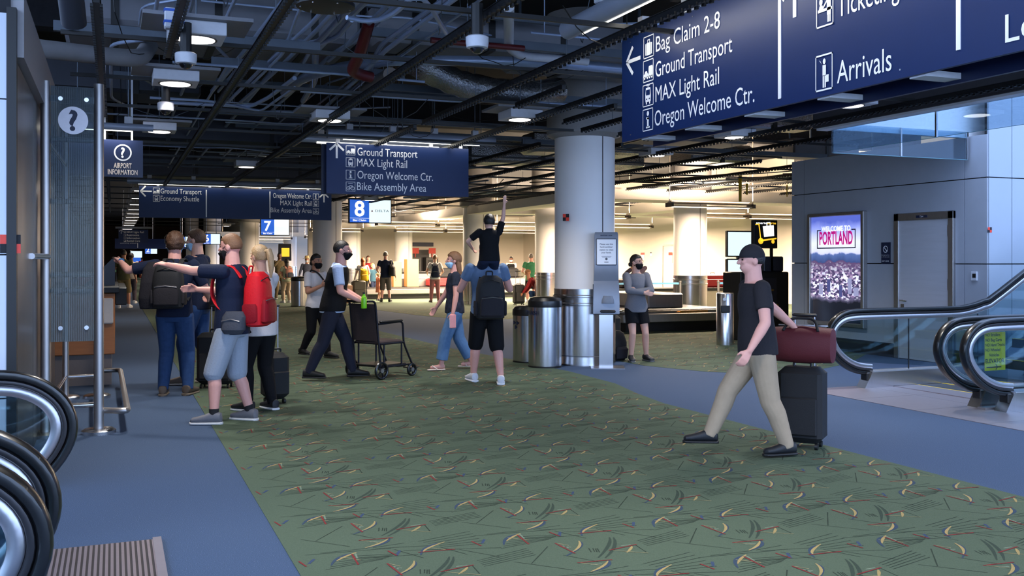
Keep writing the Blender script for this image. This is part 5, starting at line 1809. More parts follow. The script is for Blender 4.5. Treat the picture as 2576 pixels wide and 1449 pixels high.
suitcase(7.32, 13.8, 0, .34, .24, .62, .2, M_SBLK, 'black carry-on standing behind the woman in grey', .0)
for x, y, w, d, h, rz, m, lb in [(7.45, 33.4, .42, .28, .66, .2, M_STAN, 'tan hard suitcase beside the yellow backpack family'), (7.95, 33.6, .46, .3, .78, .1, M_SOLI, 'tall olive suitcase right of the tan one'), (7.2, 34.6, .4, .26, .6, -.1, M_SBLK, 'black suitcase behind the tan hard suitcase')]:
    suitcase(x, y, 0, w, d, h, rz, m, lb, .4)
suitcase(12.9, 30.9, 0, .38, .26, .66, 0, M_SBLK, 'black suitcase with a tall handle left of the man in green', .45)


def carton(x, y, z, w, d, h, rz, m, label, name='cardboard_box'):
    t = thing(name, label, 'box')
    MB().box((0, 0, h / 2), (w, d, h), 0, .006).build('carton', m, t)
    MB().box((0, 0, h + .002), (w * .98, .05, .006)).build('tape', mat('packing_tape', rgb(200, 170, 120), .35), t)
    t.location = (x, y, z)
    t.rotation_euler = (0, 0, rz)


carton(10.45, 37.8, .48, .38, .3, 1.0, .3, M_CARD, 'tall cardboard box standing left on the middle carousel')
carton(11.1, 37.8, .48, .5, .34, 1.1, .1, M_CARD, 'taller open cardboard box right of the other on the carousel')
for x, y, z, w, d, h, m, lb in [(12.2, 37.75, .478, .9, .5, .34, M_SRED, 'wide dark red suitcase lying on the middle carousel'), (12.7, 38.9, .80, .8, .4, .42, M_SBLK, 'black duffel lying on the carousel island'), (13.0, 37.8, .478, .6, .3, .5, M_SOLI, 'brown bag behind the red suitcase on the carousel'),
                                (14.9, 38.6, .80, .34, .3, .55, M_SBLK, 'black suitcase upright on the carousel behind the backpack woman'), (15.8, 38.6, .80, .5, .3, .4, M_SBLK, 'black bag at the right end of the middle carousel'), (14.3, 25.6, .70, .7, .4, .3, M_SBLK, 'black soft bag on the pale conveyor'), (13.6, 25.8, .70, .45, .4, .55, M_SRED, 'dark red case on the pale conveyor left of the pillar'),
                                (17.2, 25.6, .70, .8, .4, .42, M_SRED, 'dark red duffel on the pale conveyor right of the pillar'), (16.2, 39.2, .80, .7, .4, .3, M_SOLI, 'brown duffel far right on the middle carousel')]:
    suitcase(x, y, z, w, d, h, 0, m, lb, wheels=False)
# yellow warning label on the near carousel, notices and doors on the warm walls
t = thing('warning_label', 'orange warning strip on the edge of the near carousel', 'label', (11.7, 18.2, .4))
MB().bb(11.4, 12.1, 18.185, 18.2, .40, .45).build('strip', mat('orange_label', rgb(214, 140, 40), .5), t)
letter('lettering', 'DO NOT LEAN OR SIT', Vector((11.75, 18.185, .412)), UX, UZ, .022, M_INK, t, width=.6, align='C', lift=.001)


def notice(px, py, w, h, label, wallX=None, wallY=None, red=True):
    p = atX(px, py, wallX) if wallX else atY(px, py, wallY)
    u = UY if wallX else UX
    n = Vector((-1, 0, 0)) if wallX else Vector((0, -1, 0))
    t = thing('wall_notice', label, 'notice', p)
    mb = MB()
    rect(mb, -w / 2, -h / 2, w / 2, h / 2, p, u, UZ, 1.0, .01)
    mb.build('sheet', M_WHITE, t, angle=None)
    mb = MB()
    rect(mb, -w / 2, h * .22, w / 2, h / 2, p, u, UZ, 1.0, .014)
    mb.build('heading', mat('notice_red', rgb(200, 50, 30), .5) if red else M_INK, t, angle=None)


notice(1617, 645, .34, .34, 'red-headed notice above the woman with long hair', wallX=22)
notice(1638, 639, .16, .16, 'small dark notice right of the red-headed notice', wallX=22, red=False)
notice(1687, 648, .3, .45, 'red-headed notice on the pale door by the pillar', wallX=21.93)
d = thing('door_2', 'pale service door in the warm side wall', None, (22, 26.5, 0), kind='structure')
p, q = atX(1671, 627, 22), atX(1705, 627, 22)
MB().bb(21.95, 22.02, q.y, p.y, 0, 2.15, .01).build('door_leaf', mat('pale_door', rgb(206, 192, 180), .5), d)
MB().bb(21.93, 22.0, q.y - .06, q.y, 0, 2.2).bb(21.93, 22.0, p.y, p.y + .06, 0, 2.2).bb(21.93, 22.0, q.y, p.y, 2.15, 2.22).build('door_frame', M_STEELD, d)
d = thing('door_3', 'dark doorway with a small blue sign in the back wall', None, (16.6, 52, 0), kind='structure')
p = atY(1057, 683, 52)
MB().bb(p.x - .5, p.x + .5, 51.95, 52.02, 0, 2.1).build('door_leaf', mat('dark_door', rgb(66, 64, 66), .5), d)
MB().bb(p.x - .75, p.x + .75, 51.93, 51.97, 2.3, 2.52).build('door_sign', M_INK, d)
MB().bb(p.x - .58, p.x - .5, 51.93, 52.0, 0, 2.16).bb(p.x + .5, p.x + .58, 51.93, 52.0, 0, 2.16).build('door_frame', M_STEELD, d)
for px, lb in ((1041, 'dark ticket machine left of the back doorway'), (1083, 'dark ticket machine right of the back doorway')):
    p = atY(px, 668, 51.6)
    t = thing('vending_machine', lb, 'machine', (p.x, 51.6, 0))
    MB().bb(p.x - .35, p.x + .35, 51.3, 51.9, 0, 1.7, .02).build('cabinet', mat('machine_grey', rgb(70, 68, 70), .5), t)
    MB().bb(p.x - .25, p.x + .25, 51.29, 51.3, .9, 1.55).build('front', M_BLACK, t)
    MB().bb(p.x - .2, p.x + .2, 51.285, 51.29, 1.9, 2.2).bb(p.x - .02, p.x + .02, 51.29, 51.4, 1.7, 1.95).build('top_sign', mat('notice_red', rgb(200, 50, 30), .5), t)
t = thing('advert_case', 'small glowing amber advert case far in the hall behind the soldier', 'advert', (9.3, 52.5, 1.8))
p = atY(717, 633, 58)
t.location = (p.x, 58, 1.5)
MB().bb(p.x - .38, p.x + .38, 58, 58.1, 1.5, 2.5, .02).build('case', M_BLACK, t)
MB().bb(p.x - .2, p.x + .25, 57.98, 58.0, 1.75, 2.25).build('picture', M_YLIT, t)
MB().bb(p.x - .05, p.x + .05, 58.0, 58.1, 0, 1.5).build('post', M_BLACK, t)

# ---------------------------------------------------------------- people
JOBS = []


def fabric(name, c, rough=.85, var=.12, scale=60, bump=.25):
    return mat('cloth_' + name, rgb(*c), rough, 0, var, scale, bump, spec=.2)


def skin_mat(name, c):
    return mat('skin_' + name, rgb(*c), .5, 0, .05, 40, .05, spec=.35)


SK = {'fair': skin_mat('fair', (208, 160, 140)), 'tan': skin_mat('tan', (176, 122, 96)), 'brown': skin_mat('brown', (112, 74, 56)), 'pink': skin_mat('pink', (214, 156, 142))}
HAIRM = {'brown': mat('hair_brown', rgb(74, 48, 30), .6, 0, .35, 90, .6), 'dark': mat('hair_dark', rgb(26, 20, 18), .5, 0, .3, 90, .5), 'blond': mat('hair_blond', rgb(176, 146, 108), .5, 0, .25, 90, .5),
         'sandy': mat('hair_sandy', rgb(120, 84, 56), .6, 0, .3, 90, .5), 'red': mat('hair_red', rgb(150, 70, 26), .55, 0, .3, 90, .5), 'grey': mat('hair_grey', rgb(112, 104, 98), .6, 0, .3, 90, .5)}
M_EYE = mat('eye_dark', rgb(24, 18, 16), .2)
M_MASKK = fabric('mask_black', (18, 18, 22))
M_MASKB = fabric('mask_blue', (150, 190, 220))
M_MASKW = fabric('mask_white', (220, 222, 226))


def job(name, mb, m, parent, voxel, smooth=3, ratio=.4, **kw):
    """the union of overlapping rounded pieces becomes one continuous skin (done for all people at once below)"""
    JOBS.append((name, mb, m, parent, voxel, smooth, ratio, kw))


def ik(a, b, l1, l2, hint):
    a, b, hint = Vector(a), Vector(b), Vector(hint)
    d = b - a
    L = min(d.length, (l1 + l2) * .995)
    u = d.normalized()
    b = a + u * L
    x = (l1 * l1 - l2 * l2 + L * L) / (2 * L)
    hgt = math.sqrt(max(l1 * l1 - x * x, 0))
    n = hint - u * hint.dot(u)
    n = n.normalized() if n.length > 1e-5 else ortho(u)[0]
    return a + u * x + n * hgt, b


def hand_shape(mb, w, d, n, right, pose, k):
    """palm, four fingers and a thumb rooted in the palm; d = along the hand, n = palm side"""
    d = Vector(d).normalized()
    n = Vector(n)
    n = (n - d * n.dot(d)).normalized()
    th = d.cross(n) if right else n.cross(d)
    offs = (.030, .010, -.010, -.029)
    lens = ((.040, .034), (.045, .038), (.042, .034), (.032, .027))
    curls = {'relax': [(22, 34)] * 4, 'fist': [(78, 95)] * 4, 'grip': [(60, 75)] * 4, 'open': [(4, 8)] * 4, 'point': [(3, 4), (80, 95), (82, 95), (84, 95)]}[pose]
    for o, (l1, l2), (c1, c2) in zip(offs, lens, curls):
        kn = w + d * (.088 * k) + th * (o * k)
        mb.cap(w + d * (.01 * k) + th * (o * .55 * k), .0135 * k, kn, .0115 * k, 8, 2)
        a1, a2 = math.radians(c1), math.radians(c1 + c2)
        m1 = kn + (d * math.cos(a1) + n * math.sin(a1)) * (l1 * k)
        mb.cap(kn, .0105 * k, m1, .0095 * k, 8, 2)
        m2 = m1 + (d * math.cos(a2) + n * math.sin(a2)) * (l2 * k)
        mb.cap(m1, .0095 * k, m2, .0085 * k, 8, 2)
    b0 = w + d * (.022 * k) + th * (.022 * k)
    b1 = b0 + (d * .62 + th * .62 + n * .35).normalized() * (.045 * k)
    b2 = b1 + ((d * .85 + th * .2 + n * .45) if pose != 'fist' else (d * .5 - th * .5 + n * .5)).normalized() * (.034 * k)
    mb.cap(b0, .0145 * k, b1, .0115 * k, 8, 2)
    mb.cap(b1, .0115 * k, b2, .0095 * k, 8, 2)


def shell(f, n=28, m=20):
    """sphere whose radius is set by f(direction)"""
    pts, fs = [], []
    for j in range(m + 1):
        t = math.pi * j / m
        for i in range(n):
            a = 2 * math.pi * i / n
            v = Vector((math.sin(t) * math.cos(a), math.sin(t) * math.sin(a), math.cos(t)))
            pts.append(f(v))
    for j in range(m):
        for i in range(n):
            k = (i + 1) % n
            fs.append((j * n + i, (j + 1) * n + i, (j + 1) * n + k, j * n + k))
    return pts, fs


def sstep(a, b, x):
    t = max(0, min(1, (x - a) / (b - a)))
    return t * t * (3 - 2 * t)


def person(label, loc, img_dir, H, skin='fair', fem=False, hair='short', hairc='brown', shirt=None, pants=None, sleeves=.55, shorts=None, hem=.485, shoes=(30, 30, 34), sole=(200, 200, 200),
           lh=(-.2, .05, .48), rh=(.2, .05, .48), lf=(-.075, .0), rf=(.075, .0), lfz=0.0, rfz=0.0, lean=(0, 0), hip=None, head_yaw=0.0, head_tilt=0.0, lpose='relax', rpose='relax', lnorm=None, rnorm=None,
           lel=None, rel=None, mask=None, near=True, vest=None, skirt=False, barefoot=False, sock=None, child=False, bulk=1.0, zbase=0.0, hood=False, name='person', lkn=(0, 1, 0), rkn=(0, 1, 0)):
    """a clothed figure in local axes (facing +y, right hand +x), then turned; hand and foot targets are fractions of the height"""
    t = thing(name, label, 'person', (0, 0, 0))
    vx = .0078 if near else .0125
    h = H
    hs = 1.30 if child else 1.05       # children have larger heads
    zh = .49 * h if hip is None else hip * h
    dz = zh - .49 * h
    lx, ly = lean

    def sp(z):
        """shift of the trunk at height z (fraction) for the lean and for a lowered seat"""
        k = max(0.0, (z - .49) / .35)
        return Vector((lx * h * k, ly * h * k, dz))
    wS = (.098 if fem else .108) * bulk
    ring = [(.455, .070, .050), (.49, .088, .064), (.53, .094 if fem else .088, .067), (.60, .070 if fem else .080, .055 if fem else .062), (.66, .076 if fem else .086, .060), (.715, .084 if fem else .094, .066 if fem else .064), (.77, .086 if fem else .098, .058), (.808, .074 if fem else .082, .046), (.835, .034, .036)]

    def rings(z0, z1, g, gx=1.0):
        out = []
        rr = [r for r in ring if z0 < r[0] < z1]

        def at(z):
            for a, b in zip(ring, ring[1:]):
                if a[0] <= z <= b[0]:
                    q = (z - a[0]) / (b[0] - a[0])
                    return (z, a[1] + (b[1] - a[1]) * q, a[2] + (b[2] - a[2]) * q)
            return ring[0] if z < ring[0][0] else ring[-1]
        for r in [at(z0)] + rr + [at(z1)]:
            out.append((Vector((0, 0, r[0] * h)) + sp(r[0]), r[1] * h * bulk * gx + g, r[2] * h * bulk + g))
        return out
    shL = Vector((-wS * h, 0, .80 * h)) + sp(.80)
    shR = Vector((wS * h, 0, .80 * h)) + sp(.80)
    hipL, hipR = Vector((-.052 * h, 0, zh)), Vector((.052 * h, 0, zh))
    ua, fa = .168 * h, .148 * h
    LH, RH = Vector(lh) * h, Vector(rh) * h
    elL, wrL = ik(shL, LH, ua, fa, lel or (-.6, -1, -.5))
    elR, wrR = ik(shR, RH, ua, fa, rel or (.6, -1, -.5))
    ankL = Vector((lf[0] * h, lf[1] * h, .048 * h + lfz * h))
    ankR = Vector((rf[0] * h, rf[1] * h, .048 * h + rfz * h))
    tl, cl = .232 * h, .222 * h
    knL, ankL = ik(hipL, ankL, tl, cl, lkn)
    knR, ankR = ik(hipR, ankR, tl, cl, rkn)
    # head frame
    hc = Vector((0, .008 * h, (.931 - .012 * max(hs - 1.05, 0) * 8) * h)) + sp(.9)
    Rh = Matrix.Rotation(math.radians(head_yaw), 3, 'Z') @ Matrix.Rotation(math.radians(head_tilt), 3, 'X')

    def hp(x, y, z):
        return hc + Rh @ (Vector((x, y, z)) * h * hs)
    # ---- body: one continuous surface
    b = MB()
    b.loft(rings(.455, .835, 0), 20)
    b.cap(hc - Vector((0, .012 * h, .095 * h * hs)) - Vector((0, 0, .02 * h)), .041 * h * bulk, hc - Vector((0, .006 * h, .03 * h)), .035 * h * bulk, 12, 3)
    b.ell(hp(0, -.004, .012), (.0435 * h * hs, .054 * h * hs, .053 * h * hs), 20, 14, Rh)
    b.ell(hp(0, .012, -.028), (.035 * h * hs, .040 * h * hs, .037 * h * hs), 18, 12, Rh)
    b.cap(hp(0, .050, .012), .006 * h, hp(0, .062, -.012), .0085 * h, 8, 2)
    for sx in (-1, 1):
        b.ell(hp(sx * .044, -.004, -.005), (.007 * h, .013 * h, .018 * h), 10, 8, Rh)
        b.ell(hp(sx * .018, .043, -.008), (.014 * h, .010 * h, .010 * h), 8, 6, Rh)
    b.cap(hp(-.013, .0475, -.034), .0055 * h, hp(.013, .0475, -.034), .0055 * h, 8, 2)
    for s, e, w, hd, nn, right, pose in ((shL, elL, wrL, lh, lnorm, False, lpose), (shR, elR, wrR, rh, rnorm, True, rpose)):
        b.cap(s, .030 * h * bulk, e, .0235 * h * bulk, 12, 3)
        md = e.lerp(w, .3)
        b.cap(e, .0235 * h * bulk, md, .0235 * h * bulk, 12, 3)
        b.cap(md, .0235 * h * bulk, w, .0155 * h, 12, 3)
        d = (w - e).normalized()
        nn = Vector(nn) if nn else Vector((1 if not right else -1, .1, 0))
        hand_shape(b, w, d, nn, right, pose, h / 1.78)
    for hp_, kn, an in ((hipL, knL, ankL), (hipR, knR, ankR)):
        b.cap(hp_, .050 * h * bulk, kn, .032 * h * bulk, 14, 3)
        cf = kn.lerp(an, .28) + Vector((0, -.006 * h, 0))
        b.cap(kn, .032 * h * bulk, cf, .0335 * h * bulk, 12, 3)
        b.cap(cf, .0335 * h * bulk, an, .021 * h, 12, 3)
        if barefoot:
            b.cap(an + Vector((0, -.015 * h, -.018 * h)), .021 * h, an + Vector((0, .08 * h, -.024 * h)), .014 * h, 10, 3)
        else:
            b.cap(an + Vector((0, -.012 * h, -.010 * h)), .019 * h, an + Vector((0, .045 * h, -.020 * h)), .011 * h, 10, 3)
    job('body', b, SK[skin], t, vx, 2, .5 if near else .45)
    # ---- eyes, brows, mask
    if near:
        for sx in (-1, 1):
            MB().ell(hp(sx * .018, .0475, .004), (.0068 * h, .004 * h, .0042 * h), 10, 6, Rh).build('eye', M_EYE, t)
            MB().cap(hp(sx * .010, .0495, .017), .0022 * h, hp(sx * .026, .0465, .017), .002 * h, 6, 2).build('eyebrow', HAIRM[hairc], t)
    if mask:
        def fm(v):
            on = sstep(.12, .34, v.y) * sstep(.30, .08, v.z) * sstep(-1.02, -.80, v.z)
            r = .86 + .30 * on
            nose = .010 * max(0, 1 - abs(v.x) * 5) * on * sstep(-.5, .0, v.z)
            return hp(v.x * .039 * r, .008 + v.y * .047 * r + nose, -.026 + v.z * .044 * r)
        p_, f_ = shell(fm, 28, 18)
        mk = MB().add(p_, f_).build('face_mask', mask, t)
        for sx in (-1, 1):
            MB().tube([hp(sx * .034, .028, -.008), hp(sx * .043, .008, .004), hp(sx * .046, -.012, .0), hp(sx * .043, .004, -.028), hp(sx * .033, .026, -.045)], .0014 * h, 5).build('ear_loop', mask, t)
    # ---- hair
    rr = random.Random(len(label) * 31 + int(H * 100))
    if hair:
        jit = {'curly': .10, 'short': .02, 'crop': .008}.get(hair, .03)
        low = {'short': -.55, 'crop': -.5, 'curly': -.72, 'long': -.8, 'pony': -.55, 'bun': -.55}.get(hair, -.55)

        def fh(v):
            q = math.atan2(abs(v.x), v.y) / math.pi      # 0 front .. 1 back
            lim = .40 + (low - .40) * sstep(.26, .60, q)
            on = sstep(lim - .14, lim + .06, v.z)
            th = {'curly': 1.20, 'crop': 1.045, 'long': 1.14}.get(hair, 1.10)
            r = .86 + (th - .86) * on + rr.uniform(-jit, jit) * on
            return hp(v.x * .0435 * r, -.005 + v.y * .055 * r, .012 + v.z * .0545 * r)
        p_, f_ = shell(fh, 36, 24)
        MB().add(p_, f_).build('hair', HAIRM[hairc], t, angle=60 if hair != 'curly' else None)
        if hair == 'pony':
            MB().tube([hp(0, -.052, .03), hp(0, -.080, .034), hp(0, -.094, .0), hp(.004, -.096, -.06), hp(.008, -.088, -.12)], [.014 * h, .019 * h, .021 * h, .017 * h, .006 * h], 12).build('ponytail', HAIRM[hairc], t)
        if hair == 'bun':
            MB().ell(hp(0, -.066, -.018), (.022 * h, .019 * h, .022 * h), 14, 10, Rh).build('hair_bun', HAIRM[hairc], t)
        if hair == 'long':
            MB().loft([(hp(0, -.022, .02), .040 * h, .032 * h), (hp(0, -.034, -.04), .046 * h, .030 * h), (hp(0, -.044, -.10), .048 * h, .024 * h), (hp(0, -.046, -.16), .036 * h, .016 * h)], 18).build('long_hair', HAIRM[hairc], t)
    # ---- clothes
    if shirt:
        g = (.014 if not fem else .011) + (.006 if near else .008)
        s = MB()
        rs = rings(hem, .822, g)
        full = rings(.51, .53, g)[0]
        rs = [(q[0], max(q[1], full[1] + .004), max(q[2], full[2] + .004)) if q[0].z < .51 * h + dz else q for q in rs]
        rs = [(q[0], q[1] + .011, q[2] + .011) if q[0].z < .605 * h + dz else q for q in rs]
        s.loft(rs, 24)
        s.cap(Vector((0, -.006 * h, .815 * h)) + sp(.815), .05 * h, Vector((0, -.004 * h, .838 * h)) + sp(.83), .040 * h, 14, 3, flat1=True)
        for sh, e, w in ((shL, elL, wrL), (shR, elR, wrR)):
            q = min(sleeves, 1.0)
            p = sh.lerp(e, q)
            s.cap(sh, .034 * h * bulk + .008, p, (.030 if sleeves < 1 else .027) * h * bulk + .010, 14, 3, flat1=sleeves < 1)
            if sleeves > 1:
                q2 = sleeves - 1
                p2 = e.lerp(w, q2)
                s.cap(e, .027 * h * bulk + .009, e.lerp(w, .3 * q2), .026 * h * bulk + .009, 14, 3)
                s.cap(e.lerp(w, .3 * q2), .026 * h * bulk + .009, p2, .0185 * h + .008, 14, 3, flat1=True)
        job('hoodie' if hood else 'shirt', s, shirt, t, vx, 3, .4)
    if vest:
        s = MB()
        vr = [(q[0], max(q[1], rings(.52, .54, .030)[0][1]) if q[0].z < .52 * h + dz else q[1], q[2]) for q in rings(hem + .01, .81, .030)]
        s.loft([(q[0], q[1] + .014, q[2] + .014) if q[0].z < .62 * h + dz else q for q in vr], 24)
        job('vest', s, vest, t, vx, 3, .4)
    if pants:
        s = MB()
        g = .018
        s.loft(rings(.455, .585, g), 22)
        for hp_, kn, an in ((hipL, knL, ankL), (hipR, knR, ankR)):
            if shorts:
                if shorts <= 1:
                    e = hp_.lerp(kn, shorts)
                    s.cap(hp_, .054 * h * bulk + .012, e, .050 * h * bulk + .014, 16, 3, flat1=True)
                else:
                    s.cap(hp_, .054 * h * bulk + .012, kn, .042 * h * bulk + .016, 16, 3)
                    e = kn.lerp(an, shorts - 1)
                    s.cap(kn, .042 * h * bulk + .016, e, .042 * h * bulk + .014, 16, 3, flat1=True)
            else:
                tight = .6 if fem else 1.0
                cf = kn.lerp(an, .28) + Vector((0, -.006 * h, 0))
                s.cap(hp_, .054 * h * bulk + .012, kn, .036 * h * bulk + .014, 16, 3)
                s.cap(kn, .036 * h * bulk + .014, cf, .035 * h * bulk + .013, 16, 3)
                s.cap(cf, .035 * h * bulk + .013, an + Vector((0, 0, -.012 * h)), .024 * h + .014 * tight, 16, 3, flat1=True)
        if skirt:
            s.loft([(Vector((0, 0, .30 * h + dz)), .13 * h, .10 * h), (Vector((0, 0, .52 * h + dz)), .098 * h, .075 * h)], 22)
        job('dress' if skirt else ('shorts' if shorts else 'trousers'), s, pants, t, vx, 3, .4)
    # ---- shoes: upper and sole, each foot its own
    mu, ms = mat('shoe_%d_%d_%d' % tuple(shoes), rgb(*shoes), .6, 0, .1, 60), mat('sole_%d_%d_%d' % tuple(sole), rgb(*sole), .6)
    for an, kn in ((ankL, knL), (ankR, knR)):
        z0 = an.z - .048 * h
        fd = Vector((math.copysign(.18, an.x) if abs(an.x) > .01 else 0, 1, 0)).normalized()
        sd = Vector((fd.y, -fd.x, 0))
        base = Vector((an.x, an.y, z0))
        L0 = .055 * h

        def rg(q, wd, ht, zz=.012):
            return (base + fd * (q * h) + Vector((0, 0, zz * h + ht * h / 2)), wd * h, ht * h / 2, sd, (0, 0, 1))
        if barefoot:
            MB().loft([rg(-.035, .012, .010, 0), rg(-.03, .024, .011, 0), rg(.04, .026, .011, 0), rg(.09, .029, .011, 0), rg(.115, .022, .010, 0), rg(.12, .01, .008, 0)], 14, 3).build('sandal', ms, t)
            MB().tube([base + fd * (.04 * h) + sd * .026 * h + Vector((0, 0, .012 * h)), base + fd * (.075 * h) + Vector((0, 0, .038 * h)), base + fd * (.04 * h) - sd * .026 * h + Vector((0, 0, .012 * h))], .005 * h, 6).build('sandal_strap', ms, t)
            continue
        sh_ = MB().loft([rg(-.042, .010, .030), rg(-.036, .023, .050), rg(-.012, .026, .056), rg(.02, .026, .052), rg(.05, .027, .040), rg(.085, .029, .030), rg(.112, .024, .024), rg(.122, .010, .014)], 18, 2.6).build('shoe', mu, t)
        MB().loft([rg(-.046, .012, .014, 0), rg(-.038, .026, .016, 0), rg(.03, .028, .015, 0), rg(.085, .031, .015, 0), rg(.116, .025, .015, 0), rg(.127, .010, .013, 0)], 16, 3).build('sole', ms, sh_)
        if sock:
            d = (kn - an).normalized()
            MB().cyl(an - d * (.01 * h), an + d * (.035 * h), .0235 * h, .026 * h, 14).build('sock', mat('sock_%d_%d_%d' % tuple(sock), rgb(*sock), .9), t)
    ax, ay = loc
    t.location = (ax, ay, zbase)
    t.rotation_euler = (0, 0, math.radians(img_dir) - YAW)
    T = Matrix.Translation((ax, ay, zbase)) @ Matrix.Rotation(math.radians(img_dir) - YAW, 4, 'Z')
    return {'root': t, 'T': T, 'h': h, 'hp': hp, 'wrL': T @ wrL, 'wrR': T @ wrR, 'shz': .80 * h + dz, 'sp': sp, 'rings': rings, 'Rh': Rh}


def run_jobs():
    sc = bpy.data.scenes.new('tailor_bench')
    tmp = []
    for (name, mb, m, parent, vx, sm, ratio, kw) in JOBS:
        me = bpy.data.meshes.new(name)
        me.from_pydata(mb.v, [], mb.f)
        o = bpy.data.objects.new('bench', me)
        sc.collection.objects.link(o)
        r = o.modifiers.new('r', 'REMESH')
        r.mode = 'VOXEL'
        r.voxel_size = vx
        s = o.modifiers.new('s', 'SMOOTH')
        s.factor = .5
        s.iterations = sm
        d = o.modifiers.new('d', 'DECIMATE')
        d.ratio = ratio
        tmp.append(o)
    vl = sc.view_layers[0]
    vl.update()
    dg = vl.depsgraph
    for o, (name, mb, m, parent, vx, sm, ratio, kw) in zip(tmp, JOBS):
        me = bpy.data.meshes.new_from_object(o.evaluated_get(dg))
        me.name = name
        me.materials.clear()
        me.materials.append(m)
        me.polygons.foreach_set('use_smooth', [True] * len(me.polygons))
        link_mesh(name, me, parent, **kw)
    for o in tmp:
        me = o.data
        bpy.data.objects.remove(o, do_unlink=True)
        bpy.data.meshes.remove(me)
    bpy.data.scenes.remove(sc)


def backpack(pp, label, m, m2=None, w=.31, d=.17, hh=.46, drop=.0, y0=-.155, group=None, name='backpack', straps=True, sidew=0.0):
    """soft pack worn on a person's back (hangs from the shoulders)"""
    h = pp['h']
    t = thing(name, label, 'backpack')
    zt = pp['shz'] + .02 - drop
    off = pp['sp'](.72)
    c = Vector((off.x + sidew, off.y + y0, 0))
    m2 = m2 or m
    prof = [(0, .80, .55), (.04, .96, .85), (.35, 1.0, 1.0), (.7, .97, .92), (.92, .80, .7), (1.0, .45, .35)]
    MB().loft([(c + Vector((0, -d / 2, zt - hh + hh * q)), w / 2 * a, d / 2 * b_) for q, a, b_ in prof], 22, 3.2).build('main_bag', m, t)
    pk = MB().loft([(c + Vector((0, -d * .98, zt - hh + hh * q)), w * .40 * a, d * .20 * b_) for q, a, b_ in ((.06, .8, .5), (.10, 1, 1), (.40, 1, 1), (.50, .85, .6), (.53, .6, .3))], 18, 3.0).build('front_pocket', m2, t)
    MB().tube([c + Vector((-w * .36, -d * 1.10, zt - hh * .52)), c + Vector((0, -d * 1.14, zt - hh * .49)), c + Vector((w * .36, -d * 1.10, zt - hh * .52))], .005, 6).build('zip', M_ALU, pk)
    MB().tube([c + Vector((-w * .44, -d * .45, zt - hh * .3)), c + Vector((-w * .30, -d * .86, zt - hh * .16)), c + Vector((0, -d * .95, zt - hh * .10)), c + Vector((w * .30, -d * .86, zt - hh * .16)), c + Vector((w * .44, -d * .45, zt - hh * .3))], .005, 6).build('zip', M_BLACK, t)
    MB().tube(fillet([c + Vector((-.04, -.03, zt - .02)), c + Vector((-.04, -.04, zt + .05)), c + Vector((.04, -.04, zt + .05)), c + Vector((.04, -.03, zt - .02))], .02), .009, 8).build('grab_loop', m, t)
    for sx in (-1, 1):
        MB().loft([(c + Vector((sx * w * .5, -d * .45, zt - hh * q)), .022 * a, d * .34 * a) for q, a in ((.92, .7), (.88, 1), (.62, 1), (.58, .8))], 12, 3).build('side_pocket', m2, t)
        if straps:
            sw = .085 * h / 1.75
            P_ = [Vector((sx * sw, y0 + .02, zt - .06)), Vector((sx * sw * 1.05, y0 + .10, zt + .055)), Vector((sx * sw * 1.15, .06, zt + .05)), Vector((sx * sw * 1.25, .145, zt - .07)), Vector((sx * sw * 1.35, .150, zt - .24)), Vector((sx * sw * 1.75, .05, zt - .36)), Vector((sx * sw * 1.8, y0, zt - .42))]
            path = fillet([q + off for q in P_], .08, 3)
            rg = []
            for i, q in enumerate(path):
                a, b_ = path[max(i - 1, 0)], path[min(i + 1, len(path) - 1)]
                tg = (b_ - a).normalized()
                xd = Vector((1, 0, 0)) - tg * tg.x
                xd.normalize()
                rg.append((q, .028, .009, xd, tg.cross(xd)))
            MB().loft(rg, 10, 3).build('strap', m, t)
    t.location = pp['root'].location
    t.rotation_euler = pp['root'].rotation_euler
    if group:
        t['group'] = group
    return t


NAVY, BLKC, JEAN = fabric('navy', (26, 34, 56)), fabric('black', (17, 17, 20)), fabric('jeans', (44, 70, 112), .85, .25, 25)
CHAR, LGREY, OLIVE = fabric('charcoal', (40, 38, 42)), fabric('light_grey', (150, 158, 170), .85, .08), fabric('olive', (86, 84, 56), .85, .2, 12)
LBLUE, WHITEC = fabric('pale_blue', (170, 186, 216), .8, .06), fabric('white', (206, 200, 200), .8, .06)
SLATEB, GREYC, KHAKI = fabric('slate_blue', (92, 112, 140), .85, .2, 14), fabric('heather_grey', (112, 112, 118), .9, .18, 120), fabric('khaki', (158, 140, 118), .85, .12, 16)
REDC, REDD = fabric('red', (206, 26, 36), .6), fabric('deep_red', (140, 16, 28), .6)
CAMO = fabric('camouflage', (96, 84, 62), .9, .55, 9)
GREENF = fabric('green_print', (60, 120, 88), .85, .35, 22)
MAUVE, MAROONC, ORPINK = fabric('mauve', (150, 96, 100)), fabric('maroon', (130, 34, 38)), fabric('coral_print', (214, 130, 108), .85, .4, 14)
GRYP = fabric('pack_grey', (70, 72, 80))
FLORAL = fabric('floral', (40, 44, 56), .85, .9, 16)
DKTRS = fabric('dark_trousers', (34, 36, 50))

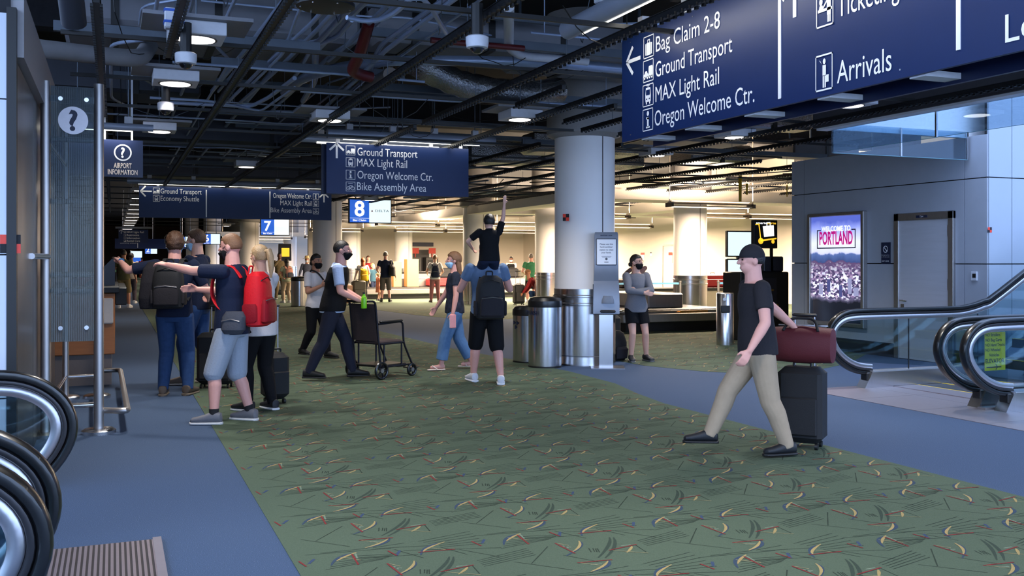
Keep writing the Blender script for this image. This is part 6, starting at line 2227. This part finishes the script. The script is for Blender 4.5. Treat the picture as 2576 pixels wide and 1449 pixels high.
# ---- the group at the left
p1 = person('man in blue jeans and black T-shirt pointing left, seen from behind', (.65, 11.77), 4, 1.86, 'pink', hair='curly', hairc='brown', shirt=NAVY, pants=JEAN, shoes=(74, 62, 52), sole=(96, 84, 70),
            lh=(-.36, .10, .826), rh=(.16, .17, .60), lpose='point', lnorm=(0, -.2, -1), rpose='grip', lf=(-.07, .0), rf=(.075, .02), head_yaw=18, mask=M_MASKB, sleeves=.8, bulk=1.04, lel=(0, -1, -.6))
backpack(p1, 'black backpack on the pointing man in jeans', M_SBLK, CHAR, .34, .2, .5)
t = thing('jacket', 'charcoal jacket slung over the left shoulder of the pointing man', 'jacket')
mb = MB()
mb.loft([((-.16, -.10, 1.53), .10, .10), ((-.17, -.17, 1.45), .13, .06), ((-.18, -.21, 1.30), .14, .05), ((-.19, -.22, 1.12), .15, .045), ((-.20, -.20, 1.0), .13, .04)], 18, 2.5)
job('drape', mb, CHAR, t, .009, 3, .4)
t.location, t.rotation_euler = p1['root'].location, p1['root'].rotation_euler
t = thing('sunglasses', 'sunglasses pushed up on the head of the pointing man', 'sunglasses')
hp = p1['hp']
for sx in (-1, 1):
    MB().tube([hp(sx * .056, -.02, .004), hp(sx * .058, .02, .040), hp(sx * .040, .05, .060)], .004, 6).build('temple', M_BLACK, t)
    MB().ell(hp(sx * .024, .056, .058), (.026, .010, .018), 12, 8).build('lens', M_DOME, t)
t.location, t.rotation_euler = p1['root'].location, p1['root'].rotation_euler
t = thing('wristband', 'blue wristband on the pointing arm', 'wristband')
q = p1['wrL']
dvec = (p1['T'] @ Vector((-.36 * 1.86, .1 * 1.86, .826 * 1.86)) - p1['T'] @ Vector((-.2, 0, 1.488))).normalized()
t.location = q
MB().cyl(q - dvec * .03, q - dvec * .005, .036, n=20).build('band', mat('band_blue', rgb(30, 110, 170), .4), t)

p2 = person('tall man in dark T-shirt with a blue face mask facing the pointing man', (.97, 12.75), 82, 1.93, 'fair', hair='short', hairc='brown', shirt=NAVY, pants=JEAN, shoes=(120, 104, 92), sole=(190, 180, 170),
            lh=(-.09, .18, .57), rh=(.10, .16, .56), lpose='grip', rpose='grip', lf=(-.06, .05), rf=(.07, -.07), mask=M_MASKB, head_tilt=-4, sleeves=.6)
t = thing('shoulder_bag', 'black messenger bag at the hip of the tall masked man', 'bag')
MB().loft([((.0, -.30, .92), .15, .06), ((0, -.30, .95), .17, .075), ((0, -.30, 1.12), .17, .075), ((0, -.30, 1.2), .15, .05)], 18, 3.5).build('body', M_SBLK, t)
MB().tube(fillet([(.14, -.28, 1.18), (.16, -.10, 1.5), (.10, .06, 1.6), (-.08, .15, 1.48), (-.17, .0, 1.2), (-.14, -.26, 1.18)], .12), .016, 8).build('strap', M_SBLK, t)
t.location, t.rotation_euler = p2['root'].location, p2['root'].rotation_euler

p3 = person('man in navy polo and light grey shorts reaching out to hug, in a black mask', (1.05, 9.62), 80, 1.80, 'pink', hair='crop', hairc='sandy', shirt=NAVY, pants=LGREY, shorts=1.06, shoes=(104, 104, 110), sole=(206, 204, 202),
            lh=(-.10, .40, .845), rh=(.12, .26, .70), lpose='relax', rpose='relax', lnorm=(.3, 0, -1), rnorm=(-1, 0, -.3), lf=(-.085, .06), rf=(.07, -.07), mask=M_MASKK, sock=(22, 22, 26), sleeves=.72, bulk=1.06, hem=.47, lel=(-.6, 0, -1), rel=(.6, 0, -1), head_tilt=-6)
backpack(p3, 'bright red backpack with a grey side pocket on the man in shorts', REDC, REDD, .33, .22, .52, drop=.02)
t = thing('hip_pouch', 'grey hip pouch hanging under the red backpack', 'pouch')
MB().loft([((-.19, -.10, .86), .05, .08), ((-.2, -.11, .90), .07, .11), ((-.2, -.12, 1.02), .07, .11), ((-.19, -.12, 1.07), .05, .08)], 16, 3).build('body', GRYP, t)
MB().tube([(-.262, -.2, .98), (-.275, -.12, 1.0), (-.262, -.02, .98)], .006, 6).build('zip', M_ALU, t)
t.location, t.rotation_euler = p3['root'].location, p3['root'].rotation_euler

p4 = person('blonde woman with a ponytail standing behind the red backpack man', (1.40, 10.25), 55, 1.70, 'fair', True, hair='pony', hairc='blond', shirt=WHITEC, pants=BLKC, shoes=(26, 26, 30), sole=(214, 214, 216), lh=(-.1, .26, .70), rh=(.12, .26, .72), lf=(-.06, .04), rf=(.07, -.03), hem=.40, sleeves=.5, sock=(210, 210, 212))

# ---- wheelchair pair
p5 = person('man in pale blue shirt and black vest pushing a wheelchair', (2.62, 12.55), -84, 1.80, 'pink', hair='crop', hairc='dark', shirt=LBLUE, vest=BLKC, pants=DKTRS, shoes=(20, 20, 22), sole=(30, 30, 32), lh=(-.13, .20, .575), rh=(.13, .20, .575), lpose='grip', rpose='grip',
            lnorm=(0, 0, -1), rnorm=(0, 0, -1), lf=(-.06, .15), rf=(.06, -.16), rfz=.02, lean=(0, .055), mask=M_MASKK, sleeves=.75, bulk=1.06)
t = thing('wheelchair', 'dark transport wheelchair with a rear rack pushed across the carpet', 'wheelchair')
M_WCF = mat('chair_frame', rgb(40, 40, 48), .4, .6)
M_WCS = fabric('chair_seat', (62, 52, 52))
for sx in (-1, 1):
    MB().tube(fillet([(sx * .24, -.42, 1.02), (sx * .24, -.28, 1.02), (sx * .24, -.22, .5), (sx * .24, -.18, .14)], .06), .014, 10).build('back_tube', M_WCF, t)
    MB().tube(fillet([(sx * .24, -.22, .72), (sx * .24, .22, .74), (sx * .24, .24, .45), (sx * .24, .42, .12)], .06), .014, 10).build('side_frame', M_WCF, t)
    MB().box((sx * .245, .0, .75), (.06, .40, .03), 0, .012).build('armrest', M_BLACK, t)
    MB().tube(fillet([(sx * .24, -.2, .46), (sx * .24, .24, .46)], .02), .014, 10).build('seat_rail', M_WCF, t)
    MB().tube(fillet([(sx * .24, -.2, .16), (sx * .24, .36, .16)], .02), .012, 10).build('base_rail', M_WCF, t)
    MB().cyl((sx * .24, -.12, .16), (sx * .24, -.12, .46), .012, n=8).build('upright', M_WCF, t)
    MB().cyl((sx * .24, .20, .16), (sx * .24, .20, .46), .012, n=8).build('upright', M_WCF, t)
    for y, r in ((-.2, .12), (.36, .09)):
        wt = MB()
        wt.tube([(sx * .275, y + (r - .018) * math.cos(a * math.pi / 10), r + (r - .018) * math.sin(a * math.pi / 10)) for a in range(20)], .018, 8, closed=True)
        w_ = wt.build('wheel', M_BLACKR, t)
        MB().cyl((sx * .255, y, r), (sx * .295, y, r), .028, n=14).build('hub', M_ALU, w_)
        for k in range(5):
            a = k * 1.2566
            MB().bar((sx * .275, y, r), (sx * .275, y + math.cos(a) * (r - .025), r + math.sin(a) * (r - .025)), .012, .014, up=(1, 0, 0)).build('spoke', M_WCF, w_)
    MB().box((sx * .12, .5, .10), (.16, .14, .015), 0, .004).build('footplate', M_BLACK, t)
MB().tube([(-.24, -.42, 1.02), (.24, -.42, 1.02)], .016, 10).build('push_bar', M_WCF, t)
MB().loft([((0, -.215, .50), .225, .02), ((0, -.245, .75), .225, .024), ((0, -.275, .98), .225, .02)], 18, 5).build('seat_back', M_WCS, t)
MB().box((0, .01, .475), (.46, .44, .05), 0, .02).build('seat', M_WCS, t)
MB().box((0, .05, .17), (.46, .5, .03), 0, .01).build('luggage_rack', M_BLACK, t)
t.location = (3.24, 12.6, 0)
t.rotation_euler = (0, 0, math.radians(-38) - YAW)
q = p5['wrR'] + Vector((.05, -.05, -.10))
t = thing('bottle', 'bright green bottle held against the wheelchair push bar', 'bottle', q)
MB().lathe([(.034, 0), (.036, .01), (.036, .12), (.03, .15), (.016, .165), (.016, .19)], tuple(q), 20).build('body', mat('lime', rgb(120, 200, 20), .3), t)
MB().lathe([(.018, .185), (.018, .205)], tuple(q), 16).build('cap', M_BLACK, t)
p6 = person('woman in white shirt and black trousers walking beside the wheelchair man', (2.97, 15.45), -128, 1.64, 'tan', True, hair='bun', hairc='dark', shirt=WHITEC, pants=BLKC, shoes=(18, 18, 20), sole=(20, 20, 22), lh=(-.10, .14, .68), rh=(.06, .15, .70), lpose='relax', rpose='relax',
            lnorm=(0, -1, 0), rnorm=(0, -1, 0), lf=(-.05, .12), rf=(.06, -.13), rfz=.03, mask=M_MASKK, sleeves=.7, vest=None)
t = thing('shoulder_bag', 'black crossbody bag on the woman behind the wheelchair', 'bag')
MB().loft([((-.2, -.05, .78), .04, .1), ((-.2, -.05, .82), .06, .13), ((-.2, -.05, .98), .055, .13), ((-.2, -.05, 1.03), .03, .1)], 16, 3).build('body', M_SBLK, t)
MB().tube(fillet([(-.19, -.05, 1.0), (-.13, .13, 1.15), (.07, .12, 1.36), (.1, -.03, 1.4), (-.06, -.14, 1.2), (-.19, -.07, 1.0)], .1), .012, 8).build('strap', M_SBLK, t)
t.location, t.rotation_euler = p6['root'].location, p6['root'].rotation_euler

# ---- father with child, and mother
p7 = person('man in slate shirt and black shorts carrying a child on his shoulders', (4.34, 11.45), 12, 1.80, 'pink', hair='short', hairc='dark', shirt=SLATEB, pants=BLKC, shorts=1.05, shoes=(206, 206, 212), sole=(220, 220, 224), lh=(-.10, .15, .74), rh=(.10, .15, .74), lpose='grip', rpose='grip',
            lnorm=(.3, -1, 0), rnorm=(-.3, -1, 0), lf=(-.075, .10), rf=(.085, -.09), sleeves=.5, bulk=1.07)
t7 = backpack(p7, 'black backpack with reflective bands on the man carrying a child', M_SBLK, CHAR, .36, .22, .54, drop=.10)
for k in range(4):
    MB().bar((-.12, -.40, 1.10 + k * .07), (.13, -.40, 1.12 + k * .07), .012, .014).build('light_band', mat('band_grey', rgb(96, 104, 120), .5), t7)
p7c = person('small child in black T-shirt riding on the man\'s shoulders with one arm raised', (4.318, 11.29), 12, 1.14, 'fair', hair='short', hairc='dark', shirt=BLKC, pants=NAVY, shoes=(40, 40, 46), child=True, lh=(-.16, .16, .62), rh=(.20, .02, 1.27), rpose='open', rnorm=(0, -1, 0), lpose='relax',
             zbase=.985, hip=.49, lf=(-.105, .16), rf=(.105, .16), lfz=.09, rfz=.09, sleeves=.7, near=True, lkn=(0, 1, .6), rkn=(0, 1, .6), lel=(-1, 0, -.4), rel=(1, 0, -.3))
p8 = person('woman in floral top and cropped jeans with a face mask beside the shoulder child', (4.45, 13.0), 98, 1.66, 'pink', True, hair='long', hairc='sandy', shirt=FLORAL, pants=fabric('light_jeans', (86, 118, 156), .85, .2, 20), shorts=1.82, barefoot=True, sole=(206, 190, 180),
            lh=(-.15, .03, .44), rh=(.15, .16, .5), lpose='grip', rpose='relax', lf=(-.04, .12), rf=(.06, -.15), rfz=.02, mask=M_MASKB, sleeves=.5)
t = thing('wallet', 'pink wallet in the hand of the woman in jeans', 'wallet')
q = p8['wrL'] + Vector((0, 0, -.09))
t.location = q
MB().box((q.x - .01, q.y - .02, q.z - .02), (.10, .025, .19), .3, .008).build('cover', mat('pink_leather', rgb(224, 150, 150), .5), t)
MB().box((q.x - .01, q.y - .02, q.z - .02), (.104, .006, .17), .3).build('pages', M_WHITE, t)

# ---- woman at the pillar
p9 = person('woman in grey long-sleeved top with arms crossed and a black mask by the pillar', (7.42, 13.1), 192, 1.63, 'fair', True, hair='bun', hairc='dark', shirt=GREYC, pants=BLKC, shorts=.62, shoes=(40, 40, 44), sole=(96, 96, 98), lh=(.035, .12, .665), rh=(-.03, .145, .645), lnorm=(0, -1, 0), rnorm=(0, -1, 0),
            lpose='relax', rpose='relax', lf=(-.10, .0), rf=(.06, .03), mask=M_MASKK, sleeves=1.95, head_yaw=38, head_tilt=3, hem=.46, lel=(-1, .3, -.6), rel=(1, .3, -.6))
t = thing('eyeglasses', 'dark-rimmed eyeglasses on the woman with crossed arms', 'glasses')
hp = p9['hp']
for sx in (-1, 1):
    MB().tube([hp(sx * .019 + .0135 * math.cos(a * .6283), .0535, .004 + .0105 * math.sin(a * .6283)) for a in range(10)], .0022, 5, closed=True).build('rim', M_BLACK, t)
    MB().tube([hp(sx * .033, .052, .008), hp(sx * .046, .02, .008), hp(sx * .047, -.008, .002)], .002, 5).build('temple', M_BLACK, t)
MB().tube([hp(-.006, .056, .006), hp(.006, .056, .006)], .002, 5).build('bridge', M_BLACK, t)
t.location, t.rotation_euler = p9['root'].location, p9['root'].rotation_euler
t = thing('backpack', 'black backpack leaning on the carry-on by the woman with crossed arms', 'backpack')
MB().loft([((0, 0, .0), .13, .08), ((0, 0, .05), .16, .11), ((0, 0, .28), .16, .11), ((0, .02, .42), .13, .08), ((0, .02, .46), .06, .04)], 20, 3).build('main_bag', M_SBLK, t)
MB().loft([((0, -.11, .04), .11, .04), ((0, -.12, .18), .12, .05), ((0, -.11, .22), .09, .03)], 16, 3).build('front_pocket', CHAR, t)
MB().tube([(-.08, .1, .42), (-.1, .16, .3), (-.11, .12, .08)], .014, 6).build('strap', M_SBLK, t)
t.location = (7.2, 13.32, .0)
t.rotation_euler = (0, 0, .2)

# ---- man striding past with luggage
p10 = person('man in khaki trousers and charcoal shirt striding left with rolling luggage', (4.74, 6.42), 93, 1.66, 'pink', hair='crop', hairc='dark', shirt=CHAR, pants=KHAKI, shoes=(20, 22, 28), sole=(16, 16, 18), lh=(-.20, .10, .52), rh=(.16, -.27, .57), rpose='grip', lf=(-.05, -.13), rf=(.06, .24), lfz=.0, rfz=.015,
             lean=(0, .02), sleeves=.62, bulk=1.1, rnorm=(0, 0, -1), rel=(1, -.3, .2))
t = thing('cap', 'dark cap on the man striding past', 'cap')
hp = p10['hp']
p_, f_ = shell(lambda v: hp(v.x * .0475, -.003 + v.y * .059, .016 + max(v.z, -.05) * .06), 28, 14)
MB().add(p_, f_).build('crown', CHAR, t)
MB().loft([(hp(0, .04, .016), .038 * 1.66, .004), (hp(0, .075, .012), .034 * 1.66, .004)], 16).build('brim', CHAR, t)
t.location, t.rotation_euler = p10['root'].location, p10['root'].rotation_euler


# ---- people in the baggage hall
def far(label, px, py, img, H, **k):
    c = atZ(px, py, 0)
    k.setdefault('near', False)
    return person(label, (c.x, c.y), img, H, **k)


f1 = far('soldier in camouflage uniform standing far in the hall', 703, 751, -150, 1.84, skin='brown', hair='crop', hairc='dark', shirt=CAMO, pants=CAMO, sleeves=1.95, shoes=(60, 50, 38), rh=(.05, .14, .84), lh=(-.17, .05, .5), head_yaw=-20)
f2 = far('dark-haired girl with a pink backpack next to the soldier', 721, 762, 40, 1.58, skin='tan', fem=True, hair='long', hairc='dark', shirt=fabric('sage', (150, 156, 130)), pants=KHAKI, shoes=(190, 190, 190), lh=(-.14, .16, .62))
backpack(f2, 'small pink backpack on the dark-haired girl', fabric('pack_pink', (200, 140, 120)), GRYP, .27, .14, .38)
f3 = far('person in a straw hat and white mask behind the drum bin', 772, 745, -170, 1.68, skin='tan', hair='short', hairc='dark', shirt=fabric('plaid', (70, 74, 90), .9, .6, 18), pants=JEAN, sleeves=1.9, mask=M_MASKW)
t = thing('straw_hat', 'pale straw hat on the masked person', 'hat')
hp = f3['hp']
MB().lathe([(.17, -.01), (.175, 0), (.10, .012), (.092, .03), (.085, .10), (.05, .115)], tuple(hp(0, 0, .035)), 28).build('straw', mat('straw', rgb(206, 180, 130), .8, 0, .15, 80), t)
t.location, t.rotation_euler = f3['root'].location, f3['root'].rotation_euler
f4 = far('red-haired girl in white shirt with a yellow backpack', 913, 757, 20, 1.62, fem=True, hair='long', hairc='red', shirt=WHITEC, pants=BLKC, rh=(.12, .16, .6))
backpack(f4, 'yellow backpack on the red-haired girl', fabric('pack_yellow', (206, 160, 30)), None, .3, .16, .46, drop=.1)
f5 = far('blond child behind the red-haired girl holding a teal bag', 937, 752, -120, 1.42, hair='short', hairc='blond', shirt=fabric('teal', (40, 70, 86)), pants=NAVY, child=True)
f6 = far('grown-up in a dark red coat behind the red-haired girl', 926, 748, -160, 1.72, fem=True, hair='long', hairc='brown', shirt=MAROONC, pants=BLKC, sleeves=1.95)
f7 = far('toddler in a coral dress beside the man with the black shoulder bag', 952, 757, -60, 1.08, hair='short', hairc='blond', shirt=ORPINK, pants=ORPINK, skirt=True, shorts=.5, child=True, fem=True)
f8 = far('man in navy shirt and grey shorts with a black bag on his shoulder', 970, 760, 4, 1.86, skin='pink', hair='crop', hairc='grey', shirt=NAVY, pants=fabric('grey_shorts', (84, 78, 74)), shorts=1.05, shoes=(18, 18, 20), sole=(24, 24, 26), sock=(20, 20, 22), lf=(-.08, 0), rf=(.08, 0), lh=(-.14, .12, .58))
t = thing('shoulder_bag', 'large black bag hanging from the shoulder of the man in shorts', 'bag')
MB().loft([((.24, -.10, .95), .10, .14), ((.25, -.12, 1.0), .13, .2), ((.25, -.12, 1.28), .12, .2), ((.24, -.10, 1.38), .07, .12)], 18, 2.6).build('body', M_SBLK, t)
MB().tube(fillet([(.25, .06, 1.3), (.2, .05, 1.56), (.19, -.1, 1.56), (.25, -.28, 1.3)], .06), .014, 8).build('strap', M_SBLK, t)
t.location, t.rotation_euler = f8['root'].location, f8['root'].rotation_euler
f9 = far('person in white T-shirt and mauve trousers with a navy backpack', 1094, 761, 8, 1.74, skin='fair', fem=True, hair='crop', hairc='sandy', shirt=WHITEC, pants=MAUVE, shoes=(60, 20, 22), sole=(40, 20, 20), lf=(-.08, 0), rf=(.08, .02), lh=(-.15, .15, .6), rh=(.15, .15, .6))
backpack(f9, 'navy drawstring backpack on the person in mauve trousers', NAVY, None, .27, .15, .44, drop=.06)
f10 = far('masked person in black with white sleeves behind the carousel', 1286, 742, 170, 1.70, skin='brown', hair='short', hairc='dark', shirt=WHITEC, vest=BLKC, pants=BLKC, mask=M_MASKW, lh=(-.05, .13, .62), rh=(.08, .13, .62))
f11 = far('man in a green patterned shirt and black shorts by the black suitcase', 1336, 763, 2, 1.78, skin='pink', hair='crop', hairc='grey', shirt=GREENF, pants=BLKC, shorts=.85, shoes=(180, 180, 182), hem=.44, bulk=1.1, sock=(200, 200, 200), lh=(-.13, .14, .6), rh=(.15, .14, .6))
f12 = far('person in a dark red hoodie crouching by the drum bins', 1364, 768, 75, 1.72, skin='tan', hair=None, shirt=MAROONC, pants=JEAN, sleeves=1.95, hip=.20, lf=(-.07, .14), rf=(.07, .02), lean=(0, .24), lh=(-.1, .40, .20), rh=(.1, .40, .2), head_tilt=-25, hood=True)
t = thing('cap', 'tan cap on the crouching person', 'cap')
hp = f12['hp']
p_, f_ = shell(lambda v: hp(v.x * .0475, -.003 + v.y * .059, .014 + max(v.z, -.2) * .06), 24, 12)
MB().add(p_, f_).build('crown', fabric('tan_cap', (130, 92, 66)), t)
MB().loft([(hp(0, .04, .012), .06, .004), (hp(0, .08, .004), .055, .004)], 14).build('brim', fabric('tan_cap', (130, 92, 66)), t)
t.location, t.rotation_euler = f12['root'].location, f12['root'].rotation_euler
c = atY(1622, 700, 23.6)
f13 = person('woman with long dark hair holding up a phone behind the near carousel', (c.x, 23.9), 160, 1.66, skin='brown', fem=True, hair='long', hairc='dark', shirt=fabric('dark_coat', (52, 46, 60)), pants=BLKC, sleeves=1.95, near=False, lh=(.02, .16, .80), rh=(.10, .15, .80), lnorm=(0, -1, 0), rnorm=(0, -1, 0))
t = thing('phone', 'phone held up by the woman with long dark hair', 'phone')
t.location = f13['wrR'] + Vector((0, -.03, .1))
MB().box(tuple(t.location), (.075, .012, .15), .2, .005).build('case', M_BLACK, t)
MB().box((t.location.x, t.location.y + .007, t.location.z), (.066, .002, .135), .2).build('screen', M_SCRB, t)
# ---- people down the corridor
f14 = far('man in an olive T-shirt and khaki shorts walking away down the corridor', 311, 775, 10, 1.88, skin='tan', hair='crop', hairc='dark', shirt=OLIVE, pants=fabric('khaki_shorts', (120, 104, 70)), shorts=1.0, shoes=(190, 190, 192), lf=(-.06, -.08), rf=(.07, .08))
f15 = far('man in a pale T-shirt walking beside the olive T-shirt man', 330, 763, 15, 1.80, skin='brown', hair='short', hairc='dark', shirt=fabric('cream_tee', (176, 160, 146)), pants=fabric('striped_trousers', (70, 62, 70), .9, .5, 30), lf=(-.06, .09), rf=(.07, -.08), shoes=(200, 200, 200))
f16 = far('tiny far figure dressed all in red at the end of the corridor', 357, 701, 0, 1.75, skin='tan', hair='short', hairc='dark', shirt=REDC, pants=REDC, sleeves=1.9)
f17 = far('far figure in a dark green top beyond the information counter', 284, 722, 0, 1.75, skin='tan', hair='short', hairc='dark', shirt=GREENF, pants=BLKC)

run_jobs()
for nm in ('lettering_bench',):
    bpy.data.scenes.remove(bpy.data.scenes[nm])
